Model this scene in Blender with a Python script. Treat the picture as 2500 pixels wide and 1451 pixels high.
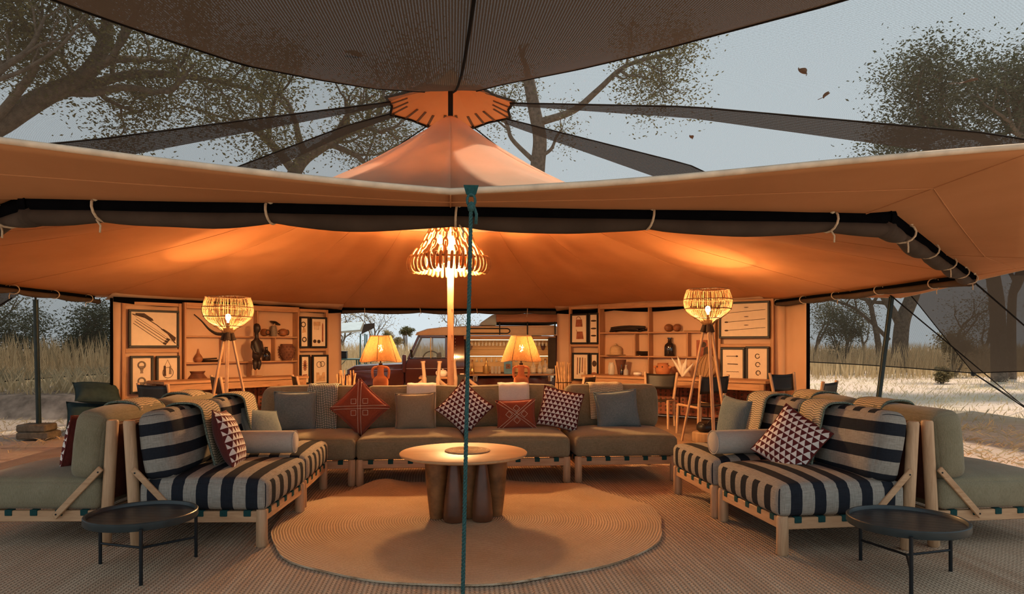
import bpy, math, random
from mathutils import Vector, Matrix, Euler, noise

# ------------------------------------------------------------------ scene, camera, light
scene = bpy.context.scene
COL = scene.collection
for o in list(bpy.data.objects):
    bpy.data.objects.remove(o, do_unlink=True)

F_PX, IMG_W, CAM_H = 1700.0, 2500.0, 1.35
YAW = math.atan(150.0 / 1700.0)          # the camera is turned a little to the right of the tent's axis
cam_d = bpy.data.cameras.new('camera')
cam_d.sensor_width = 36.0
cam_d.lens = F_PX / IMG_W * 36.0
cam_d.shift_y = 112.5 / IMG_W
cam_d.clip_end = 500
cam = bpy.data.objects.new('camera', cam_d)
cam.location = (0, 0, CAM_H)
cam.rotation_euler = (math.pi / 2, 0, -YAW)
COL.objects.link(cam)
scene.camera = cam

world = bpy.data.worlds.new('world')
scene.world = world
world.use_nodes = True
wn = world.node_tree
for n in list(wn.nodes):
    wn.nodes.remove(n)
w_out = wn.nodes.new('ShaderNodeOutputWorld')
w_bg = wn.nodes.new('ShaderNodeBackground')
w_tc = wn.nodes.new('ShaderNodeTexCoord')
w_sep = wn.nodes.new('ShaderNodeSeparateXYZ')
w_ramp = wn.nodes.new('ShaderNodeValToRGB')
wn.links.new(w_tc.outputs['Generated'], w_sep.inputs[0])
wn.links.new(w_sep.outputs['Z'], w_ramp.inputs[0])
w_ramp.color_ramp.elements[0].position = 0.0
w_ramp.color_ramp.elements[0].color = (0.66, 0.735, 0.77, 1)
w_ramp.color_ramp.elements[1].position = 0.55
w_ramp.color_ramp.elements[1].color = (0.56, 0.665, 0.715, 1)
wn.links.new(w_ramp.outputs[0], w_bg.inputs[0])
w_bg.inputs[1].default_value = 0.95
wn.links.new(w_bg.outputs[0], w_out.inputs[0])

sun_d = bpy.data.lights.new('sun', 'SUN')
sun_d.energy = 4.6
sun_d.angle = math.radians(4)
sun_d.color = (1.0, 0.86, 0.70)
sun = bpy.data.objects.new('sun', sun_d)
sun.rotation_euler = Vector((-0.32, -0.38, -0.85)).to_track_quat('-Z', 'Y').to_euler()
COL.objects.link(sun)

scene.view_settings.view_transform = 'Standard'
scene.view_settings.look = 'None'
scene.view_settings.gamma = 1.0
scene.view_settings.exposure = 0.16
scene.cycles.use_adaptive_sampling = True
scene.cycles.adaptive_threshold = 0.02
scene.cycles.max_bounces = 8
scene.cycles.diffuse_bounces = 4
scene.cycles.glossy_bounces = 2
scene.cycles.transparent_max_bounces = 24
scene.view_settings.use_curve_mapping = False

PI = math.pi
R = math.radians
sinY, cosY = math.sin(YAW), math.cos(YAW)


def at(px, py, Y):
    """world point seen at photo pixel (px, py) whose depth along the tent axis is Y (metres)"""
    t = (px - 1250.0) / F_PX
    d = Y / (cosY - t * sinY)
    return Vector((t * d * cosY + d * sinY, Y, CAM_H - (py - 838.0) * d / F_PX))


# ------------------------------------------------------------------ mesh helpers
def chamfer_box(x0, x1, y0, y1, z0, z1, b):
    b = min(b, (x1 - x0) * .45, (y1 - y0) * .45, (z1 - z0) * .45)
    X, Y, Z = (x0, x1), (y0, y1), (z0, z1)
    vs, idx = [], {}
    for i in (0, 1):
        for j in (0, 1):
            for k in (0, 1):
                sx, sy, sz = (b if i == 0 else -b), (b if j == 0 else -b), (b if k == 0 else -b)
                for ax, p in (('x', (X[i], Y[j] + sy, Z[k] + sz)), ('y', (X[i] + sx, Y[j], Z[k] + sz)), ('z', (X[i] + sx, Y[j] + sy, Z[k]))):
                    idx[(i, j, k, ax)] = len(vs)
                    vs.append(p)
    g = lambda i, j, k, a: idx[(i, j, k, a)]
    fs = []
    for i in (0, 1):
        q = [g(i, 0, 0, 'x'), g(i, 1, 0, 'x'), g(i, 1, 1, 'x'), g(i, 0, 1, 'x')]
        fs.append(q if i else q[::-1])
        q = [g(0, i, 0, 'y'), g(0, i, 1, 'y'), g(1, i, 1, 'y'), g(1, i, 0, 'y')]
        fs.append(q if i else q[::-1])
        q = [g(0, 0, i, 'z'), g(1, 0, i, 'z'), g(1, 1, i, 'z'), g(0, 1, i, 'z')]
        fs.append(q if i else q[::-1])
    for i in (0, 1):
        for j in (0, 1):
            q = [g(i, j, 0, 'x'), g(i, j, 1, 'x'), g(i, j, 1, 'y'), g(i, j, 0, 'y')]
            fs.append(q if (i + j) % 2 else q[::-1])
            q = [g(i, 0, j, 'x'), g(i, 1, j, 'x'), g(i, 1, j, 'z'), g(i, 0, j, 'z')]
            fs.append(q[::-1] if (i + j) % 2 else q)
            q = [g(0, i, j, 'y'), g(1, i, j, 'y'), g(1, i, j, 'z'), g(0, i, j, 'z')]
            fs.append(q if (i + j) % 2 else q[::-1])
            for k in (0, 1):
                q = [g(i, j, k, 'x'), g(i, j, k, 'y'), g(i, j, k, 'z')]
                fs.append(q if (i + j + k) % 2 else q[::-1])
    return vs, fs


class MB:
    def __init__(self):
        self.v, self.f, self.uv = [], [], []

    def add(self, vs, fs, uvs=None, M=None):
        n = len(self.v)
        if M is not None:
            vs = [M @ Vector(p) for p in vs]
        self.v += [tuple(p) for p in vs]
        for k, f in enumerate(fs):
            self.f.append([i + n for i in f])
            self.uv.append(uvs[k] if uvs else None)
        return self

    def box(self, x0, x1, y0, y1, z0, z1, b=0.004, M=None):
        if b <= 0:
            vs = [(x, y, z) for x in (x0, x1) for y in (y0, y1) for z in (z0, z1)]
            fs = [[0, 1, 3, 2], [4, 6, 7, 5], [0, 4, 5, 1], [2, 3, 7, 6], [0, 2, 6, 4], [1, 5, 7, 3]]
        else:
            vs, fs = chamfer_box(x0, x1, y0, y1, z0, z1, b)
        return self.add(vs, fs, None, M)

    def beam(self, p0, p1, w, h, up=(0, 0, 1), b=0.004):
        p0, p1 = Vector(p0), Vector(p1)
        d = p1 - p0
        L = d.length
        d.normalize()
        u = Vector(up)
        s = d.cross(u)
        if s.length < 1e-4:
            s = d.cross(Vector((1, 0, 0)))
        s.normalize()
        u = s.cross(d)
        M = Matrix(((d.x, s.x, u.x, p0.x), (d.y, s.y, u.y, p0.y), (d.z, s.z, u.z, p0.z), (0, 0, 0, 1)))
        return self.box(0, L, -w / 2, w / 2, -h / 2, h / 2, b, M)

    def tube(self, pts, r, n=8, caps=True, closed=False, ry=None):
        pts = [Vector(p) for p in pts]
        m = len(pts)
        rs = r if isinstance(r, (list, tuple)) else [r] * m
        base = len(self.v)
        prev = None
        for i, p in enumerate(pts):
            if closed:
                t = pts[(i + 1) % m] - pts[i - 1]
            else:
                t = pts[min(i + 1, m - 1)] - pts[max(i - 1, 0)]
            if t.length < 1e-9:
                t = Vector((0, 0, 1))
            t.normalize()
            if prev is None:
                a = Vector((0, 0, 1)) if abs(t.z) < .9 else Vector((1, 0, 0))
                u = (a - t * a.dot(t)).normalized()
            else:
                u = (prev - t * prev.dot(t))
                u = u.normalized() if u.length > 1e-6 else t.orthogonal().normalized()
            prev = u
            w = t.cross(u)
            for k in range(n):
                a = 2 * PI * k / n
                q = p + u * (math.cos(a) * rs[i]) + w * (math.sin(a) * rs[i] * (ry or 1))
                self.v.append(tuple(q))
        L = m if closed else m - 1
        for i in range(L):
            for k in range(n):
                a = base + i * n + k
                b_ = base + i * n + (k + 1) % n
                c = base + ((i + 1) % m) * n + (k + 1) % n
                d = base + ((i + 1) % m) * n + k
                self.f.append([a, b_, c, d])
                self.uv.append(None)
        if caps and not closed:
            self.f.append([base + k for k in range(n)][::-1])
            self.f.append([base + (m - 1) * n + k for k in range(n)])
            self.uv += [None, None]
        return self

    def lathe(self, prof, n=24, c=(0, 0, 0), M=None, ripple=None):
        vs, fs = [], []
        m = len(prof)
        for i, (r, z) in enumerate(prof):
            for k in range(n):
                a = 2 * PI * k / n
                rr = r * (ripple(a, i / (m - 1)) if ripple else 1)
                vs.append((c[0] + rr * math.cos(a), c[1] + rr * math.sin(a), c[2] + z))
        for i in range(m - 1):
            for k in range(n):
                fs.append([i * n + k, i * n + (k + 1) % n, (i + 1) * n + (k + 1) % n, (i + 1) * n + k])
        if prof[0][0] > 1e-5:
            fs.append([k for k in range(n)][::-1])
        if prof[-1][0] > 1e-5:
            fs.append([(m - 1) * n + k for k in range(n)])
        return self.add(vs, fs, None, M)

    def prism(self, poly, t, M=None):
        """poly in xz plane, extruded along y from -t/2 to t/2"""
        n = len(poly)
        vs = [(x, -t / 2, z) for x, z in poly] + [(x, t / 2, z) for x, z in poly]
        fs = [list(range(n)), list(range(n, 2 * n))[::-1]]
        fs += [[i, n + i, n + (i + 1) % n, (i + 1) % n] for i in range(n)]
        return self.add(vs, fs, None, M)

    def sheet(self, grid, thick=0.006, uvscale=None, flip=False):
        """closed shell around a grid of points; uv = arc length in metres"""
        m, n = len(grid), len(grid[0])
        G = [[Vector(p) for p in row] for row in grid]
        U = [[0.0] * n for _ in range(m)]
        V = [[0.0] * n for _ in range(m)]
        for i in range(m):
            for j in range(n):
                if j:
                    U[i][j] = U[i][j - 1] + (G[i][j] - G[i][j - 1]).length
                if i:
                    V[i][j] = V[i - 1][j] + (G[i][j] - G[i - 1][j]).length
        base = len(self.v)
        top, bot = [], []
        for i in range(m):
            for j in range(n):
                a = G[min(i + 1, m - 1)][j] - G[max(i - 1, 0)][j]
                b = G[i][min(j + 1, n - 1)] - G[i][max(j - 1, 0)]
                nn = b.cross(a)
                nn = nn.normalized() if nn.length > 1e-12 else Vector((0, 0, 1))
                if flip:
                    nn = -nn
                top.append(G[i][j] + nn * thick / 2)
                bot.append(G[i][j] - nn * thick / 2)
        self.v += [tuple(p) for p in top + bot]
        off = m * n
        uv = lambda i, j: (U[i][j], V[i][j])
        for i in range(m - 1):
            for j in range(n - 1):
                q = [(i, j), (i, j + 1), (i + 1, j + 1), (i + 1, j)]
                ids = [base + a * n + b for a, b in q]
                uvs = [uv(a, b) for a, b in q]
                if flip:
                    ids, uvs = ids[::-1], uvs[::-1]
                self.f.append(ids)
                self.uv.append(uvs)
                self.f.append([k + off for k in ids][::-1])
                self.uv.append(uvs[::-1])
        rim = [(0, j) for j in range(n)] + [(i, n - 1) for i in range(1, m)] + [(m - 1, j) for j in range(n - 2, -1, -1)] + [(i, 0) for i in range(m - 2, 0, -1)]
        for k in range(len(rim)):
            a, b = rim[k], rim[(k + 1) % len(rim)]
            ia, ib = base + a[0] * n + a[1], base + b[0] * n + b[1]
            self.f.append([ia, ia + off, ib + off, ib])
            self.uv.append([uv(*a), uv(*a), uv(*b), uv(*b)])
        return self

    def build(self, name, m, parent=None, ang=40, loc=None, rot=None, merge=False):
        me = bpy.data.meshes.new(name)
        me.from_pydata(self.v, [], self.f)
        if any(u is not None for u in self.uv):
            lay = me.uv_layers.new(name='UVMap')
            flat = []
            for f, u in zip(self.f, self.uv):
                for k in range(len(f)):
                    flat += list(u[k]) if u else [0.0, 0.0]
            lay.data.foreach_set('uv', flat)
        if m is not None:
            me.materials.append(m)
        if ang is not None:
            me.polygons.foreach_set('use_smooth', [True] * len(me.polygons))
            if ang < 180:
                me.set_sharp_from_angle(angle=R(ang))
        me.update()
        o = bpy.data.objects.new(name, me)
        COL.objects.link(o)
        if parent is not None:
            o.parent = parent
        if loc is not None:
            o.location = loc
        if rot is not None:
            o.rotation_euler = rot
        return o


def tag(o, label=None, cat=None, group=None, kind=None):
    if label:
        o['label'] = label
    if cat:
        o['category'] = cat
    if group:
        o['group'] = group
    if kind:
        o['kind'] = kind
    return o


def thing(name, label, cat, loc=(0, 0, 0), rz=0.0, group=None, rot=None):
    o = bpy.data.objects.new(name, None)
    o.empty_display_size = 0.1
    COL.objects.link(o)
    o.location = loc
    o.rotation_euler = rot if rot is not None else (0, 0, rz)
    return tag(o, label, cat, group)


def copy_thing(root, label=None, loc=None, rz=None, group=None):
    c = root.copy()
    COL.objects.link(c)
    for ch in list(root.children):
        d = ch.copy()
        COL.objects.link(d)
        d.parent = c
        for g in list(ch.children):
            e = g.copy()
            COL.objects.link(e)
            e.parent = d
    if label:
        c['label'] = label
    if group:
        c['group'] = group
    if loc is not None:
        c.location = loc
    if rz is not None:
        c.rotation_euler = (0, 0, rz)
    return c


def share(o, name, parent, loc=None, rot=None):
    """another piece with the same mesh data"""
    c = bpy.data.objects.new(name, o.data)
    COL.objects.link(c)
    c.parent = parent
    if loc is not None:
        c.location = loc
    if rot is not None:
        c.rotation_euler = rot
    return c


def smooth_path(pts, k=6):
    """Catmull-Rom"""
    pts = [Vector(p) for p in pts]
    out = []
    n = len(pts)
    for i in range(n - 1):
        p0, p1, p2, p3 = pts[max(i - 1, 0)], pts[i], pts[i + 1], pts[min(i + 2, n - 1)]
        for j in range(k):
            t = j / k
            out.append(0.5 * ((2 * p1) + (p2 - p0) * t + (2 * p0 - 5 * p1 + 4 * p2 - p3) * t * t + (3 * p1 - p0 - 3 * p2 + p3) * t ** 3))
    out.append(pts[-1])
    return out

# ------------------------------------------------------------------ materials
def new_mat(name):
    m = bpy.data.materials.new(name)
    m.use_nodes = True
    nt = m.node_tree
    for n in list(nt.nodes):
        nt.nodes.remove(n)
    out = nt.nodes.new('ShaderNodeOutputMaterial')
    bs = nt.nodes.new('ShaderNodeBsdfPrincipled')
    nt.links.new(bs.outputs[0], out.inputs[0])
    return m, nt, bs, out


def nd(nt, t, **kw):
    n = nt.nodes.new(t)
    for k, v in kw.items():
        if k.startswith('i_'):
            key = k[2:]
            key = int(key) if key.isdigit() else key
            if hasattr(v, 'is_output') or isinstance(v, bpy.types.NodeSocket):
                nt.links.new(v, n.inputs[key])
            else:
                n.inputs[key].default_value = v
        else:
            setattr(n, k, v)
    return n


def math_(nt, op, a, b=None, clamp=False):
    n = nt.nodes.new('ShaderNodeMath')
    n.operation = op
    n.use_clamp = clamp
    for i, v in enumerate((a, b)):
        if v is None:
            continue
        if isinstance(v, bpy.types.NodeSocket):
            nt.links.new(v, n.inputs[i])
        else:
            n.inputs[i].default_value = v
    return n.outputs[0]


def mix(nt, fac, a, b):
    n = nt.nodes.new('ShaderNodeMix')
    n.data_type = 'RGBA'
    for k, v in ((0, fac), (6, a), (7, b)):
        if isinstance(v, bpy.types.NodeSocket):
            nt.links.new(v, n.inputs[k])
        elif k == 0:
            n.inputs[0].default_value = v
        else:
            n.inputs[k].default_value = (v[0], v[1], v[2], 1)
    return n.outputs[2]


def coords(nt, kind='Object', scale=(1, 1, 1), rot=(0, 0, 0)):
    tc = nt.nodes.new('ShaderNodeTexCoord')
    mp = nt.nodes.new('ShaderNodeMapping')
    mp.inputs['Scale'].default_value = scale
    mp.inputs['Rotation'].default_value = rot
    nt.links.new(tc.outputs[kind], mp.inputs[0])
    return mp.outputs[0]


def noise_(nt, vec, scale=5, detail=3, rough=.55, dist=0.0):
    n = nt.nodes.new('ShaderNodeTexNoise')
    nt.links.new(vec, n.inputs['Vector'])
    n.inputs['Scale'].default_value = scale
    n.inputs['Detail'].default_value = detail
    n.inputs['Roughness'].default_value = rough
    n.inputs['Distortion'].default_value = dist
    return n.outputs['Fac']


def remap(nt, v, a, b, c=0.0, d=1.0):
    n = nt.nodes.new('ShaderNodeMapRange')
    nt.links.new(v, n.inputs[0])
    for i, x in enumerate((a, b, c, d)):
        n.inputs[i + 1].default_value = x
    return n.outputs[0]


def bump(nt, bs, h, strength=.3, dist=.01):
    n = nt.nodes.new('ShaderNodeBump')
    n.inputs['Strength'].default_value = strength
    n.inputs['Distance'].default_value = dist
    nt.links.new(h, n.inputs['Height'])
    nt.links.new(n.outputs[0], bs.inputs['Normal'])


def setc(nt, bs, c):
    if isinstance(c, bpy.types.NodeSocket):
        nt.links.new(c, bs.inputs['Base Color'])
    else:
        bs.inputs['Base Color'].default_value = (c[0], c[1], c[2], 1)


def plain(name, col, rough=.6, metal=0.0, var=.18, scale=12, spec=.4, bmp=0.0):
    m, nt, bs, out = new_mat(name)
    v = coords(nt)
    f = noise_(nt, v, scale, 4)
    d = tuple(x * (1 - var) for x in col)
    e = tuple(min(1, x * (1 + var)) for x in col)
    setc(nt, bs, mix(nt, remap(nt, f, .3, .7), d, e))
    bs.inputs['Roughness'].default_value = rough
    bs.inputs['Metallic'].default_value = metal
    bs.inputs['Specular IOR Level'].default_value = spec
    if bmp:
        bump(nt, bs, f, bmp, .01)
    return m


def linen(name, a, b, scale=1.0):
    m, nt, bs, out = new_mat(name)
    u = noise_(nt, coords(nt, 'Object', (30 * scale, 420 * scale, 420 * scale)), 1, 2)
    w = noise_(nt, coords(nt, 'Object', (420 * scale, 420 * scale, 30 * scale)), 1, 2)
    big = noise_(nt, coords(nt), 5, 2)
    f = math_(nt, 'ADD', math_(nt, 'MULTIPLY', u, .5), math_(nt, 'MULTIPLY', w, .5))
    f2 = math_(nt, 'ADD', f, math_(nt, 'MULTIPLY', math_(nt, 'SUBTRACT', big, .5), .25))
    setc(nt, bs, mix(nt, remap(nt, f2, .38, .62), a, b))
    bs.inputs['Roughness'].default_value = .95
    bs.inputs['Specular IOR Level'].default_value = .1
    bs.inputs['Sheen Weight'].default_value = .15
    bump(nt, bs, f, .35, .003)
    return m


def uv_parts(nt, su=1.0, sv=1.0):
    tc = nt.nodes.new('ShaderNodeTexCoord')
    sp = nt.nodes.new('ShaderNodeSeparateXYZ')
    nt.links.new(tc.outputs['UV'], sp.inputs[0])
    return math_(nt, 'MULTIPLY', sp.outputs[0], su), math_(nt, 'MULTIPLY', sp.outputs[1], sv), tc.outputs['UV']


def stripe_mat(name, dark, light1, light2, period=.16):
    m, nt, bs, out = new_mat(name)
    u, v, uv = uv_parts(nt)
    mp = nt.nodes.new('ShaderNodeMapping')
    nt.links.new(uv, mp.inputs[0])
    mp.inputs['Scale'].default_value = (300, 14, 1)
    s1 = noise_(nt, mp.outputs[0], 1, 3, .7)
    mp2 = nt.nodes.new('ShaderNodeMapping')
    nt.links.new(uv, mp2.inputs[0])
    mp2.inputs['Scale'].default_value = (14, 300, 1)
    s2 = noise_(nt, mp2.outputs[0], 1, 3, .7)
    sl = math_(nt, 'ADD', math_(nt, 'MULTIPLY', s1, .5), math_(nt, 'MULTIPLY', s2, .5))
    wob = math_(nt, 'MULTIPLY', math_(nt, 'SUBTRACT', noise_(nt, uv, 9, 2), .5), .04)
    fr = math_(nt, 'FRACT', math_(nt, 'ADD', math_(nt, 'MULTIPLY', u, 1 / period), math_(nt, 'ADD', wob, 20.25)))
    msk = math_(nt, 'LESS_THAN', fr, .48)
    lt = mix(nt, remap(nt, sl, .38, .62), light1, light2)
    dk = mix(nt, remap(nt, sl, .35, .65), dark, tuple(x * 1.8 for x in dark))
    setc(nt, bs, mix(nt, msk, lt, dk))
    bs.inputs['Roughness'].default_value = .95
    bs.inputs['Specular IOR Level'].default_value = .1
    bump(nt, bs, sl, .3, .003)
    return m


def triangle_mat(name, white, red, nu=9.0, nv=9.0):
    m, nt, bs, out = new_mat(name)
    u, v, uv = uv_parts(nt, nu, nv)
    nz = math_(nt, 'MULTIPLY', math_(nt, 'SUBTRACT', noise_(nt, uv, 6, 2), .5), .35)
    row = math_(nt, 'FLOOR', v)
    off = math_(nt, 'MULTIPLY', math_(nt, 'MODULO', row, 2.0), .5)
    fu = math_(nt, 'FRACT', math_(nt, 'ADD', math_(nt, 'ADD', u, off), nz))
    fv = math_(nt, 'FRACT', v)
    a = math_(nt, 'MULTIPLY', math_(nt, 'ABSOLUTE', math_(nt, 'SUBTRACT', fu, .5)), 1.9)
    lim = math_(nt, 'SUBTRACT', 1.0, math_(nt, 'MULTIPLY', fv, 1.08))
    msk = math_(nt, 'LESS_THAN', a, lim)
    setc(nt, bs, mix(nt, msk, red, white))
    bs.inputs['Roughness'].default_value = .9
    bs.inputs['Specular IOR Level'].default_value = .1
    return m


def check_mat(name, green, white, n=60.0, rows=False):
    m, nt, bs, out = new_mat(name)
    u, v, uv = uv_parts(nt, n, n)
    fu, fv = math_(nt, 'FRACT', u), math_(nt, 'FRACT', v)
    if rows:
        sl = math_(nt, 'FRACT', math_(nt, 'ADD', u, math_(nt, 'MULTIPLY', fv, .6)))
        msk = math_(nt, 'MULTIPLY', math_(nt, 'LESS_THAN', fv, .66), math_(nt, 'LESS_THAN', sl, .84))
    else:
        msk = math_(nt, 'MULTIPLY', math_(nt, 'LESS_THAN', fu, .6), math_(nt, 'LESS_THAN', fv, .6))
    setc(nt, bs, mix(nt, msk, green, white))
    bs.inputs['Roughness'].default_value = .95
    bs.inputs['Specular IOR Level'].default_value = .1
    bump(nt, bs, msk, .4, .003)
    return m


def wood(name, a, b, axis='Y', scale=1.0, rough=.5, spec=.35):
    m, nt, bs, out = new_mat(name)
    s = {'X': (2.2, 28, 28), 'Y': (28, 2.2, 28), 'Z': (28, 28, 2.2)}[axis]
    v = coords(nt, 'Object', tuple(x * scale for x in s))
    f = noise_(nt, v, 1.0, 5, .6, .8)
    g = noise_(nt, coords(nt, 'Object', tuple(x * scale * 6 for x in s)), 1.0, 3, .6)
    h = math_(nt, 'ADD', math_(nt, 'MULTIPLY', f, .75), math_(nt, 'MULTIPLY', g, .25))
    setc(nt, bs, mix(nt, remap(nt, h, .35, .65), a, b))
    bs.inputs['Roughness'].default_value = rough
    bs.inputs['Specular IOR Level'].default_value = spec
    bump(nt, bs, h, .15, .004)
    return m


def canvas_mat(name, a, b, trans=(.8, .36, .12), tw=.35):
    m, nt, bs, out = new_mat(name)
    v = coords(nt)
    f = noise_(nt, v, 1.2, 5, .6)
    g = noise_(nt, coords(nt, 'Object', (240, 240, 240)), 1, 2)
    c = mix(nt, remap(nt, f, .35, .7), a, b)
    setc(nt, bs, c)
    bs.inputs['Roughness'].default_value = .9
    bs.inputs['Specular IOR Level'].default_value = .12
    bump(nt, bs, g, .2, .002)
    tr = nt.nodes.new('ShaderNodeBsdfTranslucent')
    tr.inputs[0].default_value = (*trans, 1)
    mx = nt.nodes.new('ShaderNodeMixShader')
    mx.inputs[0].default_value = tw
    nt.links.new(bs.outputs[0], mx.inputs[1])
    nt.links.new(tr.outputs[0], mx.inputs[2])
    nt.links.new(mx.outputs[0], out.inputs[0])
    return m


def net_mat(name, col, opacity=.5, ribs=58.0, amp=.25):
    """woven shade net: dark threads with see-through gaps (uv in metres)"""
    m, nt, bs, out = new_mat(name)
    u, v, uv = uv_parts(nt, ribs, ribs * .9)
    rib = math_(nt, 'PINGPONG', u, .5)           # 0 .. .5
    rib2 = math_(nt, 'PINGPONG', v, .5)
    speck = noise_(nt, uv, 110, 2, .7)
    pat = math_(nt, 'ADD', math_(nt, 'MULTIPLY', math_(nt, 'SUBTRACT', rib, .25), amp * 2.2),
                math_(nt, 'MULTIPLY', math_(nt, 'SUBTRACT', rib2, .25), amp * .5))
    pat = math_(nt, 'ADD', pat, math_(nt, 'MULTIPLY', math_(nt, 'SUBTRACT', speck, .5), amp * 1.6))
    fac = math_(nt, 'ADD', pat, opacity, True)
    setc(nt, bs, col)
    bs.inputs['Roughness'].default_value = .85
    bs.inputs['Specular IOR Level'].default_value = .2
    tl = nt.nodes.new('ShaderNodeBsdfTranslucent')
    tl.inputs[0].default_value = (col[0] * 1.3, col[1] * 1.2, col[2] * 1.1, 1)
    m1 = nt.nodes.new('ShaderNodeMixShader')
    m1.inputs[0].default_value = .16
    nt.links.new(bs.outputs[0], m1.inputs[1])
    nt.links.new(tl.outputs[0], m1.inputs[2])
    tp = nt.nodes.new('ShaderNodeBsdfTransparent')
    mx = nt.nodes.new('ShaderNodeMixShader')
    nt.links.new(fac, mx.inputs[0])
    nt.links.new(tp.outputs[0], mx.inputs[1])
    nt.links.new(m1.outputs[0], mx.inputs[2])
    nt.links.new(mx.outputs[0], out.inputs[0])
    return m


def glow(name, col, strength):
    m, nt, bs, out = new_mat(name)
    bs.inputs['Base Color'].default_value = (*col, 1)
    bs.inputs['Emission Color'].default_value = (*col, 1)
    bs.inputs['Emission Strength'].default_value = strength
    return m


def glass(name, col, rough=.05, alpha=.35):
    m, nt, bs, out = new_mat(name)
    bs.inputs['Base Color'].default_value = (*col, 1)
    bs.inputs['Roughness'].default_value = rough
    bs.inputs['Specular IOR Level'].default_value = .6
    tp = nt.nodes.new('ShaderNodeBsdfTransparent')
    tp.inputs[0].default_value = (*[min(1, c * .6 + .4) for c in col], 1)
    mx = nt.nodes.new('ShaderNodeMixShader')
    mx.inputs[0].default_value = alpha
    nt.links.new(tp.outputs[0], mx.inputs[1])
    nt.links.new(bs.outputs[0], mx.inputs[2])
    nt.links.new(mx.outputs[0], out.inputs[0])
    return m


def mat_braid(name):
    """plaited rows running along the tent's depth"""
    m, nt, bs, out = new_mat(name)
    tc = nt.nodes.new('ShaderNodeTexCoord')
    sp = nt.nodes.new('ShaderNodeSeparateXYZ')
    nt.links.new(tc.outputs['Object'], sp.inputs[0])
    x, y = sp.outputs[0], sp.outputs[1]
    w = math_(nt, 'MULTIPLY', math_(nt, 'SUBTRACT', noise_(nt, tc.outputs['Object'], 1.3, 2), .5), 1.2)
    rx = math_(nt, 'ADD', math_(nt, 'MULTIPLY', x, 38.0), w)
    fx = math_(nt, 'PINGPONG', rx, .5)
    row = math_(nt, 'MODULO', math_(nt, 'FLOOR', math_(nt, 'ADD', rx, .5)), 2.0)
    sgn = math_(nt, 'SUBTRACT', math_(nt, 'MULTIPLY', math_(nt, 'ABSOLUTE', row), 2.0), 1.0)
    ry = math_(nt, 'ADD', math_(nt, 'MULTIPLY', y, 34.0), math_(nt, 'MULTIPLY', math_(nt, 'MULTIPLY', fx, sgn), 1.6))
    fy = math_(nt, 'PINGPONG', ry, .5)
    h = math_(nt, 'ADD', math_(nt, 'MULTIPLY', fx, 1.2), math_(nt, 'MULTIPLY', fy, .8))
    fine = noise_(nt, tc.outputs['Object'], 60, 3)
    big = noise_(nt, coords(nt, 'Object', (1.6, .7, 1)), 1.1, 4, .6)
    rown = noise_(nt, coords(nt, 'Object', (7.0, .35, 1)), 1.0, 3, .6)
    base = mix(nt, remap(nt, big, .35, .65), (.44, .285, .18), (.55, .39, .265))
    base = mix(nt, remap(nt, rown, .35, .7), base, (.63, .475, .335))
    stain = noise_(nt, coords(nt, 'Object', (.9, 1.4, 1)), 1.0, 3, .5)
    base = mix(nt, remap(nt, stain, .6, .78, 0, .7), base, (.34, .20, .13))
    c = mix(nt, remap(nt, math_(nt, 'ADD', h, math_(nt, 'MULTIPLY', fine, .35)), .25, .9), (.20, .135, .09), base)
    setc(nt, bs, c)
    bs.inputs['Roughness'].default_value = .9
    bs.inputs['Specular IOR Level'].default_value = .15
    bump(nt, bs, h, .8, .012)
    return m


def rug_mat(name):
    m, nt, bs, out = new_mat(name)
    tc = nt.nodes.new('ShaderNodeTexCoord')
    sp = nt.nodes.new('ShaderNodeSeparateXYZ')
    nt.links.new(tc.outputs['Object'], sp.inputs[0])
    x, y = sp.outputs[0], sp.outputs[1]
    r = math_(nt, 'SQRT', math_(nt, 'ADD', math_(nt, 'MULTIPLY', x, x), math_(nt, 'MULTIPLY', y, y)))
    wob = math_(nt, 'MULTIPLY', math_(nt, 'SUBTRACT', noise_(nt, tc.outputs['Object'], 3, 3), .5), 1.6)
    rr = math_(nt, 'ADD', math_(nt, 'MULTIPLY', r, 52.0), wob)
    ring = math_(nt, 'PINGPONG', rr, .5)
    fine = noise_(nt, tc.outputs['Object'], 95, 3, .7)
    big = noise_(nt, tc.outputs['Object'], 1.4, 4)
    base = mix(nt, remap(nt, big, .35, .68), (.52, .35, .20), (.68, .50, .32))
    outer = remap(nt, r, 1.15, 1.42)
    base = mix(nt, math_(nt, 'MULTIPLY', outer, .6), base, (.55, .46, .35))
    h = math_(nt, 'ADD', math_(nt, 'MULTIPLY', ring, 1.2), math_(nt, 'MULTIPLY', fine, .7))
    c = mix(nt, remap(nt, h, .35, .85), (.33, .21, .12), base)
    setc(nt, bs, c)
    bs.inputs['Roughness'].default_value = .92
    bs.inputs['Specular IOR Level'].default_value = .15
    bump(nt, bs, h, .8, .008)
    return m


def ground_mat(name):
    m, nt, bs, out = new_mat(name)
    v = coords(nt)
    a = noise_(nt, v, .35, 5, .6)
    b = noise_(nt, v, 9, 5, .65)
    cst = noise_(nt, coords(nt, 'Object', (1.2, 4.0, 1)), 1.5, 4, .6)
    c = mix(nt, remap(nt, b, .3, .7), (.46, .345, .27), (.64, .515, .42))
    c = mix(nt, remap(nt, a, .48, .66), c, (.52, .43, .30))
    c = mix(nt, remap(nt, cst, .58, .72, 0, .75), c, (.22, .16, .11))
    setc(nt, bs, c)
    bs.inputs['Roughness'].default_value = .97
    bs.inputs['Specular IOR Level'].default_value = .05
    bump(nt, bs, b, .7, .06)
    return m


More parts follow.
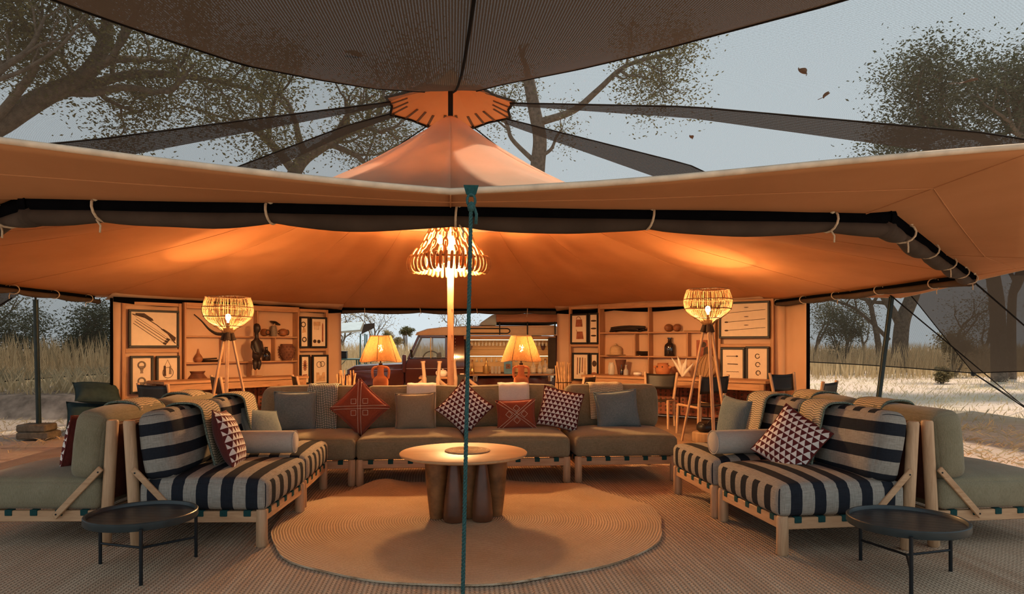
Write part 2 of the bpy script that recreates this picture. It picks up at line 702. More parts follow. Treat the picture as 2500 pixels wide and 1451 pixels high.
def basket_mat(name, a, b, n=70.0):
    m, nt, bs, out = new_mat(name)
    v = coords(nt, 'Object', (n, n, n * 1.4))
    w = nt.nodes.new('ShaderNodeTexWave')
    w.bands_direction = 'Z'
    nt.links.new(v, w.inputs['Vector'])
    w.inputs['Scale'].default_value = .35
    w.inputs['Distortion'].default_value = 3
    f = noise_(nt, v, .8, 3)
    h = math_(nt, 'ADD', math_(nt, 'MULTIPLY', w.outputs['Fac'], .5), math_(nt, 'MULTIPLY', f, .5))
    setc(nt, bs, mix(nt, remap(nt, h, .3, .7), a, b))
    bs.inputs['Roughness'].default_value = .8
    bump(nt, bs, h, .6, .006)
    return m


def leaf_mat(name, a, b):
    m, nt, bs, out = new_mat(name)
    f = noise_(nt, coords(nt), 1.7, 3)
    c = mix(nt, remap(nt, f, .35, .65), a, b)
    setc(nt, bs, c)
    bs.inputs['Roughness'].default_value = .7
    bs.inputs['Specular IOR Level'].default_value = .2
    tr = nt.nodes.new('ShaderNodeBsdfTranslucent')
    nt.links.new(c, tr.inputs[0])
    mx = nt.nodes.new('ShaderNodeMixShader')
    mx.inputs[0].default_value = .3
    nt.links.new(bs.outputs[0], mx.inputs[1])
    nt.links.new(tr.outputs[0], mx.inputs[2])
    nt.links.new(mx.outputs[0], out.inputs[0])
    return m


M = {}
M['canvas'] = canvas_mat('tan_canvas', (.74, .50, .34), (.82, .58, .41), trans=(.95, .62, .38), tw=.26)
M['glowcanvas'] = canvas_mat('painted_glow_canvas', (.53, .235, .10), (.62, .285, .13), trans=(.75, .40, .2), tw=.16)  # orange of light through the canvas, put into an added layer's colour
M['wallcanvas'] = canvas_mat('tan_wall_canvas', (.68, .44, .28), (.76, .52, .35), tw=.2)
M['roll'] = plain('brown_grey_canvas_roll', (.066, .047, .036), .9, spec=.1, scale=5, bmp=.2)
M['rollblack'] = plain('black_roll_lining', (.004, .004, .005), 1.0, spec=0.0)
M['trim'] = plain('cream_piping', (.62, .47, .34), .85, spec=.1)
M['cord'] = plain('cream_cotton_cord', (.62, .48, .33), .9, spec=.1, scale=80, bmp=.3)
M['greenrope'] = plain('dark_green_rope', (.018, .075, .075), .7, scale=160, var=.5, bmp=.6)
M['greenweb'] = plain('dark_green_webbing', (.012, .055, .055), .8, spec=.15, scale=90)
M['steel'] = plain('dark_painted_steel', (.012, .03, .036), .45, .3, spec=.5)
M['blackmetal'] = plain('black_metal', (.012, .016, .02), .4, .4)
M['net'] = net_mat('grey_shade_net', (.055, .05, .043), .52, amp=.42)
M['netdiag'] = net_mat('shade_net_light_weave', (.085, .08, .072), .33, amp=.42)
M['netlow'] = net_mat('far_shade_net', (.050, .045, .038), .60, amp=.3)
M['netdense'] = net_mat('dense_brown_shade_net', (.062, .041, .028), .985, amp=.12)
M['nethem'] = net_mat('doubled_net_hem', (.06, .047, .037), .93, amp=.16)
M['netedge'] = plain('black_net_edging', (.012, .010, .009), .9, spec=.1)
M['cap'] = canvas_mat('orange_cap_canvas', (.58, .34, .18), (.66, .40, .22), trans=(.8, .34, .10), tw=.32)
M['greenlinen'] = linen('olive_grey_linen', (.172, .149, .09), (.28, .247, .165))
M['bluelinen'] = linen('blue_grey_linen', (.10, .15, .17), (.205, .255, .27))
M['taupelinen'] = linen('taupe_linen', (.22, .18, .12), (.32, .265, .185))
M['boltlinen'] = linen('grey_bolster_linen', (.40, .375, .33), (.52, .485, .43))
M['whitelinen'] = linen('white_linen', (.60, .56, .50), (.74, .69, .62))
M['stripe'] = stripe_mat('charcoal_grey_stripe', (.013, .015, .02), (.20, .182, .155), (.40, .37, .32))
M['tri'] = triangle_mat('white_triangles_on_maroon', (.80, .75, .70), (.115, .022, .022))
M['maroon'] = linen('maroon_cotton', (.10, .018, .016), (.17, .035, .028))
M['redcloth'] = linen('brick_red_cotton', (.23, .045, .022), (.33, .075, .036))
M['stitch'] = plain('cream_stitching', (.75, .62, .5), .9, spec=.05)
M['check'] = check_mat('green_white_check', (.035, .075, .06), (.76, .72, .64), 58)
M['rowthrow'] = check_mat('cream_green_rows', (.16, .15, .095), (.64, .52, .36), 56, rows=True)
M['edging'] = check_mat('green_white_edging', (.03, .07, .06), (.62, .60, .52), 60)
M['edge2'] = plain('green_cream_braid', (.16, .19, .15), .95, var=.75, scale=110, spec=.05)
M['teak'] = wood('pale_teak', (.42, .235, .12), (.60, .375, .215), 'X')
M['teakz'] = wood('pale_teak_upright', (.43, .25, .13), (.62, .40, .235), 'Z')
M['teaky'] = wood('pale_teak_along', (.42, .235, .12), (.60, .375, .215), 'Y')
M['shelf'] = wood('shelf_wood', (.34, .16, .075), (.52, .28, .14), 'Z', rough=.55)
M['shelfx'] = wood('shelf_wood_boards', (.36, .17, .08), (.54, .30, .15), 'X', rough=.55)
M['darkwood'] = wood('dark_brown_wood', (.10, .045, .022), (.19, .09, .045), 'X')
M['tabletop'] = wood('coffee_table_oak', (.50, .28, .13), (.60, .36, .185), 'X', rough=.42, spec=.4)
M['hide'] = plain('waxed_brown_wood', (.125, .045, .02), .34, var=.35, scale=6, spec=.5)
M['hide2'] = plain('mottled_tan_wood', (.235, .098, .033), .45, var=.45, scale=9, spec=.4)
M['blackboard'] = wood('black_stained_board', (.010, .013, .016), (.03, .035, .04), 'X', rough=.35, spec=.5)
M['blackrim'] = plain('black_tray_rim', (.022, .034, .038), .4, spec=.5)
M['leather'] = plain('black_leather', (.012, .009, .008), .45, spec=.4, scale=30, bmp=.15)
M['sling'] = plain('dark_red_brown_sling', (.085, .028, .016), .7, spec=.2)
M['mat'] = mat_braid('plaited_jute_floor')
M['rug'] = rug_mat('round_jute')
M['ground'] = ground_mat('dry_sandy_ground')
M['bank'] = plain('cut_earth_bank', (.29, .225, .18), .97, scale=4, var=.45, spec=.05, bmp=.8)
M['drygrass'] = leaf_mat('straw_grass', (.52, .40, .23), (.74, .60, .38))
M['tallgrass'] = leaf_mat('tall_dry_grass', (.45, .33, .18), (.66, .51, .30))
M['bark'] = plain('grey_brown_bark', (.145, .115, .09), .95, scale=9, var=.4, spec=.05, bmp=.8)
M['leafolive'] = leaf_mat('olive_leaves', (.085, .085, .035), (.16, .145, .06))
M['leafdark'] = leaf_mat('dark_green_leaves', (.035, .05, .03), (.075, .09, .05))
M['leafdry'] = leaf_mat('dry_brown_leaves', (.20, .15, .07), (.32, .25, .12))
M['straw'] = plain('straw_strands', (.30, .17, .07), .7, var=.3, scale=20)
M['strawdark'] = plain('dark_cane_hoop', (.11, .05, .022), .7)
M['wrap'] = plain('dark_grass_binding', (.035, .02, .012), .85, var=.5, scale=60, bmp=.5)
M['clay'] = plain('terracotta', (.50, .185, .075), .8, var=.15, scale=7, spec=.2)
M['claydark'] = plain('dark_brown_clay', (.15, .06, .035), .75, var=.3, scale=10, spec=.25, bmp=.2)
M['ebony'] = plain('dark_carved_wood', (.022, .012, .009), .5, var=.4, scale=9, spec=.4)
M['gourd'] = plain('brown_gourd', (.27, .10, .04), .5, var=.35, scale=14)
M['bead'] = plain('coiled_banana_fibre', (.26, .11, .04), .75, var=.45, scale=16, bmp=.4)
M['beadlight'] = plain('pale_coiled_fibre', (.36, .18, .07), .75, var=.35, scale=16, bmp=.4)
M['frame'] = plain('black_picture_frame', (.010, .009, .010), .5)
M['paper'] = plain('cream_mount_board', (.72, .58, .43), .85, var=.04, spec=.1)
M['artdark'] = plain('dark_artefact', (.05, .025, .015), .7, var=.5)
M['artred'] = plain('red_brown_artefact', (.28, .085, .04), .7, var=.4)
M['artgrey'] = plain('beaded_grey_artefact', (.20, .15, .11), .6, var=.7, scale=120)
M['arttan'] = plain('tan_artefact', (.52, .32, .17), .7, var=.3)
M['carred'] = plain('maroon_car_paint', (.065, .012, .010), .12, var=.03, spec=.9)
M['carcream'] = plain('cream_car_roof', (.62, .43, .27), .45, var=.05)
M['rubber'] = plain('black_rubber', (.012, .011, .011), .7)
M['chrome'] = plain('polished_metal', (.75, .70, .62), .16, 1.0, var=.05)
M['barwood'] = wood('pale_bar_boards', (.60, .40, .19), (.72, .51, .26), 'X', rough=.5)
M['reddeck'] = wood('red_brown_roof_rack', (.34, .12, .05), (.46, .19, .08), 'X')
M['clear'] = glass('clear_glass', (.92, .90, .84), .05, .28)
M['window'] = glass('car_window', (.6, .66, .68), .03, .22)
M['darkglass'] = plain('dark_bottle_glass', (.018, .012, .012), .08, spec=.8)
M['gold'] = plain('brass', (.72, .46, .17), .3, .8, var=.1)
M['blueglass'] = plain('blue_bottle', (.13, .30, .42), .15, spec=.7)
M['label'] = plain('paper_label', (.72, .62, .46), .7, var=.05)
M['labeldark'] = plain('dark_label', (.20, .10, .07), .7, var=.1)
M['whitewood'] = wood('bleached_carved_wood', (.36, .235, .155), (.48, .33, .23), 'Z')
M['china'] = plain('white_china', (.78, .70, .62), .3, var=.03)
M['concrete'] = plain('grey_brown_stone', (.155, .135, .105), .95, var=.35, scale=14, spec=.05, bmp=.6)
M['camptent'] = plain('pale_blue_grey_canvas', (.40, .47, .50), .8, var=.1, scale=3)
M['campgreen'] = plain('green_painted_metal', (.03, .10, .10), .5)
M['feather'] = plain('white_plume', (.80, .70, .56), .9, var=.1)
M['basket'] = basket_mat('coiled_basket', (.40, .24, .11), (.66, .47, .27))
M['basketdark'] = basket_mat('woven_fan', (.26, .14, .065), (.46, .28, .14))
M['raffia'] = None
M['log'] = wood('cut_log_end', (.30, .19, .11), (.47, .32, .19), 'Z')
M['stick'] = plain('peeled_sticks', (.50, .30, .15), .7, var=.4, scale=8)
M['teal'] = plain('dark_teal_cushion', (.035, .06, .065), .9, spec=.1)
M['bulb'] = glow('warm_bulb', (1.0, .55, .215), 700.0)
M['bulbadded'] = glow('added_low_bulb', (1.0, .55, .215), 2700.0)  # for the extra bulbs added low in the chandelier
M['bulbfloor'] = glow('warm_floor_lamp_bulb', (1.0, .55, .215), 1500.0)
M['bulbtable'] = glow('warm_table_lamp_bulb', (1.0, .55, .215), 60.0)
M['bulbsmall'] = glow('warm_bar_light', (1.0, .66, .30), 4.0)


def raffia_mat():
    m, nt, bs, out = new_mat('raffia_lamp_shade')
    f = noise_(nt, coords(nt, 'Object', (60, 60, 4)), 1.5, 3)
    c = mix(nt, remap(nt, f, .3, .7), (.46, .23, .085), (.62, .35, .14))
    setc(nt, bs, c)
    bs.inputs['Roughness'].default_value = .8
    tr = nt.nodes.new('ShaderNodeBsdfTranslucent')
    nt.links.new(c, tr.inputs[0])
    tp = nt.nodes.new('ShaderNodeBsdfTransparent')
    m1 = nt.nodes.new('ShaderNodeMixShader')
    m1.inputs[0].default_value = .55
    nt.links.new(bs.outputs[0], m1.inputs[1])
    nt.links.new(tr.outputs[0], m1.inputs[2])
    gap = remap(nt, noise_(nt, coords(nt, 'Object', (90, 90, 3)), 2.0, 2), .56, .66, 0, .35)
    m2 = nt.nodes.new('ShaderNodeMixShader')
    nt.links.new(gap, m2.inputs[0])
    nt.links.new(m1.outputs[0], m2.inputs[1])
    nt.links.new(tp.outputs[0], m2.inputs[2])
    nt.links.new(m2.outputs[0], out.inputs[0])
    return m


M['raffia'] = raffia_mat()

# ------------------------------------------------------------------ ground and floor
def hnoise(x, y, s, seed=0.0):
    return noise.noise(Vector((x * s, y * s, seed)))


def make_ground():
    mb = MB()
    xs = [-120, -80, -50, -35, -25] + [-20 + i * 1.0 for i in range(41)] + [25, 35, 50, 80, 120]
    ys = [-30, -15, -8] + [-4 + i * 1.0 for i in range(45)] + [46, 55, 70, 100, 150]
    vs, fs = [], []
    for y in ys:
        for x in xs:
            z = -.012
            if abs(x) > 5.6 or y > 12 or y < 1:
                z += .05 * hnoise(x, y, .35) + .02 * hnoise(x, y, 1.1, 3)
            z = min(z, 0.0) if (abs(x) < 6.5 and 0 < y < 14) else z
            if -2.8 < x < 3.2 and 13.6 < y < 19:
                z -= .2
            vs.append((x, y, z))
    n = len(xs)
    for j in range(len(ys) - 1):
        for i in range(n - 1):
            fs.append([j * n + i, j * n + i + 1, (j + 1) * n + i + 1, (j + 1) * n + i])
    mb.add(vs, fs)
    o = mb.build('ground', M['ground'], ang=180)
    tag(o, 'pale dry sandy ground around and beyond the tent', 'ground', kind='structure')
    # cut bank at the left, behind the tent
    mb = MB()
    grid = []
    for i in range(40):
        x = -26 + i * .52
        y0 = 13.6 + .5 * math.sin(x * .35) + .25 * hnoise(x, 0, .9)
        h = (.36 + .10 * hnoise(x, 5, .8)) * min(1, max(0, (-5.3 - x) / 1.2))
        row = []
        for dy, fz in ((-.5, -.08), (-.22, .02), (-.05, .45), (.02, .8), (.12, 1.0), (.6, 1.05), (2.5, 1.1), (6, 1.0), (14, .4), (22, -.15)):
            row.append((x, y0 + dy + .08 * hnoise(x, dy * 7, 2.3), h * fz + (.02 * hnoise(x * 3, dy * 9, 1.0) if 0 < fz else 0) - (.03 if fz < 0 else 0)))
        grid.append(row)
    mb.sheet(grid, .02, flip=True)
    o = mb.build('earth_bank', M['bank'], ang=180)
    tag(o, 'low cut earth bank topped with straw grass beyond the left pole', 'bank', kind='structure')


make_ground()

mb = MB()
mb.box(-5.0, 4.95, .6, 12.8, .0, .012, .004)
floor_mat = mb.build('floor_mat', M['mat'], ang=180)
tag(floor_mat, 'large plaited jute mat covering the whole tent floor', 'floor mat')


def make_rug():
    mb = MB()
    n, rings = 96, 26
    rad = 1.44

    def edge(a):
        return rad * (1 + .012 * math.sin(3 * a + 1) + .010 * math.sin(7 * a) + .006 * math.sin(13 * a + 2))

    def zz(x, y, f):
        a = math.atan2(y, x)
        back = max(0, math.sin(a)) ** .5 if math.sin(a) > 0 else 0
        w = (.5 + .5 * math.sin(a * 9 + 1.0)) ** 2 * (.4 + .6 * (.5 + .5 * math.sin(a * 4.0 + .4)))
        return .004 + .115 * w * back * max(0, (f - .72) / .28) ** 1.2 * (1 if f < .985 else .75) + .006 * (.5 + .5 * math.sin(a * 5 + f * 9)) * f
    top, bot = [], []
    for i in range(rings + 1):
        f = (i / rings) ** .8
        for k in range(n):
            a = 2 * PI * k / n
            r = edge(a) * f
            x, y = r * math.cos(a), r * math.sin(a)
            z = zz(x, y, f)
            top.append((x, y, z + .012))
            bot.append((x, y, z))
    fs = []
    N = len(top)
    for i in range(rings):
        for k in range(n):
            a, b, c, d = i * n + k, i * n + (k + 1) % n, (i + 1) * n + (k + 1) % n, (i + 1) * n + k
            fs.append([a, d, c, b])
            fs.append([N + a, N + b, N + c, N + d])
    for k in range(n):
        a, b = rings * n + k, rings * n + (k + 1) % n
        fs.append([a, N + a, N + b, b])
    mb.add(top + bot, fs)
    o = mb.build('round_rug', M['rug'], ang=50, loc=(.14, 5.27, .012))
    tag(o, 'large round coiled jute rug with a rippled edge under the coffee table', 'rug')


make_rug()

# ------------------------------------------------------------------ the octagonal canvas tent
TC = Vector((0, 9.0, 0))
T22 = math.tan(R(22.5))


def oct_pt(s, k, x, z=0.0):
    a = R(45 * k)
    return Vector((TC.x + s * math.sin(a) + x * math.cos(a), TC.y - s * math.cos(a) + x * math.sin(a), z))


PROF = [(0.0, 4.30), (.05, 4.26), (.18, 4.18), (.32, 4.06), (.5, 3.93), (.7, 3.79), (1.05, 3.56), (1.3, 3.41), (1.53, 3.28), (1.9, 3.10), (2.3, 2.93), (2.8, 2.755), (3.3, 2.60), (3.8, 2.465), (4.3, 2.335), (4.8, 2.21), (5.4, 2.07), (6.2, 1.98)]


def prof_z(s):
    for (a, za), (b, zb) in zip(PROF, PROF[1:]):
        if s <= b:
            return za + (zb - za) * (s - a) / (b - a)
    return PROF[-1][1]


def roof_pt(s, phi):
    """phi measured from -Y towards +X"""
    d = (math.degrees(phi) + 22.5) % 45 - 22.5
    bl = min(1.0, s / 4.0)
    r = s * (1 + (1 / math.cos(R(d)) - 1) * bl)
    z = prof_z(s)
    if s > 5.4:
        f = (s - 5.4) / .8
        z += f * .23 * (abs(d) / 22.5) ** 1.15
        r *= 1 - f * .012 * (1 - (d / 22.5) ** 2)
    # cloth sag between the radial seams plus soft wrinkles
    z -= .035 * math.sin(PI * min(1, max(0, s - 1.6) / 3.8)) * (1 - (2 * abs(((d + 22.5) % 22.5) / 22.5 - .5)) ** 2)
    x, y = r * math.sin(phi), -r * math.cos(phi)
    z += .012 * noise.noise(Vector((x * .9, y * .9, 2.0))) * min(1, s)
    return Vector((TC.x + x, TC.y + y, z))


tent = thing('safari_tent', 'large octagonal tan canvas safari tent lit orange by its lamps', 'tent', (0, 0, 0))
SS = [.05, .12, .2, .32, .5, .7, .9, 1.05, 1.3, 1.53, 1.9, 2.3, 2.8, 3.3, 3.8, 4.3, 4.8, 5.15, 5.4, 5.6, 5.8, 6.0, 6.2]
mb = MB()
grid = [[roof_pt(s, 2 * PI * k / 128) for k in range(129)] for s in SS]
mb.sheet(grid, .006)
mb.build('roof_canvas', M['canvas'], tent, ang=180)
mb = MB()
def line_start(k):
    # the lining is added, cut away at the front so lamplight warms the cone
    f = .5 + .5 * math.cos(2 * PI * k / 128)
    return 1.9 + 2.5 * min(1, max(0, (f - .86) / .08))


grid = []
for i in range(19):
    row = []
    for k in range(129):
        s0_ = line_start(k)
        s_ = s0_ + (6.19 - s0_) * i / 18
        row.append(roof_pt(s_, 2 * PI * k / 128) + Vector((0, 0, -.016)))
    grid.append(row)
mb.sheet(grid, .005)
mb.build('added_roof_lining', M['glowcanvas'], tent, ang=180)
mb = MB()
mb.tube([roof_pt(6.2, 2 * PI * k / 128) + Vector((0, 0, -.006)) for k in range(128)], .014, 6, closed=True)
mb.build('eave_piping', M['trim'], tent, ang=180)
for k in range(16):
    mb = MB()
    ph = R(22.5 * k)
    mb.tube([roof_pt(s, ph) + Vector((0, 0, -.020)) for s in SS[3:]], .0035, 4)
    mb.build('roof_seam', M['glowcanvas'], tent, ang=180)
mb = MB()
mb.tube([roof_pt(5.75, 2 * PI * k / 128) + Vector((0, 0, -.020)) for k in range(128)], .004, 4, closed=True)
mb.build('eave_seam', M['glowcanvas'], tent, ang=180)


def tie_positions(k, s):
    L = s * T22
    return {0: [-1.74, -.90, .045, 1.06, 2.05], 1: [-1.75, -.75, .25, 1.2, 2.0], 2: [-1.7, -.7, .3, 1.2, 2.05],
            4: [-1.6, -.55, .62, 1.75], 6: [-2.0, -1.1, -.2, .8, 1.8], 7: [-1.9, -.9, .1, 1.1, 2.0]}.get(k, [])


S_ROLL = 5.36
LV = S_ROLL * T22
CORN = {0: (oct_pt(S_ROLL, 0, -2.06), oct_pt(S_ROLL, 0, 2.38)), 1: (oct_pt(S_ROLL, 0, 2.38), oct_pt(S_ROLL, 1, LV)), 2: (oct_pt(S_ROLL, 2, -LV), oct_pt(S_ROLL, 2, 2.1)),
        4: (oct_pt(S_ROLL, 4, -LV), oct_pt(S_ROLL, 4, LV)), 6: (oct_pt(S_ROLL, 6, -2.1), oct_pt(S_ROLL, 6, LV)), 7: (oct_pt(S_ROLL, 7, -LV), oct_pt(S_ROLL, 0, -2.06))}
for k in (0, 1, 2, 4, 6, 7):
    E0, E1 = CORN[k]
    tan = (E1 - E0).normalized()
    nrm = Vector((tan.y, -tan.x, 0))
    LEN = (E1 - E0).length
    ties = [t_ + LV for t_ in tie_positions(k, S_ROLL)]
    if k == 0:
        ties = [t_ + 2.06 for t_ in tie_positions(k, S_ROLL)]

    def rp(x, z, out=0.0):
        p = E0 + tan * x + nrm * out
        return Vector((p.x, p.y, z))
    st = 60
    pts, rad, zc_list = [], [], []
    x0, x1 = -.04, LEN + .04
    big = 1.0 if k in (0, 1, 7) else .85
    for i in range(st + 1):
        x = x0 + (x1 - x0) * i / st
        lo = max([t for t in ties if t <= x], default=x0 - .6)
        hi = min([t for t in ties if t > x], default=x1 + .6)
        w = math.sin(PI * (x - lo) / max(.2, hi - lo))
        sag = (.35 + .65 * abs(w) ** .7)
        r = (.022 + .024 * sag + .006 * noise.noise(Vector((x * 2.3, k, 0)))) * big
        zc = 2.024 - r - .006 * sag
        pts.append(rp(x, zc) + Vector((0, 0, .004 * noise.noise(Vector((x * 3, k * 7, 1))))))
        rad.append(r)
        zc_list.append(zc)
    mb = MB()
    mb.tube(pts, rad, 14, ry=1.25)
    roll = mb.build('rolled_wall', M['roll'], tent, ang=180)
    mb = MB()
    g = []
    for i in range(st + 1):
        x = x0 + (x1 - x0) * i / st
        g.append([rp(x, 2.10, .02), rp(x, 2.05, .05), rp(x, zc_list[i] + rad[i] * .75, .045), rp(x, zc_list[i] + rad[i] * .3, .0)])
    mb.sheet(g, .006)
    mb.build('roll_lining', M['rollblack'], roll, ang=180)
    for q, x in enumerate(ties):
        c = rp(x, 2.012, .01)
        rr = .0065
        mb = MB()
        loop = []
        for j in range(14):
            an = PI * .42 + (2 * PI - .35) * j / 13
            loop.append(c + nrm * (math.cos(an) * .075) + Vector((0, 0, math.sin(an) * .056)) + tan * (.02 * math.sin(an * .5 + q)))
        loop = [rp(x, 2.085, .03)] + loop
        mb.tube(loop, rr, 6)
        tie = mb.build('tie_cord', M['cord'], tent, ang=180)
        mb = MB()
        kp = rp(x, 2.062, .055)
        mb.lathe([(0, -.016), (.012, -.011), (.016, 0), (.012, .011), (0, .016)], 8, kp)
        mb.build('knot', M['cord'], tie, ang=180)
        if q % 2 == 0:
            mb = MB()
            e = c + nrm * .03 + Vector((0, 0, -.052))
            mb.tube([e, e + tan * .02 + Vector((0, 0, -.03)), e + tan * .018 + Vector((0, 0, -.065))], .005, 5)
            mb.build('loose_end', M['cord'], tie, ang=180)

# standing canvas walls behind the shelving
for sgn, name in ((-1, 'left'), (1, 'right')):
    A = Vector((5.45, 10.95, 0)) if sgn > 0 else Vector((-5.16, 11.17, 0))
    B = Vector((sgn * 2.2, 14.32, 0))
    mb = MB()
    g = []
    for i in range(41):
        f = i / 40
        p = A.lerp(B, f)
        row = []
        for j in range(9):
            z = .02 + (2.03 - .02) * j / 8
            w = .03 * math.sin(f * 23 + j * .4) * (1 - j / 8) + .012 * math.sin(f * 51)
            row.append((p.x + sgn * w * .7, p.y + w * .7, z))
        g.append(row)
    mb.sheet(g, .006)
    wall = mb.build('wall_canvas', M['wallcanvas'], tent, ang=180)
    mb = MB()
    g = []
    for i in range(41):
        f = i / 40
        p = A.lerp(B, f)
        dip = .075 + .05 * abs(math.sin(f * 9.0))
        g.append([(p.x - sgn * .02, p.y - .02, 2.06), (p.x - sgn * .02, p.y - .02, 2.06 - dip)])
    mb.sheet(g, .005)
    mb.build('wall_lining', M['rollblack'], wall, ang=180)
    # valance hanging from the roof above the wall
    mb = MB()
    kk = 3 if sgn > 0 else 5
    g = []
    for i in range(33):
        x = -LV + 2 * LV * i / 32
        wv = .012 * math.sin(i * .9)
        g.append([oct_pt(5.02, kk, x * .94, 2.165), oct_pt(5.16, kk, x * .965, 2.10 + wv * .3), oct_pt(5.28, kk, x * .985, 2.02 + wv)])
    mb.sheet(g, .005)
    mb.build('valance', M['wallcanvas'], tent, ang=180)
    if sgn < 0:
        mb = MB()
        mb.beam((A.x - .01, A.y - .01, .02), (A.x - .01, A.y - .01, 2.04), .05, .03, b=.004)
        mb.build('wall_edge_tape', M['rollblack'], wall)
        continue
    # return of the wall along the tent's side
    mb = MB()
    y1 = 10.25
    g = []
    for i in range(9):
        y = 10.95 + (y1 - 10.95) * i / 8
        g.append([(sgn * (5.45 + .01 * math.sin(i * 1.3)), y, .02 + 2.03 * j / 6) for j in range(7)])
    mb.sheet(g, .006)
    wr = mb.build('wall_canvas', M['wallcanvas'], tent, ang=180)
    mb = MB()
    mb.box(sgn * 5.45 - .012, sgn * 5.45 + .012, y1 - .07, y1, .02, 2.04, .003)
    mb.build('wall_edge_tape', M['rollblack'], wr)
    mb = MB()
    mb.box(sgn * 5.43 - .008, sgn * 5.43 + .008, y1, 10.95, 1.96, 2.05, .003)
    mb.build('wall_lining', M['rollblack'], wr)

# centre pole
pole = thing('centre_pole', 'square pale wooden centre pole rising behind the sofa to the tent peak', 'pole', (0, 9.0, 0))
mb = MB()
mb.box(-.042, .042, -.042, .042, .012, 4.22, .008)
mb.build('timber_post', M['teakz'], pole)
mb = MB()
mb.box(-.032, .032, -.032, .032, 4.20, 4.80, .006)
mb.build('steel_top', M['blackmetal'], pole)
for z in (.95, 1.12, 1.45, 1.78):
    mb = MB()
    mb.lathe([(0, 0), (.008, 0), (.008, .006), (0, .008)], 8, M=Matrix.Translation((.018, -.041, z)) @ Matrix.Rotation(PI / 2, 4, 'X'))
    mb.build('bolt', M['shelf'], pole)

# side poles under the eaves
def side_pole(label, base, top, blocks=None):
    t = thing('eave_pole', label, 'pole', base)
    d = Vector(top) - Vector(base)
    mb = MB()
    mb.tube([(0, 0, 0), d], .034, 10)
    mb.build('pole_tube', M['steel'], t)
    mb = MB()
    mb.tube([d * .985, d * 1.02], .014, 8)
    mb.build('spigot', M['blackmetal'], t)
    return t


side_pole('dark steel eave pole standing on two stone slabs, left of the shelves', (-5.83, 10.45, .21), (-5.80, 10.32, 1.96))
side_pole('dark steel eave pole leaning slightly behind the right-hand sofas', (5.72, 9.0, 0.0), (5.99, 9.0, 1.99))
for i, (z0, w, dx) in enumerate(((0.0, .22, .015), (.105, .2, -.01))):
    mb = MB()
    vs, fs = chamfer_box(-w, w, -.16, .16, 0, .102, .018)
    vs = [(x + .012 * noise.noise(Vector((x * 9, y * 9, z * 9 + i))), y + .01 * noise.noise(Vector((x * 7, y * 9, z + 5))), z) for x, y, z in vs]
    mb.add(vs, fs)
    o = mb.build('stone_slab', M['concrete'], loc=(-5.83 + dx, 10.42, z0))
    tag(o, ['lower of two rough stone slabs under the left eave pole', 'upper of two rough stone slabs under the left eave pole'][i], 'stone', 'slabs under the pole')

# guy rope at the middle of the front eave
rope = thing('guy_rope', 'dark green rope tied from the middle of the front eave straight down', 'rope', (0, 0, 0))


def twisted(p0, p1, r, pitch, name, parent, m):
    p0, p1 = Vector(p0), Vector(p1)
    d = p1 - p0
    L = d.length
    t = d.normalized()
    u = t.orthogonal().normalized()
    w = t.cross(u)
    n = int(L / pitch * 8)
    mb = MB()
    for q in range(3):
        pts = []
        for i in range(n + 1):
            a = 2 * PI * (i / 8 + q / 3)
            pts.append(p0 + d * (i / n) + (u * math.cos(a) + w * math.sin(a)) * r * .5)
        mb.tube(pts, r * .56, 6)
    return mb.build(name, m, parent, ang=180)


eave_mid = Vector((.082, 2.80, 1.975))
twisted((.082, 2.79, 1.90), (.040, 2.72, .03), .0085, .045, 'rope_length', rope, M['greenrope'])
mb = MB()
mb.prism([(-.030, 0), (.030, 0), (.020, -.035), (.006, -.045), (-.006, -.045), (-.020, -.035)], .012, Matrix.Translation(eave_mid + Vector((0, -.012, .006))))
mb.build('webbing_tab', M['greenweb'], rope)
mb = MB()
c = eave_mid + Vector((0, -.016, -.055))
mb.tube([c + Vector((math.cos(a) * .016, 0, math.sin(a) * .024)) for a in [2 * PI * k / 16 for k in range(16)]], .0055, 6, closed=True)
mb.build('loop', M['greenrope'], rope, ang=180)
mb = MB()
c = Vector((.083, 2.786, 1.895))
mb.lathe([(0, -.022), (.013, -.016), (.017, 0), (.013, .015), (0, .022)], 10, c)
mb.build('knot', M['greenrope'], rope, ang=180)
mb = MB()
mb.tube([c + Vector((.01, 0, 0)), c + Vector((.02, -.004, -.03)), c + Vector((.018, -.004, -.07))], .0065, 6)
mb.build('loose_end', M['greenrope'], rope, ang=180)
mb = MB()
mb.tube([(.040, 2.72, .05), (.035, 2.71, -.12)], .010, 6)
mb.build('peg', M['blackmetal'], rope, ang=180)

# ------------------------------------------------------------------ shade net above the tent
PROFN = {
    0: [(.8, 4.34), (1.5, 4.19), (3, 3.83), (4, 3.61), (5, 3.41), (5.7, 3.27), (8.4, 2.9)],
    1: [(.8, 4.36), (3, 4.09), (6, 3.51), (8, 2.9), (11, 1.0)],
    2: [(.8, 4.36), (4, 4.12), (7, 3.4), (9.5, 2.3), (11.6, .73)],
    3: [(.8, 4.38), (4, 4.42), (7, 3.7), (9.5, 2.4), (11.6, .73)],
    4: [(.8, 4.38), (4, 4.50), (7, 3.7), (9.5, 2.3), (11.6, .45)],
    5: [(.8, 4.40), (1.5, 4.30), (3, 3.94), (7, 2.95), (9.5, 1.95), (11.6, .36)],
    6: [(.8, 4.33), (2.5, 3.85), (4, 3.42), (8, 2.5), (11, 1.0)],
    7: [(.8, 4.31), (1.5, 4.09), (2, 3.93), (3, 3.66), (4, 3.41), (5, 3.25), (5.5, 3.18), (8.4, 2.9)],
}


